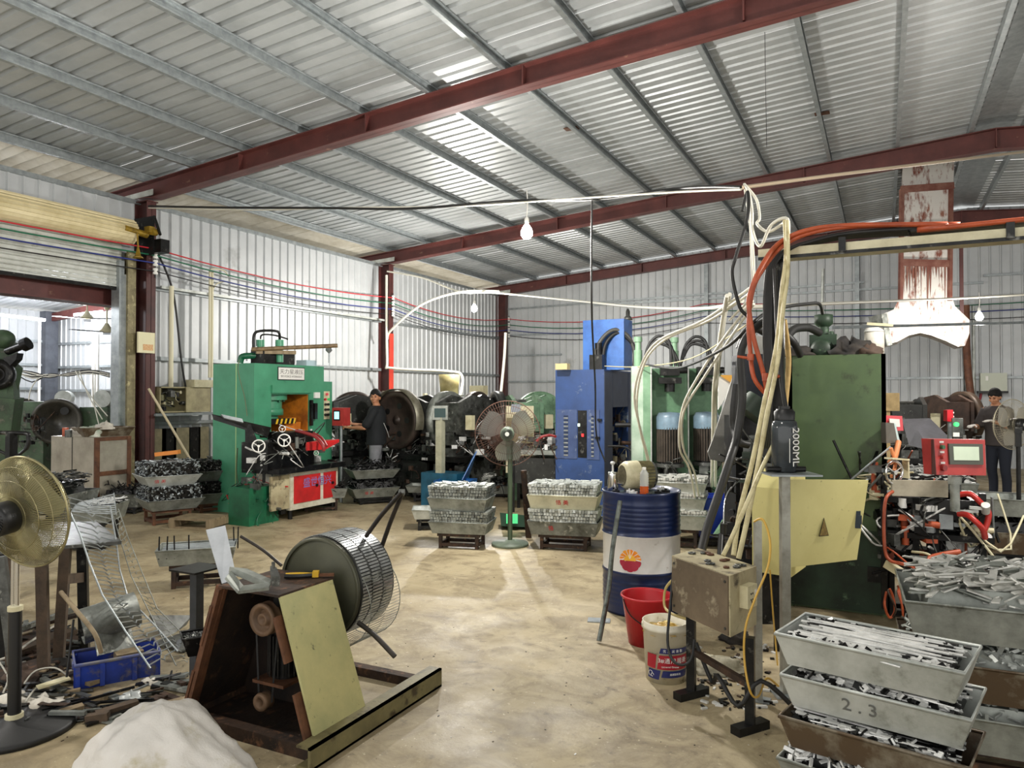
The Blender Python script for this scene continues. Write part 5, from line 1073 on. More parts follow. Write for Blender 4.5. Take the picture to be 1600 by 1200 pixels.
m = MB(); m.tube([A(463, 673, 9.6), A(475, 676, 9.5), A(492, 682, 9.4), A(504, 695, 9.3), A(506, 704, 9.3)], .022, n=7); m.tube([A(490, 677, 9.6), A(502, 684, 9.5), A(510, 697, 9.4)], .018, n=7); m.build('red_hose', mat('oxblood_hose', '#8d2b2b', .4), t)
cl_m = (steel_dk, steel_md, galv_dirty, rust, steel_br)
clutter(t, (XT - .4, ya - .4, zc_ + .1), (XT + .12, yb_ - .2, Zt(455, 680)), 90, cl_m, 1)
clutter(t, (XT - .5, ya - .55, .1), (XT - .05, ya - .05, zc_ - .05), 50, (steel_dk, gpress_dk, steel_md, red_pl), 2, 'base_tooling')
m = MB(); m.bb(XT - .45, XT - .1, ya - .6, ya - .1, 0, zc_ - .15); m.build('green_base', gpress_dk, t)
m = MB(); m.bb(XT - .05, XT - .02, ya - .32, ya, .15, zc_ - .03); m.build('grimy_side_panel', grime, t)
# ---- red control on pole
p = A(533, 700, 11.1).xy.to_3d(); t = thing('control_terminal', 'small red touch-screen terminal on a thin pole by the worker in black', 'control panel', p)
m = MB(); m.cyl(p, p + V((0, 0, ZH(664, 11.1))), .022, n=10); m.build('pole', galv, t)
m = MB(); rz = YAW - .45; cc_ = p + V((0, 0, ZH(651, 11.1))); m.box(cc_, (.22, .15, .27), Rz(rz)); bxr = m.build('terminal_box', red_pan, t)
fr = Rz(rz) @ V((0, -1, 0)); sr = Rz(rz) @ V((1, 0, 0)); m = MB(); m.box(cc_ + fr * .076 - sr * .02 + V((0, 0, .02)), (.12, .006, .15), Rz(rz)); m.build('screen_bezel', black, bxr); m = MB(); m.box(cc_ + fr * .081 - sr * .02 + V((0, 0, .02)), (.085, .004, .11), Rz(rz)); m.build('lit_screen', mat('cyan_lit_screen', '#8fdce6', emit=1.2), bxr)
# ---- blue press
c0 = A(944, 700, 9.7); Yb = c0.y; Xb = c0.x; xl_ = YP(868, 700, Yb).x; ye = XP(992, 700, Xb).y; zt = ZH(577, 9.7)
t = thing('blue_press', 'tall blue hydraulic press with louvred doors and a tower on top', 'press', ((Xb + xl_) / 2, (Yb + ye) / 2, 0))
Zb = lambda px, py: YP(px, py, Yb).z; Xb_ = lambda px: YP(px, 700, Yb).x
m = MB(); oy = XP(957, 700, Xb).y; oy2 = XP(981, 700, Xb).y; oz = XP(965, 636, Xb).z
m.bb(xl_, Xb, Yb, oy, 0, zt); m.bb(xl_, Xb, oy2, ye, 0, zt); m.bb(xl_, Xb, oy, oy2, oz, zt); m.bb(xl_, Xb - .3, oy, oy2, 0, oz); m.bb(xl_, Xb, oy, oy2, 0, .45); m.build('press_frame', bluep, t)
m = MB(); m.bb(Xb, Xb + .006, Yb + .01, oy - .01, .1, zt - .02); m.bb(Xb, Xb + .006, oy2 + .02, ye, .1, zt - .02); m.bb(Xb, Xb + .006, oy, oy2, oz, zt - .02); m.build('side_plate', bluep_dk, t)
for a, b, nm in ((870, 902, 'left_door'), (918, 937, 'right_door')):
    m = MB(); m.bb(Xb_(a), Xb_(b), Yb - .012, Yb, Zb(880, 716), Zb(880, 640)); dd_ = m.build('louvred_door', mat('dusty_blue_door', '#4a5c86', .45, 0, '#35466f', 4, .5, .2, c3='#8d96a0', s3=9, m3=.66), t)
    xm = Xb_((a + b) / 2 - 1); wv = .06 if a < 900 else .035
    for k in range(20): m = MB(); z_ = Zb(880, 650 + k * 3.2); m.box((xm, Yb - .016, z_), (wv, .014, .014), Rx(.5)); m.build('louvre', zinc_light if k % 2 else bluep_dk, dd_)
m = MB(); m.bb(Xb_(903), Xb_(917), Yb - .004, Yb, Zb(880, 714), Zb(880, 641)); m.build('open_gap', steel_dk, t)
for (px, py, cc) in ((905, 664, 'd8e8d8'), (911, 680, 'e03030')): m = MB(); m.box((Xb_(px), Yb - .012, Zb(px, py)), (.03, .01, .04)); m.build('indicator', mat('ind_' + cc, '#' + cc, emit=.8), t)
m = MB(); m.bar((Xb_(935), Yb - .03, Zb(935, 656)), (Xb_(941), Yb - .03, Zb(940, 656)), .03); m.bar((Xb_(931), Yb - .03, Zb(935, 684)), (Xb_(938), Yb - .03, Zb(940, 684)), .03); m.build('door_handle', steel_dk, t)
d2 = 10.25; a, b = A(911, 600, d2), A(985, 600, 10.9); tw0 = A(911, 600, 10.1); Yt_ = tw0.y; xr_ = YP(975, 600, Yt_).x; 
m = MB(); m.bb(tw0.x, xr_, Yt_, XP(988, 600, xr_).y, zt, ZH(503, 10.3)); m.build('tower', mat('bright_blue_paint', '#3f74c0', .4, 0, '#2f5a9f', 6), t)
m = MB(); p = A(981, 500, 10.5); m.lathe([(0, 0), (.07, 0), (.05, .04), (.03, .06), (.03, .12), (.015, .16), (0, .16)], p, n=14); m.build('top_fitting', steel_md, t)
for k, (r_, off) in enumerate(((.32, 0), (.27, 6))):
    m = MB(); pts = [A(931 + off * 1.8, 570, 9.9), A(932 + off * 2, 545, 9.9), A(945 + off, 524 + off, 9.9), A(962 + off * .5, 515 + off * .9, 9.9), A(981 + off * .3, 525 + off * .9, 9.9), A(991 + off * .2, 548, 9.9), A(991, 572, 9.9)]; m.tube(pts, .027, n=8); m.build('hydraulic_hose', black_soft if k else mat('grey_hose', '#4b4a46', .5), t)
m = MB(); p = A(935, 557, 9.9); m.bb(p.x - .1, p.x + .08, p.y - .08, p.y + .1, zt, zt + .2); m.cyl(p + V((0, 0, .0)), p + V((0, 0, .18)), .05, n=10); m.build('valve_block', steel_dk, t)
m = MB(); p = A(868 + 5, 570, 9.8); m.bb(p.x - .05, p.x + .12, p.y, p.y + .1, zt, zt + .08); m.build('cardboard_scrap', mat('cardboard', '#cbb98b', .8), label='scrap of cardboard on the left corner of the blue press', cat='cardboard')
clutter(t, (Xb - .25, oy + .05, .5), (Xb + .03, oy2 - .02, oz - .1), 45, (steel_dk, MATS['grimy_beige_enamel'], rust, steel_md), 3)
m = MB(); m.tube([A(962, 664, 9.6), A(990, 664, 9.5), A(1002, 668, 9.4), A(1000, 685, 9.4), A(988, 703, 9.4), A(992, 725, 9.4)], .03, n=8); m.tube([A(950, 697, 9.5), A(975, 698, 9.4), A(988, 706, 9.3), A(993, 716, 9.3)], .014, n=7); m.build('side_hose', black_soft, t)
# ---- pair of pale green presses
def green_press(px0, d, label, sc_=1.):
    k = d / F; t = thing('pump_press', label, 'press', A(px0 + 30, 700, d).xy.to_3d()); rz = YAW - radians(8)
    R_ = Rz(rz); base = A(px0 + 30, 700, d).xy.to_3d()
    def W(x, y, z): return base + R_ @ V((x, y, z))
    def box(x0, x1, y0, y1, z0, z1, name, mt): m = MB(); m.box(W((x0 + x1) / 2, (y0 + y1) / 2, (z0 + z1) / 2), (x1 - x0, y1 - y0, z1 - z0), R_); return m.build(name, mt, t)
    H = ZH(572, d)
    box(-.3, -.17, 0, .5, 0, H, 'frame_plate', mat('pale_mint_paint', '#b5c6b4', .5, 0, '#8fa892', 5)); box(-.17, -.08, .0, .5, 0, H, 'frame_web', gpale); box(-.085, -.07, -.02, .0, 0, H, 'edge_strip', zinc_light)
    box(-.08, .34, .2, .5, .3, H - .02, 'back_frame', mat('mid_green_frame', '#557a5a', .5, 0, '#3d5c42', 5)); box(-.08, .34, .1, .5, 0, .35, 'oil_tank', gdark)
    m = MB(); m.cyl(W(.14, .05, .82), W(.14, .05, 1.28), .135, n=24)
    m.build('motor_core', steel_dk, t)
    m = MB()
    for i in range(30): a = 2 * pi * i / 30; m.bar(W(.14 + .145 * cos(a), .05 + .145 * sin(a), .84), W(.14 + .145 * cos(a), .05 + .145 * sin(a), 1.24), .007, .03)
    m.build('cooling_fins', mat('brown_fins', '#5a5148', .5, .3, '#37322d', 9), t)
    m = MB(); m.lathe([(.155, 0), (.155, .14), (.13, .19), (0, .2)], W(.14, .05, 1.22), n=28); m.build('fan_cowl', mat('slate_blue_cowl', '#6f8797', .4, .1, '#56626b', 6), t)
    m = MB(); m.cyl(W(.14, .05, .6), W(.14, .05, .82), .08, n=16); m.cyl(W(.14, .05, .78), W(.14, .05, .82), .17, n=16); m.build('pump_coupling', steel_md, t)
    m = MB(); m.box(W(.14, .05, H - .06), (.22, .18, .1), R_); m.box(W(.14, .02, H - .17), (.26, .14, .07), R_); m.cyl(W(.22, .0, H - .05), W(.34, .0, H - .05), .04, n=10); m.cyl(W(.14, .05, H - .3), W(.14, .05, H - .2), .06, n=12); m.build('valve_stack', steel_dk, t)
    m = MB(); m.cyl(W(-.22, .2, H), W(-.22, .2, H + .2), .05, n=12); m.cyl(W(-.22, .2, H + .2), W(-.22, .2, H + .3), .035, n=12); m.cyl(W(-.22, .2, H + .3), W(-.22, .2, H + .36), .05, n=12); m.build('cylinder_top', gpale, t)
    for q in (0, .05, .1):
        m = MB(); m.tube([W(-.16, .1, H + q * .3), W(-.1 + q * .5, .1, H + .25), W(.02 + q * .5, .08, H + .36 - q), W(.14 + q * .4, .06, H + .28 - q), W(.16 + q, .05, H)], .018, n=8); m.build('hydraulic_hose', black_soft, t)
    clutter(t, W(-.05, -.1, .35), W(.3, .15, .75), 30, (steel_dk, gdark, steel_md, galv_dull), int(px0)); return t
green_press(998, 8.6, 'pale green pump press next to the blue press')
green_press(1056, 8.8, 'pale green pump press farther right, behind the loose white conduits')
# ---- row of punch presses
def punch(base, rz, sc_, label, body, wheel, seed, guard=None, flip=1):
    t = thing('punch_press', label, 'press', base); R_ = Rz(rz); base = V(base)
    W = lambda x, y, z: base + R_ @ (V((x * flip, y, z)) * sc_)
    prof_ = [(-.45, 0), (.45, 0), (.45, .55), (.1, .62), (.05, .95), (.42, 1.02), (.42, 1.5), (.1, 1.62), (-.35, 1.55), (-.45, 1.2)]
    for s in (-.24, .18):
        m = MB(); m.prism(prof_, W(s, 0, 0), R_ @ V((0, -1, 0)) * sc_, V((0, 0, 1)) * sc_, R_ @ V((1, 0, 0)) * flip, .06 * sc_); m.build('frame_cheek', body, t)
    def bx(x0, x1, y0, y1, z0, z1, n, mt): m = MB(); m.box(W((x0 + x1) / 2, (y0 + y1) / 2, (z0 + z1) / 2), ((x1 - x0) * sc_, (y1 - y0) * sc_, (z1 - z0) * sc_), R_); return m.build(n, mt, t)
    bx(-.18, .18, -.4, -.1, 1.05, 1.5, 'ram_housing', body); bx(-.1, .1, -.38, -.18, .85, 1.1, 'ram', steel_md); bx(-.32, .32, -.5, .1, .6, .68, 'bolster', steel_dk); bx(-.12, .12, -.42, -.15, .68, .8, 'die', steel_md); bx(-.18, .18, .1, .42, .1, 1.3, 'rear_web', body)
    m = MB(); c = W(-.33, .05, 1.22); ax = R_ @ V((-1 * flip, 0, 0)); q = .46 * sc_
    m.lathe([(0, -.02), (.08, -.02), (.08, .08), (0, .1)], c, ax, n=16); m.lathe([(.04, .02), (q * .8, .02), (q * .82, -.0), (q, -.0), (q, .12 * sc_), (q * .82, .12 * sc_), (q * .8, .08), (.04, .08)], c, ax, n=44)
    m.build('flywheel', wheel, t)
    for k in range(5):
        _, _, d_, u, v_ = m.frame(c, c + ax); a = 2 * pi * k / 5; m2 = MB(); e = (u * cos(a) + v_ * sin(a)) * q * .5; m2.cyl(c + e + ax * .075, c + e + ax * .085, .05 * sc_, n=12); m2.build('flywheel_hole', black, t)
    if guard:
        m = MB(); m.lathe([(q * 1.08, -.03), (q * 1.08, .15 * sc_), (q * 1.06, .15 * sc_), (q * 1.06, -.03), (q * 1.08, -.03)], c, ax, n=30, a0=-.3, a1=pi + .3) if abs(ax.z) < .5 else None; m.build('wheel_guard', guard, t)
    m = MB(); m.cyl(W(-.15, .45, 1.42), W(.2, .45, 1.42), .13 * sc_, n=18); m.build('motor', steel_md, t)
    m = MB(); p = W(.36, -.3, 1.2); m.box(p, (.12, .08, .22), R_); m.build('switch_box', cream, t)
    clutter(t, base + V((-.45, -.45, .62)) * sc_, base + V((.45, .3, 1.1)) * sc_, 70, (steel_dk, steel_md, steel_br, rust, galv_dirty), seed)
    clutter(t, base + V((-.4, -.5, .05)) * sc_, base + V((.4, 0, .55)) * sc_, 30, (steel_dk, steel_dk, rust), seed + 50, 'lower_tooling')
    return t
dkm = mat('black_greasy_cast_iron', '#3c3d3a', .4, .35, '#232321', 5, .5, .2, c3='#7f8079', s3=14, m3=.66); brn = mat('brown_flywheel_iron', '#4a3f38', .45, .4, '#2c2522', 5)
greasy_green = mat('greasy_pale_green', '#7da07f', .45, 0, '#4e6b50', 4, c3='#34372e', s3=9, m3=.62)
for i, (px, d, dr, lab, bm, wm, gd) in enumerate((
    (560, 12.7, -60, 'dark punch press with a big flywheel directly behind the red terminal', dkm, brn, None),
    (650, 12.0, 55, 'dark punch press right of the worker in black, under a curved guard', dkm, brn, mat('grey_guard_steel', '#7a7667', .45, .4, '#55513f', 6)),
    (612, 12.8, -50, 'dark punch press half hidden behind the worker in black', dkm, brn, None),
    (725, 11.6, -35, 'grey punch press with its wheel left of the middle fan', steel_md, galv_dull, None),
    (772, 12.6, -30, 'dark punch press seen through the middle fan', dkm, brn, None),
    (815, 11.8, 15, 'pale green punch press behind the middle fan', greasy_green, dkm, None),
    (852, 12.2, -70, 'pale green punch press with round green guard left of the blue press', greasy_green, greasy_green, None))):
    b = A(px, 700, d).xy.to_3d(); punch(b, YAW + radians(dr), 1.0, lab, bm, wm, 100 + i, gd)
for i, (px, d, dr, lab) in enumerate(((1475, 12.6, 5, 'rust brown punch press with large flywheel by the worker in gloves'), (1415, 11.5, -20, 'dark low punch press behind the bent grey sheet'))):
    b = A(px, 700, d).xy.to_3d(); punch(b, YAW + radians(dr), 1.0 if i == 0 else .98, lab, mat('rusty_press_iron', '#5f4a3f', .5, .3, '#3a2f2a', 5) if i == 0 else dkm, mat('rusty_flywheel', '#5d4b3d', .5, .3, '#3d322a', 4), 130 + i, flip=-1 if i == 0 else 1)
# grey HMI on pedestal
p = A(688, 720, 10.6).xy.to_3d(); t = thing('control_terminal', 'grey touch-screen terminal on a square pedestal left of the middle fan', 'control panel', p)
m = MB(); m.bb(p.x - .05, p.x + .05, p.y - .05, p.y + .05, 0, ZH(652, 10.6)); m.build('pedestal', mat('pale_khaki_enamel', '#b3b29a', .5, 0, '#8d8c74', 6), t); m = MB(); c = p + V((0, 0, ZH(645, 10.6))); m.box(c, (.22, .12, .2), Rz(YAW)); bx_ = m.build('terminal_box', galv_dull, t); m = MB(); m.box(c - fwd * .062, (.16, .006, .13), Rz(YAW)); m.build('dark_screen', mat('dark_teal_screen', '#1e3a38', .15), bx_)
# cream terminal behind fan
p = A(812, 720, 11.2).xy.to_3d(); t = thing('control_cabinet', 'cream control cabinet with small screen and mesh front behind the middle fan', 'cabinet', p)
m = MB(); m.box(p + V((0, 0, .95)), (.42, .3, 1.0), Rz(YAW)); m.build('cabinet_body', cream, t); m = MB(); m.box(p + V((0, 0, 1.42)) - fwd * .152 - RT * .06, (.14, .006, .12), Rz(YAW)); m.build('screen', mat('grey_lit_screen', '#8f97a0', .3), t)
m = MB(); m.box(p + V((0, 0, 1.05)) - fwd * .152, (.4, .006, .45), Rz(YAW)); m.build('mesh_front', mat('olive_mesh', '#8d8860', .6, 0, '#5c583c', 120), t)
# white cabinet, boxes shelf, tan hopper near corner
p = A(621, 640, 14.2).xy.to_3d(); t = thing('wall_cabinet', 'cream wall cabinet just right of the middle red column', 'cabinet', p + V((0, 0, 1.0)))
m = MB(); m.bb(p.x - .15, p.x + .15, p.y - .28, p.y + .1, ZH(652, 14.2), ZH(611, 14.2)); m.build('cabinet_body', cream, t); m = MB(); m.tube([A(630, 612, 13.9), A(634, 618, 13.9), A(632, 628, 13.9)], .012); m.build('cable_loop', black_soft, t)
sc0 = A(708, 640, 14.4).xy.to_3d(); t = thing('steel_shelf', 'low shelf unit with rows of cream bins in the far corner', 'shelf', sc0, YAW); P2 = Loc(t)
for z in (1.0, 1.31, 1.62):
    m = MB(); m.bb(-.55, .6, -.2, .2, z - .03, z); P2.part(m, 'shelf_board', galv_dull)
for s in (-.55, .6):
    m = MB(); m.bb(s - .02, s + .02, -.2, .2, 0, 1.65); P2.part(m, 'upright', cream)
bm_ = (cream, mat('aged_cream_bin', '#cbbf8d', .5, 0, '#a89a68', 6), white)
for k in range(9):
    for lv, z in enumerate((1.31, 1.0)):
        M_ = P2.M; m = MB(); m.hexa([M_ @ V((x, y, z)) for x, y in ((-.5 + k * .118, -.16), (-.4 + k * .118, -.16), (-.4 + k * .118, .16), (-.5 + k * .118, .16))], [M_ @ V((x, y, z + .2)) for x, y in ((-.505 + k * .118, -.22), (-.395 + k * .118, -.22), (-.395 + k * .118, .16), (-.505 + k * .118, .16))])
        m.build('storage_bin', bm_[(k + lv) % 3], label=f'{["first", "second", "third", "fourth", "fifth", "sixth", "seventh", "eighth", "ninth"][k]} cream bin from the left on the {"upper" if lv == 0 else "lower"} shelf', cat='bin', group='cream bins on the far shelf')
p = A(702, 600, 14.5).xy.to_3d(); m = MB(); m.lathe([(0, 0), (.17, 0), (.21, .4), (.205, .4), (.165, .01)], p + V((0, 0, 1.62)), n=28); m.build('tan_barrel', mat('tan_barrel_plastic', '#a99d6b', .5, 0, '#857a50', 6), label='tan round barrel on top of the bin shelf', cat='barrel')
p = A(748, 620, 14.3).xy.to_3d(); m = MB(); m.bb(p.x - .15, p.x + .15, p.y - .1, p.y + .1, 1.62, 1.8); m.build('cream_box', cream, label='cream box on the right end of the bin shelf', cat='box')
# blue bins
def bin_(c, rz, L, W, H, label, mt=blue_pl):
    o = thing('blue_bin', label, 'bin', c, rz); P_ = Loc(o); m, r = tray_mb(L, W, H, .05); P_.part(m, 'bin_shell', mt); P_.part(r, 'bin_rim', mt); return o
bin_(A(712, 730, 10.4).xy.to_3d(), YAW - .3, .5, .4, .42, 'bright blue scrap bin beside the grey terminal', mat('scrap_bin_blue', '#2f6fb8', .45, 0, '#1c4f86', 3))
m = MB(); m.slab([A(722, 750, 10.2), A(745, 705, 10.4), A(741, 709, 10.9), A(730, 752, 10.9)], .01); m.build('blue_chute', MATS['scrap_bin_blue'], label='blue sheet chute leaning over the scrap bin', cat='chute')
m = MB(); m.bb(*(lambda p: (p.x - .35, p.x + .25, p.y, p.y + .35, 0, .5))(A(690, 740, 10.5))); m.build('teal_tank', mat('teal_tank_paint', '#1f5a72', .4, 0, '#123644', 5), label='dark teal tank behind the blue scrap bin', cat='tank')
bin_(A(1117, 800, 8.0).xy.to_3d() + V((0, 0, .1)), YAW - .1, .46, .42, .42, 'deep blue plastic tub under the pale green presses')
stand(A(1117, 800, 8.0).xy.to_3d(), YAW - .1, .36, .3, .1, 'dark stand under the deep blue tub', steel_dk, n='tub_stand')
# green low machine base by blue tub
m = MB(); m.hexa([A(1112, 838, 7.4), A(1190, 838, 7.0), A(1190, 838, 7.8), A(1112, 838, 7.8)], [A(1155, 770, 7.4), A(1190, 760, 7.0), A(1190, 760, 7.8), A(1155, 770, 7.8)]); m.build('sloping_casting', gpale, label='pale green sloping machine casting beside the blue tub', cat='casting')
# bench right of middle fan
p = A(850, 720, 10.3); t = thing('steel_bench', 'steel bench with red hoses between middle fan and blue press', 'bench', p.xy.to_3d(), YAW - .2); P2 = Loc(t)
m = MB(); m.bb(-.45, .25, -.25, .25, .8, .86); P2.part(m, 'bench_top', galv_dull)
for a_ in (-.4, .2):
    for b_ in (-.2, .2): m = MB(); m.bb(a_ - .02, a_ + .02, b_ - .02, b_ + .02, 0, .8); P2.part(m, 'leg', steel_dk)
m = MB(); m.bb(-.4, .2, -.2, .2, .4, .75); P2.part(m, 'drawer_box', dkm)
clutter(t, p.xy.to_3d() + V((-.35, -.2, .86)), p.xy.to_3d() + V((.3, .2, 1.05)), 40, (steel_md, galv_dirty, steel_br, rust), 44)
m = MB(); m.tube([A(838, 690, 10), A(846, 683, 10), A(858, 680, 10), A(868, 682, 9.9)], .02); m.build('red_hose', MATS['oxblood_hose'], t)
# green low box with green tag behind the middle stacks
m = MB(); m.hexa([A(783, 822, 8.8), A(830, 824, 8.8), A(830, 824, 9.1), A(783, 822, 9.1)], [A(781, 801, 8.8), A(829, 806, 8.8), A(829, 806, 9.1), A(781, 801, 9.1)]); m.build('green_crate', mat('dark_green_crate', '#2f4a3c', .5), label='dark green low crate on the floor behind the middle fan pole', cat='crate')
m = MB(); m.slab([A(791, 818, 8.75), A(809, 818, 8.75), A(809, 803, 8.75), A(791, 803, 8.75)], .006); m.build('green_tag', mat('bright_green_label', '#59dd90', .4, emit=.3), label='bright green sheet stuck on the low crate', cat='label')
# brown cylinder leaning near blue press stack
m = MB(); m.cyl(G(826, 840), A(818, 735, 8.3), .035, n=10); m.build('brown_sleeve', rust, label='rusty sleeve hanging left of the stack before the blue press', cat='sleeve')
# pallet on the floor
c = G(312, 822); t = thing('timber_pallet', 'small raw timber pallet on the floor before the left stacks', 'pallet', c, YAW - radians(10)); P2 = Loc(t)
for k in range(4): m = MB(); m.bb(-.28, .28, -.2 + k * .105, -.11 + k * .105, .1, .12); P2.part(m, 'board', wood)
for s in (-.25, .25): m = MB(); m.bb(s - .04, s + .04, -.2, .2, .02, .1); P2.part(m, 'bearer', wood)
m = MB(); m.bb(-.28, .28, -.2, -.12, 0, .02); P2.part(m, 'board', wood)
# left wall bits behind the column
def wallx(px, py): return XP(px, py, -9.95)
p1, p2_ = wallx(246, 645), wallx(324, 605); m = MB(); t = thing('switch_cabinet', 'open cream switch cabinet on the left wall beside the emerald press', 'cabinet', (-10.0, (p1.y + p2_.y) / 2, p1.z))
m.bb(-10.12, -9.9, p1.y, p2_.y, p1.z, p1.z + .02); m.bb(-10.12, -9.9, p1.y, p2_.y, p2_.z - .02, p2_.z); m.bb(-10.12, -9.9, p1.y, p1.y + .02, p1.z, p2_.z); m.bb(-10.12, -9.9, p2_.y - .02, p2_.y, p1.z, p2_.z); m.bb(-10.12, -10.1, p1.y, p2_.y, p1.z, p2_.z); m.build('cabinet_shell', mat('khaki_enamel', '#b8ad84', .5, 0, '#8d8363', 5), t)
m = MB(); m.bb(-9.9, -9.88, (p1.y + p2_.y) / 2, p2_.y, p1.z, p2_.z); m.build('half_door', MATS['khaki_enamel'], t)
clutter(t, (-10.08, p1.y + .06, p1.z + .05), (-9.92, (p1.y + p2_.y) / 2, p2_.z - .05), 25, (cream, black, steel_md), 61, 'breakers')
m = MB(); q = wallx(297, 605); m.bb(-10.1, -9.85, q.y, q.y + .5, q.z, q.z + .12); m.build('cream_box', cream, label='cream box on top of the open switch cabinet', cat='box')
m = MB(); m.bb(-10.1, -9.85, p1.y - .1, p2_.y + .2, p1.z - .05, p1.z - .01); m.build('wall_shelf', galv, label='thin wall shelf under the open switch cabinet', cat='shelf')
for i, (px, r_, top, bot) in enumerate(((268, .035, 447, 605), (328, .02, 425, 590), (332, .02, 425, 590))):
    a, b = wallx(px, top), wallx(px, bot); b.x = a.x; b.y = a.y; m = MB(); m.cyl(a, b, r_, n=12); m.build('white_conduit', mat('ivory_conduit', '#d8d2b4', .5), label=('thick', 'thin left', 'thin right')[i] + ' ivory conduit running down the left wall above the switch cabinet', cat='conduit')
m = MB(); m.tube([wallx(240, 350), wallx(243, 385), wallx(262, 430), wallx(273, 470), wallx(283, 560), wallx(290, 605)], .016); m.build('black_feeder', black_soft, label='black cable snaking down the left wall behind the column', cat='cable')
m = MB(); m.tube([wallx(327, 425), wallx(332, 420), wallx(350, 423), wallx(357, 432)], .012); m.tube([wallx(332, 455), wallx(338, 444), wallx(350, 440)], .01); m.build('bent_conduit', MATS['ivory_conduit'], label='bent conduit ends at the top of the thin ivory conduits', cat='conduit')
m = MB(); m.cyl(A(232, 607, 10.3), G(341, 792), .017, n=10); m.build('broom_handle', mat('pale_broom_stick', '#b7aa8b', .6), label='pale broom stick leaning behind the left stacks', cat='broom')
m = MB(); m.bar(A(244, 710, 9.6), A(280, 706, 9.6), .09, .05); m.build('orange_block', mat('orange_plastic', '#e08a3a', .5), label='long orange block lying on the bright left stack', cat='block')
for i, (px, w_) in enumerate(((250, .3), (268, .26), (288, .3), (308, .22), (322, .2))):
    q = wallx(px, 660); m = MB(); m.bb(-10.1, -10.0, q.y - w_ / 2, q.y + w_ / 2, .0, ZH(672, 11)); m.build('leaning_board', mat('grubby_board', '#8d8464', .6, 0, '#5e573f', 4) if i % 2 == 0 else steel_dk, label=f'{["first", "second", "third", "fourth", "fifth"][i]} grubby board from the red column, leaning on the left wall', cat='board')
q = XP(227, 535, -9.88); m = MB(); m.bb(-9.88, -9.85, q.y - .14, q.y + .14, q.z - .16, q.z + .15); bo = m.build('notice_board', mat('yellowed_paper', '#e0d9b4', .6), label='yellowed notice sheet hanging on the red column', cat='notice')
m = MB(); m.bb(-9.849, -9.847, q.y - .06, q.y + .11, q.z - .12, q.z - .03); m.build('orange_print', mat('faded_orange_print', '#c98e5a', .6, 0, '#e3cfa0', 60), bo)
# insulators
def insul(x, y, zs, label):
    t = thing('insulator_rack', label, 'insulator', (x, y, zs[-1] - .1))
    for z in zs: m = MB(); m.lathe([(.012, -.05), (.035, -.045), (.035, -.015), (.02, 0), (.035, .015), (.035, .045), (.012, .05)], (x, y, z), n=12); m.build('insulator', white, t)
    m = MB(); m.cyl((x, y, zs[-1] - .1), (x, y, zs[0] + .1), .01, n=8); m.build('rod', steel_dk, t)
pz = [ZH(y_, dep((-9.85, 7.45, 3))) for y_ in (388, 398, 410, 423)]
insul(-9.85, 7.5, pz, 'white insulators on the red column by the roller door')
d_ = dep((-9.85, Y2, 3)); pz2 = [ZH(y_, d_) for y_ in (465, 474, 483, 491)]; insul(-9.85, Y2, pz2, 'white insulators on the middle red column')
d_ = dep((-9.85, YB - .15, 3)); pz3 = [ZH(y_, d_) for y_ in (499, 508, 516, 525)]; insul(-9.8, YB - .2, pz3, 'white insulators on the far corner column')
xe = 0.5; zE = 3.3
for i, cc in enumerate(('c4303a', '1d6a4c', '27347f', '1e1c1f')):
    mt = mat('wire_' + cc, '#' + cc, .45); nm = ('red', 'green', 'blue', 'black')[i]
    def sag(a, b, s, n=8): return [V(a).lerp(V(b), k / n) - V((0, 0, s * 4 * (k / n) * (1 - k / n))) for k in range(n)]
    P_ = sag((-9.82, 0, pz[i] + .1), (-9.85, 7.45, pz[i]), .08) + sag((-9.85, 7.5, pz[i]), (-9.85, Y2, pz2[i]), .12) + sag((-9.85, Y2, pz2[i]), (-9.8, YB - .2, pz3[i]), .2) + sag((-9.8, YB - .25, pz3[i]), (-4.1, YB - .3, pz3[i] + .12), .25) + sag((-4.1, YB - .3, pz3[i] + .12), (4.6, YB - .3, pz3[i] + .0), .12) + [V((4.6, YB - .3, pz3[i]))]
    m = MB(); m.tube(P_, .012 if i < 3 else .009, n=5, sub=1); m.build('overhead_wire', mt, label=nm + ' overhead wire strung along the left and back walls', cat='wire')
m = MB(); m.bb(-10.0, -9.96, 7.7, 13.4, 3.27, 3.31); m.build('conduit_rail', zinc_light, label='pale conduit rail along the left wall above the emerald press', cat='conduit')
# ================================================================ RIGHT MACHINE
orange_h = mat('orange_hose', '#b5532e', .45, 0, '#8f3d20', 8); red_h = mat('red_hose_rubber', '#b32a22', .35)
base = A(1450, 900, 5.2).xy.to_3d(); t = thing('transfer_machine', 'black automatic machine with orange air hoses under the red control panel', 'machine', base)
rzm = YAW - radians(24); Rm = Rz(rzm)
W = lambda x, y, z: base + Rm @ V((x, y, z))
def mbx(x0, x1, y0, y1, z0, z1, n, mt, par=None): m = MB(); m.box(W((x0 + x1) / 2, (y0 + y1) / 2, (z0 + z1) / 2), (x1 - x0, y1 - y0, z1 - z0), Rm); return m.build(n, mt, par or t)
mbx(-.12, .3, -.1, .5, 0, .42, 'base_cabinet', mat('brown_grey_enamel', '#4d4640', .5, .1, '#332e2a', 5)); mbx(-.27, .36, -.16, .55, .42, .45, 'base_plate', steel_dk)
mbx(-.3, -.26, -.1, -.05, .1, .95, 'front_column', steel_dk); mbx(.3, .34, -.1, -.05, .42, .95, 'front_column', steel_dk); mbx(-.1, -.06, -.1, -.06, .42, .9, 'front_column', steel_dk); mbx(.02, .06, -.1, -.06, .5, .9, 'front_column', steel_dk)
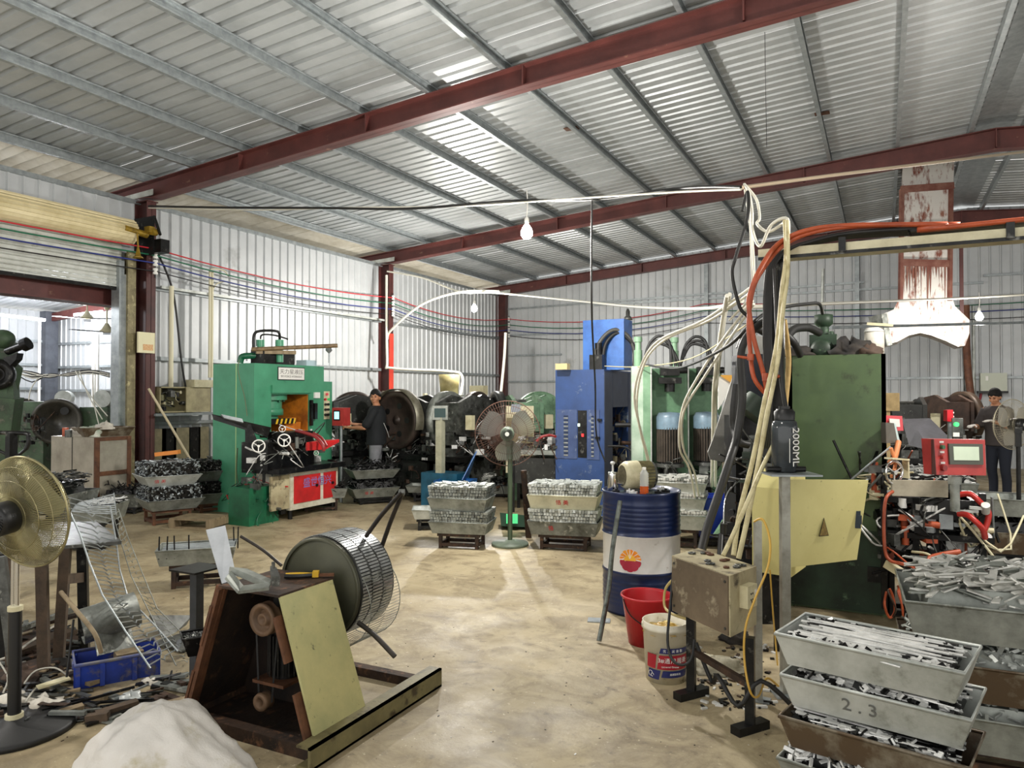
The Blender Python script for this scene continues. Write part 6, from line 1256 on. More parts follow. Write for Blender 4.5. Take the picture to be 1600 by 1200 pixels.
mbx(-.32, .38, -.14, .5, .62, .66, 'middle_plate', steel_dk); mbx(-.3, .34, -.1, .5, .86, .9, 'upper_plate', steel_dk); mbx(-.05, .25, -.12, .3, .76, .9, 'black_housing', black); mbx(-.3, -.1, .1, .4, .4, .9, 'rear_block', steel_dk)
m = MB(); m.slab([A(1393, 774, 4.95), A(1480, 777, 4.9), A(1480, 751, 4.9), A(1393, 750, 4.95)], .03); m.build('aluminium_cover', mat('scuffed_aluminium', '#b5ae9a', .45, .3, '#8f8a78', 5), t)
clutter(t, W(-.3, -.15, .46), W(.33, .3, .62), 60, (steel_dk, steel_md, orange_h, steel_br, black), 201)
clutter(t, W(-.32, -.12, .67), W(.0, .2, .86), 60, (steel_dk, steel_md, steel_br, orange_h, steel_dk), 202, 'upper_tooling')
clutter(t, W(-.36, -.1, .9), W(-.26, .2, 1.15), 45, (steel_dk, cream, galv, orange_h, steel_md), 203, 'side_tooling')
clutter(t, W(-.1, -.15, .66), W(.34, .0, .76), 30, (galv, steel_dk, cream), 204, 'rods')
# slanted white channel and ring
m = MB(); m.bar(A(1384, 880, 4.8), A(1432, 910, 4.65), .04, .05); m.build('white_channel', cream, t)
m = MB(); q = A(1474, 893, 4.75); m.lathe([(.03, 0), (.045, .01), (.045, .03)], q, -fwd, n=24); m.lathe([(.012, 0), (.02, .01), (.02, .03)], q, -fwd, n=16); m.build('gauge_ring', steel_md, t)
# hoses
def hose(pts, r, mt, label=None, name='air_hose', par=t): m = MB(); m.tube([A(*p) for p in pts], r, n=8, sub=6); return m.build(name, mt, par, label=label)
hose([(1495, 774, 5.0), (1515, 772, 4.95), (1532, 785, 4.9), (1544, 800, 4.9), (1543, 815, 4.9), (1538, 828, 4.9)], .019, red_h)
hose([(1497, 803, 4.9), (1512, 805, 4.85), (1527, 817, 4.8), (1536, 828, 4.8), (1539, 840, 4.85)], .019, red_h)
m = MB(); m.cyl(A(1540, 789, 4.86), A(1540, 800, 4.9), .026); m.bar(A(1515, 793, 4.9), A(1540, 795, 4.88), .02); m.bar(A(1495, 799, 4.9), A(1528, 799, 4.9), .018); m.build('hose_clamp', zinc_light, t)
hose([(1395, 768, 4.9), (1384, 780, 4.85), (1381, 820, 4.8), (1383, 860, 4.75), (1390, 875, 4.7), (1405, 880, 4.7), (1440, 888, 4.65), (1455, 900, 4.65)], .011, orange_h)
hose([(1500, 862, 4.7), (1475, 866, 4.7), (1453, 872, 4.65), (1444, 885, 4.62), (1450, 900, 4.62), (1464, 908, 4.62)], .017, orange_h)
hose([(1425, 862, 4.8), (1450, 866, 4.7), (1464, 880, 4.66), (1462, 893, 4.66), (1458, 900, 4.66)], .008, cream)
hose([(1386, 855, 4.75), (1400, 865, 4.7), (1430, 890, 4.65), (1452, 903, 4.6)], .006, orange_h)
rh = random.Random(8)
for k in range(16):
    x = 1392 + k * 8 + rh.uniform(-3, 3); hose([(x, 918 + rh.uniform(-4, 4), 4.75), (x + rh.uniform(-4, 6), 925, 4.65), (x + rh.uniform(2, 12), 950, 4.62), (x + rh.uniform(4, 14), 975 + rh.uniform(-20, 14), 4.66)], .006, orange_h if k % 4 else rust)
hose([(1385, 925, 4.75), (1382, 945, 4.7), (1390, 965, 4.7), (1398, 955, 4.7), (1396, 935, 4.7), (1390, 920, 4.7)], .008, orange_h)
# red control panel
p = A(1492, 760, 4.75); pb = V((p.x, p.y, .9)); t2 = thing('operator_terminal', 'large red control panel with grey screen on a short pole', 'control panel', pb)
m = MB(); m.cyl(pb + V((0, 0, -.03)), pb + V((0, 0, ZH(745, 4.75) - .9)), .028); m.cyl(pb + V((0, 0, ZH(756, 4.75) - .9)), pb + V((0, 0, ZH(744, 4.75) - .9)), .04); m.build('pole', galv_dull, t2)
q = [A(1463, 742, 4.6), A(1541, 743, 4.75), A(1539, 687, 4.75), A(1459, 686, 4.6)]; nn = (q[1] - q[0]).cross(q[3] - q[0]).normalized(); nn = nn if nn.dot(FW) < 0 else -nn
m = MB(); m.hexa([k for k in q], [k - nn * .09 for k in q]) ; bx_ = m.build('panel_box', red_pan, t2)
m = MB(); q0 = [A(1456, 741, 4.62), A(1463, 742, 4.598), A(1459, 686, 4.598), A(1455, 687, 4.62)]; m.slab(q0, .006); m.build('side_flange', redox_dk, bx_)
def onp(u, v): return (q[0] * (1 - u) + q[1] * u) * (1 - v) + (q[3] * (1 - u) + q[2] * u) * v + nn * .002
m = MB(); m.slab([onp(.26, .3), onp(.93, .3), onp(.93, .88), onp(.26, .88)], .012); scb = m.build('screen_bezel', mat('dark_olive_bezel', '#4a4d43', .4), bx_)
m = MB(); m.slab([onp(.34, .42) + nn * .007, onp(.84, .42) + nn * .007, onp(.84, .8) + nn * .007, onp(.34, .8) + nn * .007], .004); m.build('screen', mat('pale_green_lcd', '#b3bfa8', .3, 0, '#a3b09a', 3, emit=.25), scb)
for v, cc in ((.78, '2f5a3a'), (.5, 'a03a34'), (.2, '7a2522')):
    c = onp(.13, v); m = MB(); m.cyl(c, c + nn * .018, .013 if v > .3 else .02, n=14); m.build('push_button', mat('pbtn_' + cc, '#' + cc, .35), bx_); m = MB(); c2_ = onp(.13, v + .14); m.box(c2_, (.028, .012, .012), Rm); m.build('button_tag', white, bx_)
# small red box on post and grey sheet
p = A(1484, 690, 5.6).xy.to_3d(); t3 = thing('red_alarm_box', 'small bright red box on a slim post above the control panel', 'box', p + V((0, 0, .0)))
m = MB(); m.cyl(p, p + V((0, 0, ZH(660, 5.6))), .015, n=10); m.build('post', galv, t3); m = MB(); m.slab([A(1477, 658, 5.6), A(1487, 659, 5.6), A(1486, 640, 5.6), A(1477, 641, 5.6)], .05); m.build('box_shell', mat('vivid_red', '#cf1f2b', .4), t3)
for y in (645, 651, 656): m = MB(); m.cyl(A(1488, y, 5.6), A(1490, y, 5.6), .008, n=6); m.build('terminal', white, t3)
p = A(1496, 700, 5.5).xy.to_3d(); t3 = thing('button_post', 'narrow grey post with green lit button beside the red box', 'button box', p); m = MB(); m.box(p + V((0, 0, ZH(690, 5.5) / 2)), (.04, .03, ZH(690, 5.5)), Rm); m.build('post', steel_md, t3); m = MB(); m.box(p + V((0, 0, ZH(668, 5.5))), (.07, .05, .14), Rm); bb_ = m.build('button_box', steel_md, t3)
m = MB(); c = A(1493, 663, 5.44); m.cyl(c, c - fwd * .02, .016); m.build('green_button', mat('green_lit_button', '#3fe06a', emit=1), bb_); m = MB(); c = A(1494, 679, 5.44); m.box(c, (.04, .02, .03), Rm); m.build('white_switch', white, bb_)
gs = mat('dark_grey_sheet', '#77767c', .45, .2, '#5d5c60', 3)
m = MB(); m.add([A(1410, 656, 6.9), A(1453, 655, 6.6), A(1482, 684, 6.3), A(1453, 705, 6.2), A(1422, 696, 6.5), A(1435, 672, 6.4)], [(0, 5, 4), (0, 1, 5), (1, 2, 5), (2, 3, 5), (3, 4, 5)])
o = m.build('folded_sheet', gs, label='folded dark grey sheet fanned out behind the tray of pale parts', cat='sheet'); sm_ = o.modifiers.new('s', 'SOLIDIFY'); sm_.thickness = .01
# red framed notice, dark panel near press edge
m = MB(); m.slab([A(1383, 673, 6.0), A(1411, 673, 6.05), A(1409, 650, 6.05), A(1382, 649, 6.0)], .01); o = m.build('red_notice', mat('pinkish_red_sign', '#d9555c', .5), label='red framed notice with white sheet right of the olive press', cat='notice'); m = MB(); m.slab([A(1391, 667, 5.98), A(1406, 667, 6.0), A(1405, 655, 6.0), A(1389, 654, 5.98)], .008); m.build('white_sheet', white, o)
m = MB(); m.slab([A(1381, 692, 5.3), A(1399, 692, 5.35), A(1393, 661, 5.35), A(1380, 660, 5.3)], .04); o = m.build('monitor_back', mat('taupe_plastic', '#5c5850', .5), label='tilted taupe terminal beside the olive press edge', cat='terminal'); m = MB(); m.slab([A(1399, 692, 5.34), A(1404, 690, 5.5), A(1397, 662, 5.5), A(1393, 661, 5.34)], .02); m.build('pale_edge', mat('pale_cyan_edge', '#cfe0dc', .4), o)  # pale cyan strip down the side of the terminal
m = MB(); m.tube([A(1391, 722, 5.0), A(1398, 715, 5.2), A(1404, 690, 5.3)], .02); m.tube([A(1393, 745, 5.0), A(1399, 725, 5.1), A(1392, 700, 5.1)], .012); m.build('orange_strap', mat('pale_orange_hose', '#d98a5a', .5), label='pale orange hose hanging at the right edge of the olive press', cat='hose')
m = MB(); m.bar(A(1388, 716, 5.0), A(1415, 718, 5.1), .06, .012); m.bar(A(1415, 718, 5.1), A(1416, 747, 5.1), .012, .05); m.build('bent_bracket', cream, label='cream bent bracket right of the olive press', cat='bracket')
handwheel(t, A(1397, 738, 4.95), -fwd + RT * .4, .075, chrome)
# wall cupboard, wooden box, control cabinet on back wall
def yb(px, py): return YP(px, py, YB - .1)
a, b = yb(1530, 611), yb(1571, 583); t = thing('wall_cabinet', 'pale grey-green electrical cabinet high on the back wall above the worker', 'cabinet', (a.x, YB - .2, a.z)); m = MB(); m.bb(a.x, b.x, YB - .35, YB - .1, a.z, b.z); m.build('cabinet_body', mat('grey_green_enamel', '#c3c8b8', .5), t); m = MB(); m.box((a.x + .12, YB - .36, (a.z + b.z) / 2 + .08), (.05, .02, .1)); m.build('latch', white, t)
m = MB(); m.bb(a.x - .05, b.x + .02, YB - .35, YB - .1, a.z - .05, a.z); m.bar((a.x + .3, YB - .3, a.z - .05), (a.x + .05, YB - .15, a.z - .8), .03); m.build('bracket', steel_dk, t)
m = MB(); m.tube([yb(1523, 620), yb(1526, 627), yb(1531, 624), yb(1533, 613)], .025); m.build('red_cable_loop', mat('crimson_cable', '#a5333f', .5), t)
m = MB(); p = A(1388, 640, 8.8); m.bb(p.x - .22, p.x + .12, p.y, p.y + .2, ZH(642, 8.8), ZH(614, 8.8)); m.bb(p.x - .02, p.x + .02, p.y + .05, p.y + .1, 0, ZH(642, 8.8)); m.build('timber_box', mat('tan_ply', '#b39a6c', .7, 0, '#8f7a52', 8), label='tan plywood box on a post behind the olive press', cat='box')
px_ = yb(1513, 600).x; m = MB(); m.tube([(px_ - .06, YB - .4, 3.6), (px_ - .04, YB - .4, 2.3), (px_ + .06, YB - .45, 1.2)], .075, n=8); m.build('rusty_pipe', mat('rusty_pipe_paint', '#84553c', .6, .1, '#553428', 6), label='rusty brown pipe running down the back wall', cat='pipe')
for k, (x_, w_) in enumerate(((1521, .07), (1509, .1))):
    q_ = yb(x_, 600).x; m = MB(); m.cyl((q_, YB - .2, .0), (q_, YB - .2, 3.6), w_ / 2); m.build('grey_conduit', zinc_light if k == 0 else steel_md, label=('pale' if k == 0 else 'dull grey') + ' conduit beside the rusty pipe on the back wall', cat='conduit')
# ---- behind the olive press: guard plate, motor pack, hoses, poles
m = MB(); m.prism([(0, 0), (.1, -.02), (.2, .04), (.46, .62), (.46, 1.0), (.3, 1.02), (.02, .16), (-.02, .06)], A(1110, 718, 6.0), RT, (0, 0, 1), fwd, .02)
m.build('guard_plate', mat('mottled_grey_guard', '#8b8a84', .5, .3, '#5f5e59', 3, .5, .2), label='slanting grey sheet guard left of the hose bundle', cat='guard')
m = MB(); m.slab([A(1122, 640, 7.2), A(1146, 600, 7.2), A(1146, 590, 7.2), A(1122, 588, 7.2)], .02); o = m.build('warning_poster', white, label='white poster with yellow-orange warning patch behind the hoses', cat='poster'); m = MB(); m.slab([A(1127, 588, 7.17), A(1145, 600, 7.17), A(1145, 586, 7.17), A(1126, 586, 7.17)], .01); m.build('orange_patch', mat('amber_print', '#e3a63a', .5), o)
bx = A(1180, 700, 5.3); t = thing('hydraulic_pump_unit', 'black hydraulic pump unit behind the bamboo poles', 'pump', bx.xy.to_3d())
def bxp(px0, px1, py0, py1, d, dd, nm, mt): a_ = A(px0, py1, d); b_ = A(px1, py0, d); c_ = (a_ + b_) / 2 + fwd * dd / 2; m = MB(); m.box(c_, ((b_ - a_).dot(RT), dd, b_.z - a_.z), Rz(YAW)); return m.build(nm, mt, t)
bxp(1163, 1196, 553, 622, 5.3, .3, 'valve_manifold', mat('navy_black_block', '#23262e', .4, .3, '#15171c', 5)); bxp(1150, 1225, 650, 900, 5.5, .3, 'pump_tank', steel_dk); bxp(1155, 1215, 900, 1010, 5.2, .4, 'pump_base', steel_dk)
m = MB(); m.cyl(A(1172, 650, 5.3), A(1190, 628, 5.3), .13, n=20); m.build('pump_motor', gdark, t); clutter(t, A(1160, 800, 5.2), A(1215, 690, 5.4), 50, (steel_dk, black, gdark, steel_md), 301); clutter(t, A(1140, 870, 5.4), A(1210, 760, 5.2), 40, (steel_dk, black, rust), 302, 'lower_fittings')
m = MB(); m.cyl(A(1216, 560, 5.1), A(1216, 740, 5.1), .06, n=16); m.build('cylinder_tube', mat('dark_grey_tube', '#4c4f4b', .4, .4, '#343633', 6), t)
# black square post behind hoses
p = A(1217, 620, 4.7); m = MB(); m.bb(p.x - .035, p.x + .035, p.y - .035, p.y + .035, 0, ZH(392, 4.7)); m.build('black_post', steel_dk, label='black square post carrying the overhead cable tray', cat='post')
# overhead cable tray, X-directed
pt = A(1190, 390, 4.7); YT = pt.y; x0 = pt.x; zT = pt.z - .03
t = thing('cable_tray', 'cream overhead cable tray carrying black and orange hoses', 'cable tray', (x0, YT, zT), kind='structure')
m = MB(); m.bb(x0 - .02, 6.5, YT - .01, YT, zT - .02, zT + .03); m.bb(x0 - .02, 6.5, YT, YT + .2, zT - .025, zT - .015); m.bb(x0 - .02, 6.5, YT + .2, YT + .21, zT - .02, zT + .03); m.build('tray_channel', mat('cream_cable_tray', '#cdc7a8', .5, .1, '#a79f80', 4), t)
m = MB(); m.bb(x0 - .02, 6.5, YT - .014, YT - .008, zT - .04, zT - .02); m.build('bottom_lip', steel_dk, t)
for px in (1316, 1578): x_ = YP(px, 380, YT).x; m = MB(); m.bb(x_ - .02, x_ + .02, YT - .03, YT + .01, zT - .03, zT + .06); m.build('clamp', steel_dk, t)
m = MB(); m.slab([V((x0 + .0, YT + .3, zT + .06)), V((x0 + 6, YT + .3, zT + .06)), V((x0 + 6, YT + .3, zT + .13)), V((x0 + 0.0, YT + .3, zT + .07))], .01)
def W2(px, py, dy=0): return YP(px, py, YT + dy)
def cab(pts, r, mt, label, name='hose', cat='hose', n=8, group=None, sub=6): m = MB(); m.tube(pts, r, n=n, sub=sub); return m.build(name, mt, label=label, cat=cat, group=group)
bh = mat('black_hose', '#1a1a19', .5, 0, '#262624', 10)
cab([V((6.5, YT + .05, zT + .17)), W2(1600, 345, .05), W2(1500, 350, .05), W2(1400, 352, .05), W2(1320, 355, 0), W2(1260, 366, -.05), W2(1222, 385, -.08), A(1196, 415, 4.5), A(1177, 450, 4.45), A(1170, 500, 4.45), A(1172, 545, 4.45), A(1178, 590, 4.4), A(1198, 617, 4.4)], .014, orange_h, 'inner orange hose from the cable tray down to the pump')
cab([V((6.5, YT + .02, zT + .19)), W2(1600, 343), W2(1480, 350), W2(1330, 352), W2(1260, 360, -.06), W2(1215, 382, -.1), A(1188, 420, 4.4), A(1173, 455, 4.38), A(1170, 480, 4.38), A(1178, 530, 4.38), A(1192, 580, 4.38), A(1198, 610, 4.38), A(1198, 625, 4.38)], .015, orange_h, 'outer orange hose curving from the cable tray over the pump')
m = MB(); m.tube([A(1152, 557, 4.45), A(1172, 560, 4.42)], .009); m.cyl(A(1173, 563, 4.4), A(1173, 553, 4.4), .02); m.cyl(A(1197, 595, 4.36), A(1197, 583, 4.36), .022); m.tube([A(1197, 589, 4.36), A(1220, 588, 4.36)], .011); m.build('hose_tee', orange_h, label='orange tee joints on the hanging orange hoses', cat='fitting')
for k in range(5):
    yy = .04 + .035 * k; cab([V((6.5, YT + yy, zT + .05 + .02 * (k % 3))), W2(1600, 346 + 2 * k, yy), W2(1450, 356 + 2 * k, yy), W2(1330, 364 + 1.5 * k, yy), W2(1265, 378 + k, yy - .03), A(1224 - 3 * k, 395 + k, 4.62), A(1206 - k * 2, 430, 4.6), A(1203 - 2 * k, 520, 4.6), A(1205 - 2 * k, 600 + 12 * k, 4.6), A(1200 - 4 * k, 700, 4.7)], .014, bh, f'{["first", "second", "third", "fourth", "fifth"][k]} black hose from the front in the overhead tray, hanging down the black post')
cab([A(1160, 330, 4.9), A(1168, 300, 4.9), A(1168, 340, 4.8), A(1150, 400, 4.8), A(1144, 430, 4.8), A(1156, 480, 4.8), A(1170, 500, 4.8), A(1162, 540, 4.8)], .012, bh, 'black cable swinging down left of the orange hoses', 'cable', 'cable')
cab([A(1150, 600, 5.0), A(1146, 640, 5.0), A(1147, 670, 5.0), A(1155, 690, 4.9), A(1170, 695, 4.9)], .026, bh, 'thick dark hose with brass end left of the pump unit')
cab([A(1215, 500, 4.9), A(1190, 505, 4.8), A(1165, 530, 4.7), A(1157, 560, 4.7), A(1160, 620, 4.7), A(1152, 680, 4.7), A(1140, 720, 4.6), A(1122, 775, 4.5), A(1105, 825, 4.4), A(1096, 861, 4.3)], .026, bh, 'thick black hose running down to the socket box')
cab([A(1285, 490, 5.5), A(1280, 475, 5.3), A(1260, 475, 5.2), A(1225, 480, 5.0), A(1195, 490, 4.9), A(1170, 510, 4.8), A(1130, 545, 5.2), A(1060, 575, 7.5), A(1010, 570, 8.5)], .012, bh, 'black cable from the olive press head to the pale green presses', 'cable', 'cable')
cab([A(1280, 520, 5.5), A(1262, 512, 5.4), A(1240, 515, 5.3), A(1228, 530, 5.2)], .03, bh, 'black hose arching left from the olive press head'); cab([A(1225, 520, 5.2), A(1240, 535, 5.2), A(1250, 555, 5.3)], .026, bh, 'short black hose dropping onto the olive press top')
cab([A(1196, 520, 5.2), A(1180, 513, 5.2), A(1165, 522, 5.2), A(1155, 545, 5.2)], .028, bh, 'black hose arching from the pump manifold')
# bamboo poles and pale conduits
for k, (pts, r_, mt, lb) in enumerate((
    ([(1196, 620, 4.3), (1176, 720, 4.25), (1156, 800, 4.2), (1146, 868, 4.12)], .014, bamboo, 'left bamboo pole leaning among the hoses'),
    ([(1200, 640, 4.2), (1184, 730, 4.15), (1168, 810, 4.1), (1154, 873, 4.05)], .014, bamboo, 'middle bamboo pole leaning among the hoses'),
    ([(1221, 672, 4.15), (1196, 720, 4.1), (1172, 775, 4.0), (1148, 830, 4.0), (1130, 868, 3.95)], .012, bamboo, 'right bamboo pole slanting over the yellow cabinet'),
    ([(1226, 345, 4.6), (1228, 400, 4.5), (1222, 450, 4.4), (1213, 540, 4.35), (1196, 620, 4.3)], .0125, bamboo, 'pale conduit rising from the left bamboo pole to the tray'),
    ([(1230, 345, 4.55), (1231, 420, 4.45), (1224, 480, 4.35), (1216, 560, 4.25), (1200, 640, 4.2)], .0125, bamboo, 'pale conduit rising from the middle bamboo pole to the tray'),
    ([(1225, 500, 4.8), (1232, 560, 4.9), (1228, 620, 4.9), (1224, 650, 4.9)], .018, mat('kraft_sleeve', '#b79a63', .7, 0, '#8b713f', 12), 'tan wrapped hose beside the olive press'))):
    cab([A(*q_) for q_ in pts], r_, mt, lb, 'pole' if k < 3 else 'conduit', 'pole' if k < 3 else 'conduit', 10)
for (x1, y1, x2, y2, x3, y3) in ((1214, 540, 1222, 650, 1225, 650), ): cab([A(1211, 420, 4.5), A(1215, 520, 4.4), A(1222, 600, 4.35), A(1230, 650, 4.3)], .014, bh, 'black hose hanging in front of the pale conduits down to the bottle')
# socket plug cable near drum
cab([A(1182, 740, 5.6), A(1150, 755, 5.4), A(1134, 780, 5.2), A(1131, 820, 5.0)], .008, chrome, 'bright metal conduit curving down to a black connector', 'conduit', 'conduit'); m = MB(); m.cyl(A(1131, 818, 5.0), A(1131, 835, 5.0), .026); m.cyl(A(1127, 835, 5.0), A(1125, 868, 4.9), .02); m.build('connector', black, label='black cable connector behind the socket box', cat='connector')
# ---- loose white cables
wm = mat('ivory_cable', '#e4e1d2', .5)
top = (1165, 292)
bund = [
 ([A(1163, 288, 5.2), A(1170, 300, 5.1), A(1175, 330, 5.0), A(1176, 360, 5.0), A(1188, 385, 4.9), A(1205, 352, 4.8), A(1230, 342, 4.7), A(1231, 380, 4.6)], .011),
 ([A(1165, 290, 5.2), A(1182, 312, 5.1), A(1187, 340, 5.0), A(1183, 350, 5.0), A(1200, 362, 4.9), A(1222, 350, 4.8), A(1228, 345, 4.7)], .01),
 ([A(1164, 296, 5.2), A(1172, 350, 5.1), A(1174, 400, 5.0), A(1176, 450, 5.0), A(1170, 480, 5.2)], .009),
 ([A(1166, 300, 5.2), A(1174, 360, 5.1), A(1178, 420, 5.0), A(1175, 460, 5.1), A(1140, 500, 5.5)], .009)]
for k, (pp, r_) in enumerate(bund): cab(pp, r_, wm, f'{["first", "second", "third", "fourth"][k]} white cable of the tangle hanging from the rafter level', 'cable', 'cable', 6)
fanw = [((1172, 450), (1100, 500), (1020, 540), (992, 610), (1000, 670), (1012, 720), (1020, 775)), ((1172, 458), (1110, 500), (1040, 530), (1006, 570), (995, 640), (1012, 712), (1024, 770)),
        ((1176, 470), (1130, 530), (1090, 590), (1066, 640), (1062, 700), (1078, 735), (1088, 790)), ((1178, 475), (1140, 530), (1100, 590), (1068, 645), (1068, 700), (1085, 738), (1094, 788)),
        ((1140, 460), (1133, 490), (1124, 560), (1118, 620), (1118, 655), (1118, 760)), ((1136, 462), (1126, 520), (1116, 600), (1114, 660), (1112, 760))]
for k, pp in enumerate(fanw):
    n_ = len(pp); cab([A(x, y, 5.2 + 2.6 * i / (n_ - 1)) for i, (x, y) in enumerate(pp)], .011 if k < 4 else .016, wm, f'{["first", "second", "third", "fourth", "fifth", "sixth"][k]} white conduit from above in the fan of conduits down to the pale green presses', 'conduit', 'conduit', 6)
cab([A(945, 572, 9.4), A(1000, 573, 8.6), (A(1080, 560, 7.5)), A(1170, 505, 5.4)], .006, mat('straw_cord', '#c9bf95', .6), 'thin straw coloured cord over the blue press', 'cord', 'cord', 5)
# long cables under the roof
cab([XP(232, 322, -9.85), A(330, 324, 10.2), A(500, 325, 9), A(640, 326, 8.2), A(800, 314, 7.4), A(930, 312, 6.8), A(1050, 296, 6.1), A(1110, 292, 5.6), A(1158, 293, 5.2)], .014, bh, 'black cable strung below the roof from the red column', 'cable', 'cable', 6)
cab([XP(232, 325, -9.8), A(400, 328, 9.7), A(560, 324, 8.7), A(720, 322, 7.8), A(900, 310, 6.9), A(1060, 300, 6.0), A(1158, 296, 5.2)], .009, wm, 'white cable tied along the black cable below the roof', 'cable', 'cable', 6)
cab([A(925, 313, 6.8), A(924, 400, 6.9), A(925, 500, 7.1), A(930, 600, 8.2), A(932, 680, 9.2), A(946, 722, 9.3)], .01, bh, 'black drop cable hanging down in front of the blue press', 'cable', 'cable', 6)
cab([A(1160, 293, 5.2), A(1300, 274, 6.0), A(1460, 254, 7.0), A(1620, 235, 8.0)], .014, mat('galv_conduit_tube', '#c6b49a', .35, .6), 'long steel conduit rising to the right under the rafter', 'conduit', 'conduit', 8, sub=2)
cab([A(605, 424, 16.2), A(660, 434, 15.8), A(720, 456, 15), A(770, 457, 14.6), A(900, 470, 12), A(1000, 480, 10), A(1100, 482, 8), A(1160, 470, 6)], .018, wm, 'thick white cable bundle from the middle column across the hall', 'cable', 'cable', 7)
cab([A(605, 530, 16.2), A(612, 515, 16), A(660, 475, 15.5), A(720, 456, 15), A(780, 455, 14.8)], .026, wm, 'white corrugated pipe arching right of the middle column', 'conduit', 'conduit', 7)
cab([A(604, 430, 16.2), A(605, 560, 16), A(612, 575, 16), A(700, 580, 15.6), A(722, 588, 15.5), A(719, 620, 15.2)], .028, wm, 'white conduit down the middle column and along the wall girt', 'conduit', 'conduit', 7)
cab([A(790, 520, 17.6), A(788, 560, 17.5), A(781, 630, 17.2)], .035, wm, 'white pipe slanting down before the far corner column', 'conduit', 'conduit', 7)
cab([A(1160, 480, 6.5), A(1300, 474, 9), A(1400, 470, 11), A(1500, 466, 12.2), A(1640, 458, 13)], .02, wm, 'white cable crossing to the right above the rusty duct hood', 'cable', 'cable', 6)
m = MB(); m.bar(A(1298, 512, 10), A(1640, 503, 12.5), .05, .04); m.build('cable_rail', galv, label='straight galvanised rail crossing behind the olive press head', cat='rail')
cab([A(1286, 420, 15), A(1285, 488, 15), A(1285, 741, 15)], .03, zinc_light, 'short pale vertical pipe behind the olive press head', 'conduit', 'conduit')
cab([A(1195, 50, 7), A(1196, 120, 7.2), A(1198, 230, 7.6)], .004, steel_dk, 'thin wire dangling from the roof', 'wire', 'wire', 4)
# rafter debris
m = MB(); rag((A(588, 92, 8.6)), (.14, .08, .05), MATS['brown_cloth'], 'torn_patch', 'torn brown patch hanging from the roof between purlins', 'patch', 55)
# ---- rusty duct
dm = mat('rust_streaked_duct', '#cfcbc4', .5, .2, '#7c4636', 1.7, .56, .04, stretch=(2.2, 2.2, .9), c3='#8a5a48', s3=4, m3=.62); ds = mat('duct_rust_seam', '#6b3d32', .7, 0, '#8a6455', 5)
dD = 13.3; t = thing('exhaust_duct', 'rust streaked exhaust duct ending in a curved hood', 'duct', A(1447, 535, dD)); hd = .35
def qd(pts, nm, mt):
    m = MB(); a_ = [A(x, y, dD) for x, y in pts]; b_ = [p_ + V((0, .75, 0)) for p_ in a_]; n_ = len(pts)
    m.add(a_ + b_, [tuple(range(n_)), tuple(range(n_, 2 * n_))[::-1]] + [(i, (i + 1) % n_, n_ + (i + 1) % n_, n_ + i) for i in range(n_)]); return m.build(nm, mt, t)
qd([(1410, 252), (1492, 236), (1489, 300), (1410, 303)], 'duct_section', dm); qd([(1408, 303), (1489, 300), (1486, 352), (1409, 353)], 'duct_section', dm); qd([(1409, 353), (1486, 352), (1484, 414), (1408, 412)], 'duct_section', dm)
qd([(1408, 412), (1484, 414), (1484, 452), (1492, 478), (1515, 500), (1515, 520), (1508, 540), (1497, 542), (1478, 533), (1455, 524), (1438, 520), (1420, 524), (1402, 534), (1380, 540), (1371, 510), (1376, 492), (1396, 484), (1403, 470)], 'hood', dm)
for (a_, b_) in (((1408, 296), (1490, 290)), ((1408, 410), (1486, 412)), ((1409, 352), (1487, 350))): m = MB(); m.bar(A(*a_, dD - .02), A(*b_, dD - .02), .05, .12 if a_[1] != 352 else .05); m.build('rust_seam', ds, t)
for px in (1409, 1486): m = MB(); m.bar(A(px, 296, dD - .02), A(px - 2, 470, dD - .02), .07, .05); m.build('rust_seam', ds, t)
rr3 = random.Random(11)
for k in range(16):
    px = 1411 + k * 4.6; m = MB(); m.add([A(px, 416, dD - .012), A(px + rr3.uniform(1, 5), 416, dD - .012), A(px + 1.5, 416 + rr3.uniform(15, 75), dD - .012)], [(0, 1, 2)]); m.build('rust_streak', ds, t)
m = MB(); m.bar(A(1371, 492, dD - .05), A(1380, 541, dD - .05), .12, .3); m.build('vent_grille', galv_dirty, t)
m = MB(); m.bb(*(lambda p_: (p_.x - .03, p_.x + .03, p_.y - .03, p_.y + .03, 2.9, 4.6))(A(1502, 400, 13.6))); m.build('duct_hanger', redox_dk, t)
# ceiling vent spots
for (px, py, d_, lb) in ((1285, 235, 10.6, 'small rust stained patch on the roof at the right'), (893, 299, 10.5, 'small brown patch on the roof above the hanging bulb')):
    p = A(px, py, d_); p.z = roofz(p.x) + .11; m = MB(); m.box(p, (.2, .12, .01)); m.build('roof_patch', rust_lt, label=lb, cat='patch')
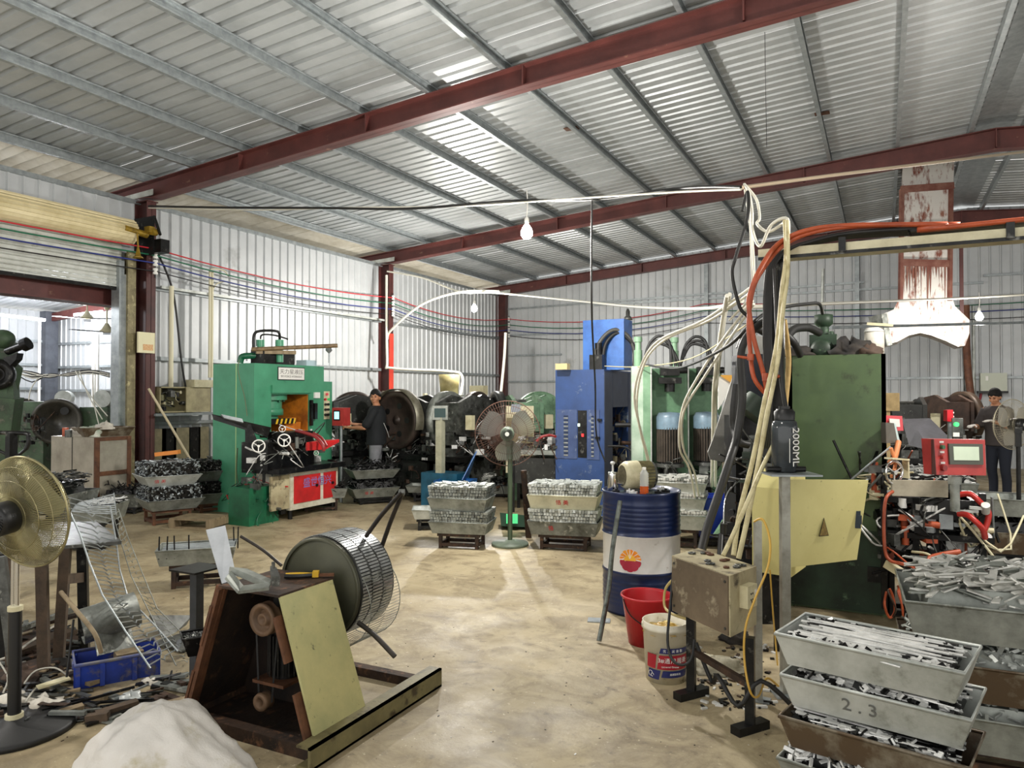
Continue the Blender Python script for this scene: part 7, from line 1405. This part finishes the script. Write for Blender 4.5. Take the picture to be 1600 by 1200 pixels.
# ================================================================ LEFT BACKGROUND
# steel cabinet
cb = A(147, 745, 9.9).xy.to_3d(); xl2 = YP(80, 700, cb.y).x; yr2 = XP(203, 700, cb.x).y; zc2 = ZH(684, 9.9)
t = thing('steel_cabinet', 'grey steel cabinet with rust brown framed doors before the roller opening', 'cabinet', ((xl2 + cb.x) / 2, (cb.y + yr2) / 2, 0))
cs = mat('brushed_grey_panel', '#b3ac9d', .4, .4, '#8a8375', 2.5)
m = MB(); m.bb(xl2, cb.x - .01, cb.y, yr2, .08, zc2); m.build('cabinet_body', cs, t); m = MB(); m.bb((xl2 + cb.x) / 2 - .006, (xl2 + cb.x) / 2 + .006, cb.y - .004, cb.y, .08, zc2); m.build('panel_seam', steel_dk, t)
m = MB(); m.bb(cb.x - .01, cb.x + .03, cb.y, cb.y + .06, 0, zc2); m.bb(cb.x - .01, cb.x + .03, yr2 - .06, yr2, 0, zc2); m.bb(cb.x - .012, cb.x + .026, cb.y + .06, yr2 - .06, zc2 - .05, zc2 - .001); m.bb(cb.x - .012, cb.x + .026, cb.y + .06, yr2 - .06, .52, .58); m.bb(cb.x - .012, cb.x + .026, cb.y + .06, yr2 - .06, .05, .1); m.build('rust_frame', rust_lt, t)
m = MB(); m.bb(cb.x - .01, cb.x + .02, cb.y + .06, yr2 - .06, .58, zc2 - .05); m.build('upper_door', cs, t); m = MB(); m.bb(cb.x - .01, cb.x + .02, cb.y + .06, yr2 - .06, .1, .52); m.build('lower_door', cs, t)
tr = A(170, 678, 10.0); m = tray_mb(.7, .4, .12, .06); o = thing('parts_tray', 'rusty brown tray on top of the steel cabinet', 'tray', (cb.x - .35, (cb.y + yr2) / 2 + .1, zc2), 1.35); Pq = Loc(o); Pq.part(m[0], 'tray_shell', zinc_brown); Pq.part(m[1], 'rolled_rim', zinc_brown)
for k, (px, r_, mt, lb) in enumerate(((105, (.16, .1, .1), cloth_w, 'white and green rags heaped on the steel cabinet'), (125, (.2, .12, .12), mat('greenish_cloth', '#8ea18c', .8, 0, '#e0ddd0', 7), 'greenish cloth bundle on the steel cabinet'), (148, (.14, .1, .09), cloth_w, 'white cloth draped over the brown tray'))):
    p = A(px, 684, 10.1 + .02 * k); rag((p.x, p.y + .15, zc2 + (.0 if k < 2 else .1)), r_, mt, 'cloth_heap', lb, 'cloth', 60 + k)
m = MB(); p = A(107, 683, 10.0); m.cyl(V((p.x, p.y, zc2)), V((p.x, p.y, zc2 + .1)), .045); m.build('grey_cup', steel_md, label='grey cup on the front edge of the steel cabinet', cat='cup'); m = MB(); p = A(91, 680, 10.2); m.cyl(V((p.x, p.y + .1, zc2)), V((p.x, p.y + .1, zc2 + .12)), .04); m.build('orange_cup', orange_h, label='orange cup at the left end of the steel cabinet', cat='cup')
stack('the heap of bright offcuts in front of the steel cabinet', 60, 800, 0, 1.1, .7, .45, [(.16, .18)], kind='plates', mk='dull', mt=galv_dirty, smat=steel_dk, center=tuple(A(45, 780, 7.6))[:2])
stack('the low tray behind the slotted strip', 140, 800, 5, .6, .5, .3, [(.17, .03)], mt=galv_dull, kind='plates', mk='bright', smat=steel_dk, center=tuple(A(143, 800, 7.8))[:2])
# black trolley frame
t = thing('trolley_frame', 'black bent tube trolley frame behind the silver fan', 'trolley', A(20, 780, 5.8).xy.to_3d()); m = MB(); m.tube([A(-20, 676, 5.8), A(38, 677, 5.8), A(44, 683, 5.8), A(44, 694, 5.8), A(40, 702, 5.8)], .017); m.tube([A(40, 702, 5.8), A(22, 713, 5.8), A(-10, 700, 5.8)], .012); m.build('bent_tube', steel_dk, t)
m = MB(); a = A(18, 677, 5.8); m.bb(a.x - .03, a.x + .03, a.y - .03, a.y + .03, 0, a.z); m.build('upright', steel_dk, t)
# outside machines
b = A(100, 660, 14.2).xy.to_3d(); 
def wheelpress(b, label, rz, sc_, seed, green):
    t = thing('flywheel_press', label, 'press', b); R_ = Rz(rz); W_ = lambda x, y, z: b + R_ @ (V((x, y, z)) * sc_)
    m = MB(); m.box(W_(-.55, 0, .75), (.6 * sc_, .7 * sc_, 1.5 * sc_), R_); m.build('press_body', green, t)
    m = MB(); m.box(W_(.55, .1, .7), (.5 * sc_, .6 * sc_, 1.4 * sc_), R_); m.build('rear_body', green, t)
    m = MB(); q = .4 * sc_; c = W_(.0, -.35, 1.15); ax = R_ @ V((.35, -1, 0)).normalized(); m.lathe([(0, .02), (.1, .02), (.1, .04), (q * .8, .04), (q * .84, .1), (q, .1), (q, -.08), (0, -.08)], c, ax, n=40); m.build('flywheel', mat('olive_brown_flywheel', '#55524a', .45, .3, '#35332d', 5), t)
    for k in range(3): mm_ = MB(); _, _, d_, u, v_ = m.frame(c, c + ax); e = (u * cos(k * 2.1 + 1) + v_ * sin(k * 2.1 + 1)) * q * .55; mm_.cyl(c + e + ax * .045, c + e + ax * .06, .07 * sc_, n=12); mm_.build('flywheel_hole', black, t)
    m = MB(); m.cyl(W_(.7, -.2, 1.55), W_(.7, .25, 1.55), .16 * sc_, n=18); m.build('motor', zinc_light, t)
    clutter(t, W_(-.7, -.5, .7), W_(.0, -.35, 1.3), 40, (steel_dk, steel_md, rust), seed); return t
gout = mat('muted_green_cast', '#4b6247', .5, .1, '#2f3a2c', 4, c3='#6b6a5c', s3=8, m3=.62)  # muted mottled green for the machines beyond the door
wheelpress(A(108, 700, 13.4).xy.to_3d(), 'green press with a large open flywheel beyond the roller door', YAW, 1.0, 401, gout)
wheelpress(A(40, 700, 15.5).xy.to_3d(), 'brown press with wrapped cables farther back beyond the roller door', YAW + .4, 1.0, 402, gout)
# swing arm machine at left edge
t = thing('swing_arm_machine', 'tall machine with a raised black arm at the left edge beyond the door', 'machine', A(5, 720, 11.6).xy.to_3d())
m = MB(); m.slab([A(-5, 690, 11.6), A(14, 640, 11.6), A(28, 575, 11.6), A(10, 560, 11.6)], .25); m.bar(A(5, 535, 11.6), A(10, 640, 11.6), .3, .3); m.bar(A(-10, 740, 11.6), A(5, 620, 11.6), .45, .45); m.build('machine_column', gout, t)
m = MB(); m.cyl(A(12, 549, 11.4), A(38, 539, 11.3), .06, n=12); m.cyl(A(36, 540, 11.3), A(45, 536, 11.3), .1, n=12); m.slab([A(10, 560, 11.4), A(32, 552, 11.4), A(30, 562, 11.4), A(18, 574, 11.4)], .15); m.build('swing_arm', steel_dk, t)
m = MB(); c = A(-5, 585, 11.3); m.lathe([(.1, 0), (.14, .05), (.22, .05), (.24, 0), (.24, -.1), (0, -.1), (0, 0), (.1, 0)], c, -fwd + RT * .4, n=30); m.build('hand_pulley', steel_dk, t); m = MB(); m.ell(A(5, 530, 11.5), (.17, .17, .15)); m.build('green_dome', gout, t)
# fans, conduit and tubes beyond the door
for (px, py, d_, lb) in ((136, 498, 16.5, 'ceiling fan nearer the corner beyond the roller door'), (167, 519, 15.0, 'ceiling fan beside the jamb beyond the roller door')):
    p = A(px, py, d_); t = thing('ceiling_fan', lb, 'fan', p, group='ceiling fans in the neighbouring shed'); m = MB(); m.lathe([(.14, .02), (.1, .06), (.03, .18), (.0, .18)], p, n=16); m.lathe([(0, 0), (.14, 0), (.14, .02)], p, n=16); m.build('motor', cream, t)
    m = MB(); m.cyl(p + V((0, 0, .15)), p + V((0, 0, .75)), .015, n=6); m.lathe([(0, .45), (.05, .47), (.06, .6), (0, .62)], p, n=10); m.build('down_rod', cream, t)
    for k in range(3): a_ = k * 2 * pi / 3 + .45; e = V((cos(a_), sin(a_), 0)); m = MB(); m.bar(p + e * .1, p + e * .72, .14, .012); m.build('blade', steel_dk, t)
for k, (px, w_) in enumerate(((148, .12), (153, .07), (62, .06))): a_ = A(px, 522 if k < 2 else 500, 17.5); m = MB(); m.cyl(V((a_.x, a_.y, 0)), a_, w_ / 2 * 1.0, n=10); m.build('white_pipe', white, label=('thick white pipe beyond the roller door', 'thin white pipe beside the thick one beyond the door', 'slim white pipe left of the grey corner post beyond the door')[k], cat='pipe')
for k in range(7):
    pts = [A(22, 576 + k, 13), A(50, 585 + 2 * k - (k % 3) * 4, 13), A(78, 590 - k, 13), A(105, 583 + k * .8, 13), A(140, 578 + 2 * (k % 4), 13), A(171, 583 + k, 12.6)]; cab(pts, .012, wm if k % 2 else bh, f'{["first", "second", "third", "fourth", "fifth", "sixth", "seventh"][k]} cable from the top in the sagging bundle beyond the roller door', 'cable', 'cable', 5, sub=3)
for k, (a_, b_) in enumerate((((118, 580), (168, 650)), ((124, 580), (160, 655)), ((145, 583), (155, 665)), ((30, 600), (12, 650)), ((60, 590), (45, 625)))): cab([A(*a_, 12.8), A((a_[0] + b_[0]) / 2 - 4, (a_[1] + b_[1]) / 2, 12.6), A(*b_, 12.4)], .01, wm, f'{["first", "second", "third", "fourth", "fifth"][k]} loose white cable hanging over the presses beyond the door', 'cable', 'cable', 5, sub=3)
tl = mat('lit_tube', '#f4f2ff', emit=9)
for (a_, b_, lb) in (((116, 492), (160, 487), 'lit fluorescent tube under the far shed roof'), ((0, 492), (70, 500), 'bright lit tube along the far shed eave')): m = MB(); m.cyl(A(*a_, 17.5), A(*b_, 17.5), .035, n=8); m.build('lit_tube', tl, label=lb, cat='lamp')
point('shed_fill_light', A(100, 500, 17) + V((0, 0, -.3)), 150, (.95, .96, 1), .3); point('shed_fill_light', V((-14, 5, 3.4)), 110, (.95, .96, 1), .3)  # point lights added to brighten the neighbouring shed, no tube at the second
sk = MB(); sk.slab([(-18.7, 2, 3.88), (-16.2, 2, 4.1), (-16.2, 11.7, 4.1), (-18.7, 11.7, 3.88)], .01); sk.build('skylight_sheet', mat('translucent_skylight', '#f4f6f8', .6, 0, trans=.8), wo)
# ================================================================ PEOPLE
skin = mat('skin', '#c08a68', .5, 0, '#b57d5c', 6); hair_m = mat('black_hair', '#120f0e', .85)
def limb(bm, pts, n=14, sub=4, cap=True):
    """tapered limb: pts = [(pos, rx, ry)], elliptical rings with smooth interpolation"""
    P = []
    L = len(pts)
    for i in range(L - 1):
        p0, p1, p2, p3 = pts[max(i - 1, 0)], pts[i], pts[i + 1], pts[min(i + 2, L - 1)]
        for k in range(sub):
            t = k / sub; t2, t3 = t * t, t * t * t
            f = lambda a, b, c, d: .5 * ((2 * b) + (c - a) * t + (2 * a - 5 * b + 4 * c - d) * t2 + (3 * b - a - 3 * c + d) * t3)
            P.append((f(p0[0], p1[0], p2[0], p3[0]), f(p0[1], p1[1], p2[1], p3[1]), f(p0[2], p1[2], p2[2], p3[2])))
    P.append(pts[-1]); o = []; L = len(P)
    for i, (p, rx, ry) in enumerate(P):
        d = (P[min(i + 1, L - 1)][0] - P[max(i - 1, 0)][0]).normalized(); u = V((1, 0, 0)); u = u - d * u.dot(d)
        if u.length < .3: u = V((0, 1, 0)) - d * d.y
        u.normalize(); w_ = d.cross(u)
        for k in range(n): a = 2 * pi * k / n; o.append(p + u * cos(a) * rx + w_ * sin(a) * ry)
    fs = [(i * n + k, i * n + (k + 1) % n, (i + 1) * n + (k + 1) % n, (i + 1) * n + k) for i in range(L - 1) for k in range(n)] + [tuple(range(n))[::-1], tuple(range((L - 1) * n, L * n))]
    bm.add(o, fs, True)
    for e in ((0, -1) if cap else ()): bm.ell(P[e][0], (P[e][1], P[e][2], min(P[e][1], P[e][2])), 10, 6)
def remesh(o, vox):
    md = o.modifiers.new('r', 'REMESH'); md.mode = 'VOXEL'; md.voxel_size = vox; md.use_smooth_shade = True
    sm_ = o.modifiers.new('s', 'SMOOTH'); sm_.iterations = 2; sm_.factor = .5
    bpy.context.view_layer.update(); me = bpy.data.meshes.new_from_object(o.evaluated_get(bpy.context.evaluated_depsgraph_get())); old = o.data; o.modifiers.clear(); o.data = me; me.name = o.name
    for p_ in me.polygons: p_.use_smooth = True
def hand(bm, w, d, nrm, side, curl=.5, s=1.):
    """w wrist point, d pointing direction, nrm palm normal"""
    d = d.normalized(); nrm = (nrm - d * nrm.dot(d)).normalized(); x = d.cross(nrm) * side
    limb(bm, [(w, .026 * s, .02 * s), (w + d * .04 * s, .036 * s, .016 * s), (w + d * .085 * s, .038 * s, .013 * s)], 12, 3)
    for i, (off, ln) in enumerate(((-.03, .066), (-.01, .076), (.01, .072), (.029, .056))):
        a = w + (d * .085 + x * off) * s; q = [a]
        dd = d
        for k in range(3):
            dd = (dd + nrm * curl * (.35 + .25 * k)).normalized(); q.append(q[-1] + dd * ln * s * (.45, .32, .25)[k])
        limb(bm, [(q[k], (.0095, .009, .0085, .007)[k] * s, (.0095, .009, .0085, .007)[k] * s) for k in range(4)], 8, 2)
    a = w + (d * .03 - x * .03) * s; dd = (d - x * .9 + nrm * .35).normalized(); q = [a, a + dd * .035 * s, a + (dd * .035 + (dd + d * .6).normalized() * .03) * s, a + (dd * .035 + (dd + d * 1.0).normalized() * .055) * s]
    limb(bm, [(q[k], (.013, .011, .01, .008)[k] * s, (.013, .011, .01, .008)[k] * s) for k in range(4)], 8, 2)
def person(label, base, yaw, height, head_yaw, head_pitch, hands, shirt, trousers, glove=None, lean=0., collar=True):
    """local frame: faces -Y, x to the figure's left; hands = [(side, elbow, wrist, dir, palm)]"""
    t = thing('person', label, 'person', base, yaw); k = height / 1.72; M_ = WM[t.name]
    Lc = lambda x, y, z: V((x, y, z)) * k
    body = MB(); sh = MB(); tr = MB(); gl = MB()
    LY = lambda z: -lean * max(0, z - .95)
    spine = [(.93, .155, .11), (1.05, .14, .1), (1.18, .15, .105), (1.32, .175, .115), (1.42, .165, .1), (1.47, .09, .07)]
    limb(body, [(Lc(0, LY(z), z), rx * k * .94, ry * k * .94) for z, rx, ry in spine], 20, 4)
    ts = [(.84, .195, .16), (.93, .198, .162), (1.05, .19, .155), (1.18, .195, .155), (1.32, .21, .155), (1.42, .185, .125), (1.475, .1, .085)]
    limb(sh, [(Lc(0, LY(z), z), rx * k, ry * k) for z, rx, ry in ts], 24, 4, False)
    hc = Lc(0, LY(1.6) - .02, 1.59); limb(body, [(Lc(0, LY(1.4), 1.4), .06 * k, .06 * k), (Lc(0, LY(1.5) - .01, 1.5), .05 * k, .053 * k), (hc, .05 * k, .052 * k)], 14, 3)
    RH = Matrix.Rotation(head_yaw, 3, 'Z') @ Matrix.Rotation(head_pitch, 3, 'X')
    def hd(x, y, z): return hc + RH @ (V((x, y, z)) * k)
    body.ell(hd(0, .01, .035), (.077 * k, .095 * k, .1 * k), 24, 16, RH); body.ell(hd(0, -.02, -.02), (.06 * k, .07 * k, .085 * k), 20, 12, RH); body.ell(hd(0, -.045, -.07), (.035 * k, .035 * k, .03 * k), 14, 8, RH)
    limb(body, [(hd(0, -.088, .03), .009 * k, .009 * k), (hd(0, -.1, .005), .012 * k, .012 * k), (hd(0, -.107, -.012), .014 * k, .012 * k)], 8, 3)
    for s in (-1, 1):
        body.ell(hd(s * .015, -.098, -.014), (.009 * k, .01 * k, .008 * k), 8, 6, RH); body.ell(hd(s * .079, .012, .008), (.011 * k, .02 * k, .032 * k), 10, 8, RH); body.ell(hd(s * .03, -.082, .043), (.024 * k, .014 * k, .008 * k), 10, 6, RH); body.ell(hd(s * .043, -.06, -.008), (.024 * k, .025 * k, .024 * k), 10, 8, RH)
    body.ell(hd(0, -.084, -.044), (.022 * k, .012 * k, .006 * k), 10, 6, RH); body.ell(hd(0, -.083, -.054), (.018 * k, .012 * k, .006 * k), 10, 6, RH)
    for s in (-1, 1):
        hip = Lc(s * .09, LY(.9), .9); kn = Lc(s * .1, -.02, .48); an = Lc(s * .1, .02, .09)
        limb(body, [(hip, .08 * k, .085 * k), (kn, .052 * k, .055 * k), (Lc(s * .1, .015, .34), .052 * k, .056 * k), (an, .036 * k, .04 * k)], 14, 4)
        limb(tr, [(Lc(s * .085, LY(.93), .93), .105 * k, .115 * k), (Lc(s * .09, 0, .8), .098 * k, .105 * k), (kn, .072 * k, .075 * k), (Lc(s * .1, .02, .3), .066 * k, .072 * k), (Lc(s * .1, .02, .08), .06 * k, .066 * k)], 16, 4)
        body.ell(Lc(s * .105, -.05, .05), (.04 * k, .1 * k, .04 * k), 12, 8)
    limb(tr, [(Lc(0, LY(.88), .88), .165 * k, .12 * k), (Lc(0, LY(.98), .98), .158 * k, .115 * k)], 20, 2)
    for side, el, wr, dr, palm in hands:
        shd = Lc(side * .175, LY(1.4), 1.4); el, wr = V(el) * k, V(wr) * k
        limb(body, [(shd, .05 * k, .05 * k), (shd.lerp(el, .5), .044 * k, .044 * k), (el, .036 * k, .036 * k)], 12, 4); limb(body, [(el, .037 * k, .037 * k), (el.lerp(wr, .35), .038 * k, .036 * k), (wr, .025 * k, .022 * k)], 12, 4)
        limb(sh, [(Lc(side * .13, LY(1.38), 1.39), .07 * k, .07 * k), (shd, .066 * k, .066 * k), (shd.lerp(el, .45), .072 * k, .072 * k), (shd.lerp(el, .8), .078 * k, .078 * k)], 14, 4)
        hand(body, wr, V(dr), V(palm), side, .45, k)
        if glove: g = MB(); hand(gl, wr - V(dr).normalized() * .01, V(dr), V(palm), side, .45, k * 1.13)
    def fin(mb, name, mt, vox, par=t):
        mb.v = [tuple(M_ @ V(q)) for q in mb.v]; o = mb.build(name, mt, par); remesh(o, vox); return o
    b_ = fin(body, 'body', skin, .0075); fin(sh, 'shirt', shirt, .012); fin(tr, 'trousers', trousers, .013)
    if glove: fin(gl, 'gloves', glove, .007)
    h = MB(); h.ell(hd(0, .02, .045), (.093 * k, .11 * k, .118 * k), 24, 16, RH)
    keep = []
    inv = RH.transposed()
    for q in range(len(h.v)):
        l = inv @ (V(h.v[q]) - hc) / k
        if l.y < -.04: hl = .06 + .012 * sin(l.x * 90)
        elif l.y < .015: hl = .022
        else: hl = -.055
        if l.z < hl: l = V((l.x * .75, l.y * .75 , max(l.z * .75, hl * .8 - .02)))
        h.v[q] = tuple(hc + RH @ (l * k))
    for a in range(14): h.ell(hd(-.06 + .009 * a, -.07 + .003 * abs(a - 7), .09 - .002 * (a % 3)), (.012 * k, .016 * k, .014 * k), 6, 5, RH)
    fin(h, 'hair', hair_m, .009)
    for s in (-1, 1):
        e = MB(); e.ell(hd(s * .03, -.087, .026), (.011 * k, .006 * k, .005 * k), 10, 6, RH); e.v = [tuple(M_ @ V(q)) for q in e.v]; e.build('eye', black, t)
        e = MB(); e.ell(hd(s * .031, -.092, .048), (.017 * k, .006 * k, .004 * k), 10, 6, RH); e.v = [tuple(M_ @ V(q)) for q in e.v]; e.build('eyebrow', hair_m, t)
        e = MB(); e.ell(Lc(s * .105, -.05, .045), (.05 * k, .12 * k, .05 * k), 14, 8); e.v = [tuple(M_ @ V(q)) for q in e.v]; e.build('shoe', black, t)
    e = MB(); e.ell(hd(0, -.0905, -.049), (.02 * k, .007 * k, .0035 * k), 10, 6, RH); e.v = [tuple(M_ @ V(q)) for q in e.v]; e.build('lips', mat('lip_red', '#9a5148', .5), t)
    return t
# worker in black: body turned towards the left terminal, face to the camera
pb_ = A(588, 760, 11.75).xy.to_3d()
person('man in black T-shirt and grey trousers facing the camera beside the small red terminal', pb_, YAW - radians(88), 1.69, radians(82), radians(2),
       [(-1, (-.24, -.12, 1.12), (-.12, -.4, 1.17), (.2, -1, .05), (1, 0, 0)), (1, (.22, -.16, 1.12), (.1, -.42, 1.12), (-.1, -1, .1), (-1, 0, 0))],
       mat('black_tee', '#1c1f22', .85, 0, '#14171a', 5), mat('grey_trousers', '#85868a', .85, 0, '#6b6c70', 5))
pb2 = A(1562, 800, 11.4).xy.to_3d()
person('man in charcoal T-shirt and white gloves looking down, beyond the right fan', pb2, YAW - radians(62), 1.7, radians(5), radians(24),
       [(-1, (-.24, -.14, 1.13), (-.14, -.42, 1.16), (.1, -1, .0), (0, -.2, -1)), (1, (.24, -.16, 1.14), (.14, -.42, 1.24), (-.1, -1, .1), (0, -.2, -1))],
       mat('charcoal_tee', '#4a4443', .85, 0, '#3b3636', 5), mat('navy_trousers', '#1f2430', .85), mat('white_gloves', '#e3ddd6', .8), lean=.12)
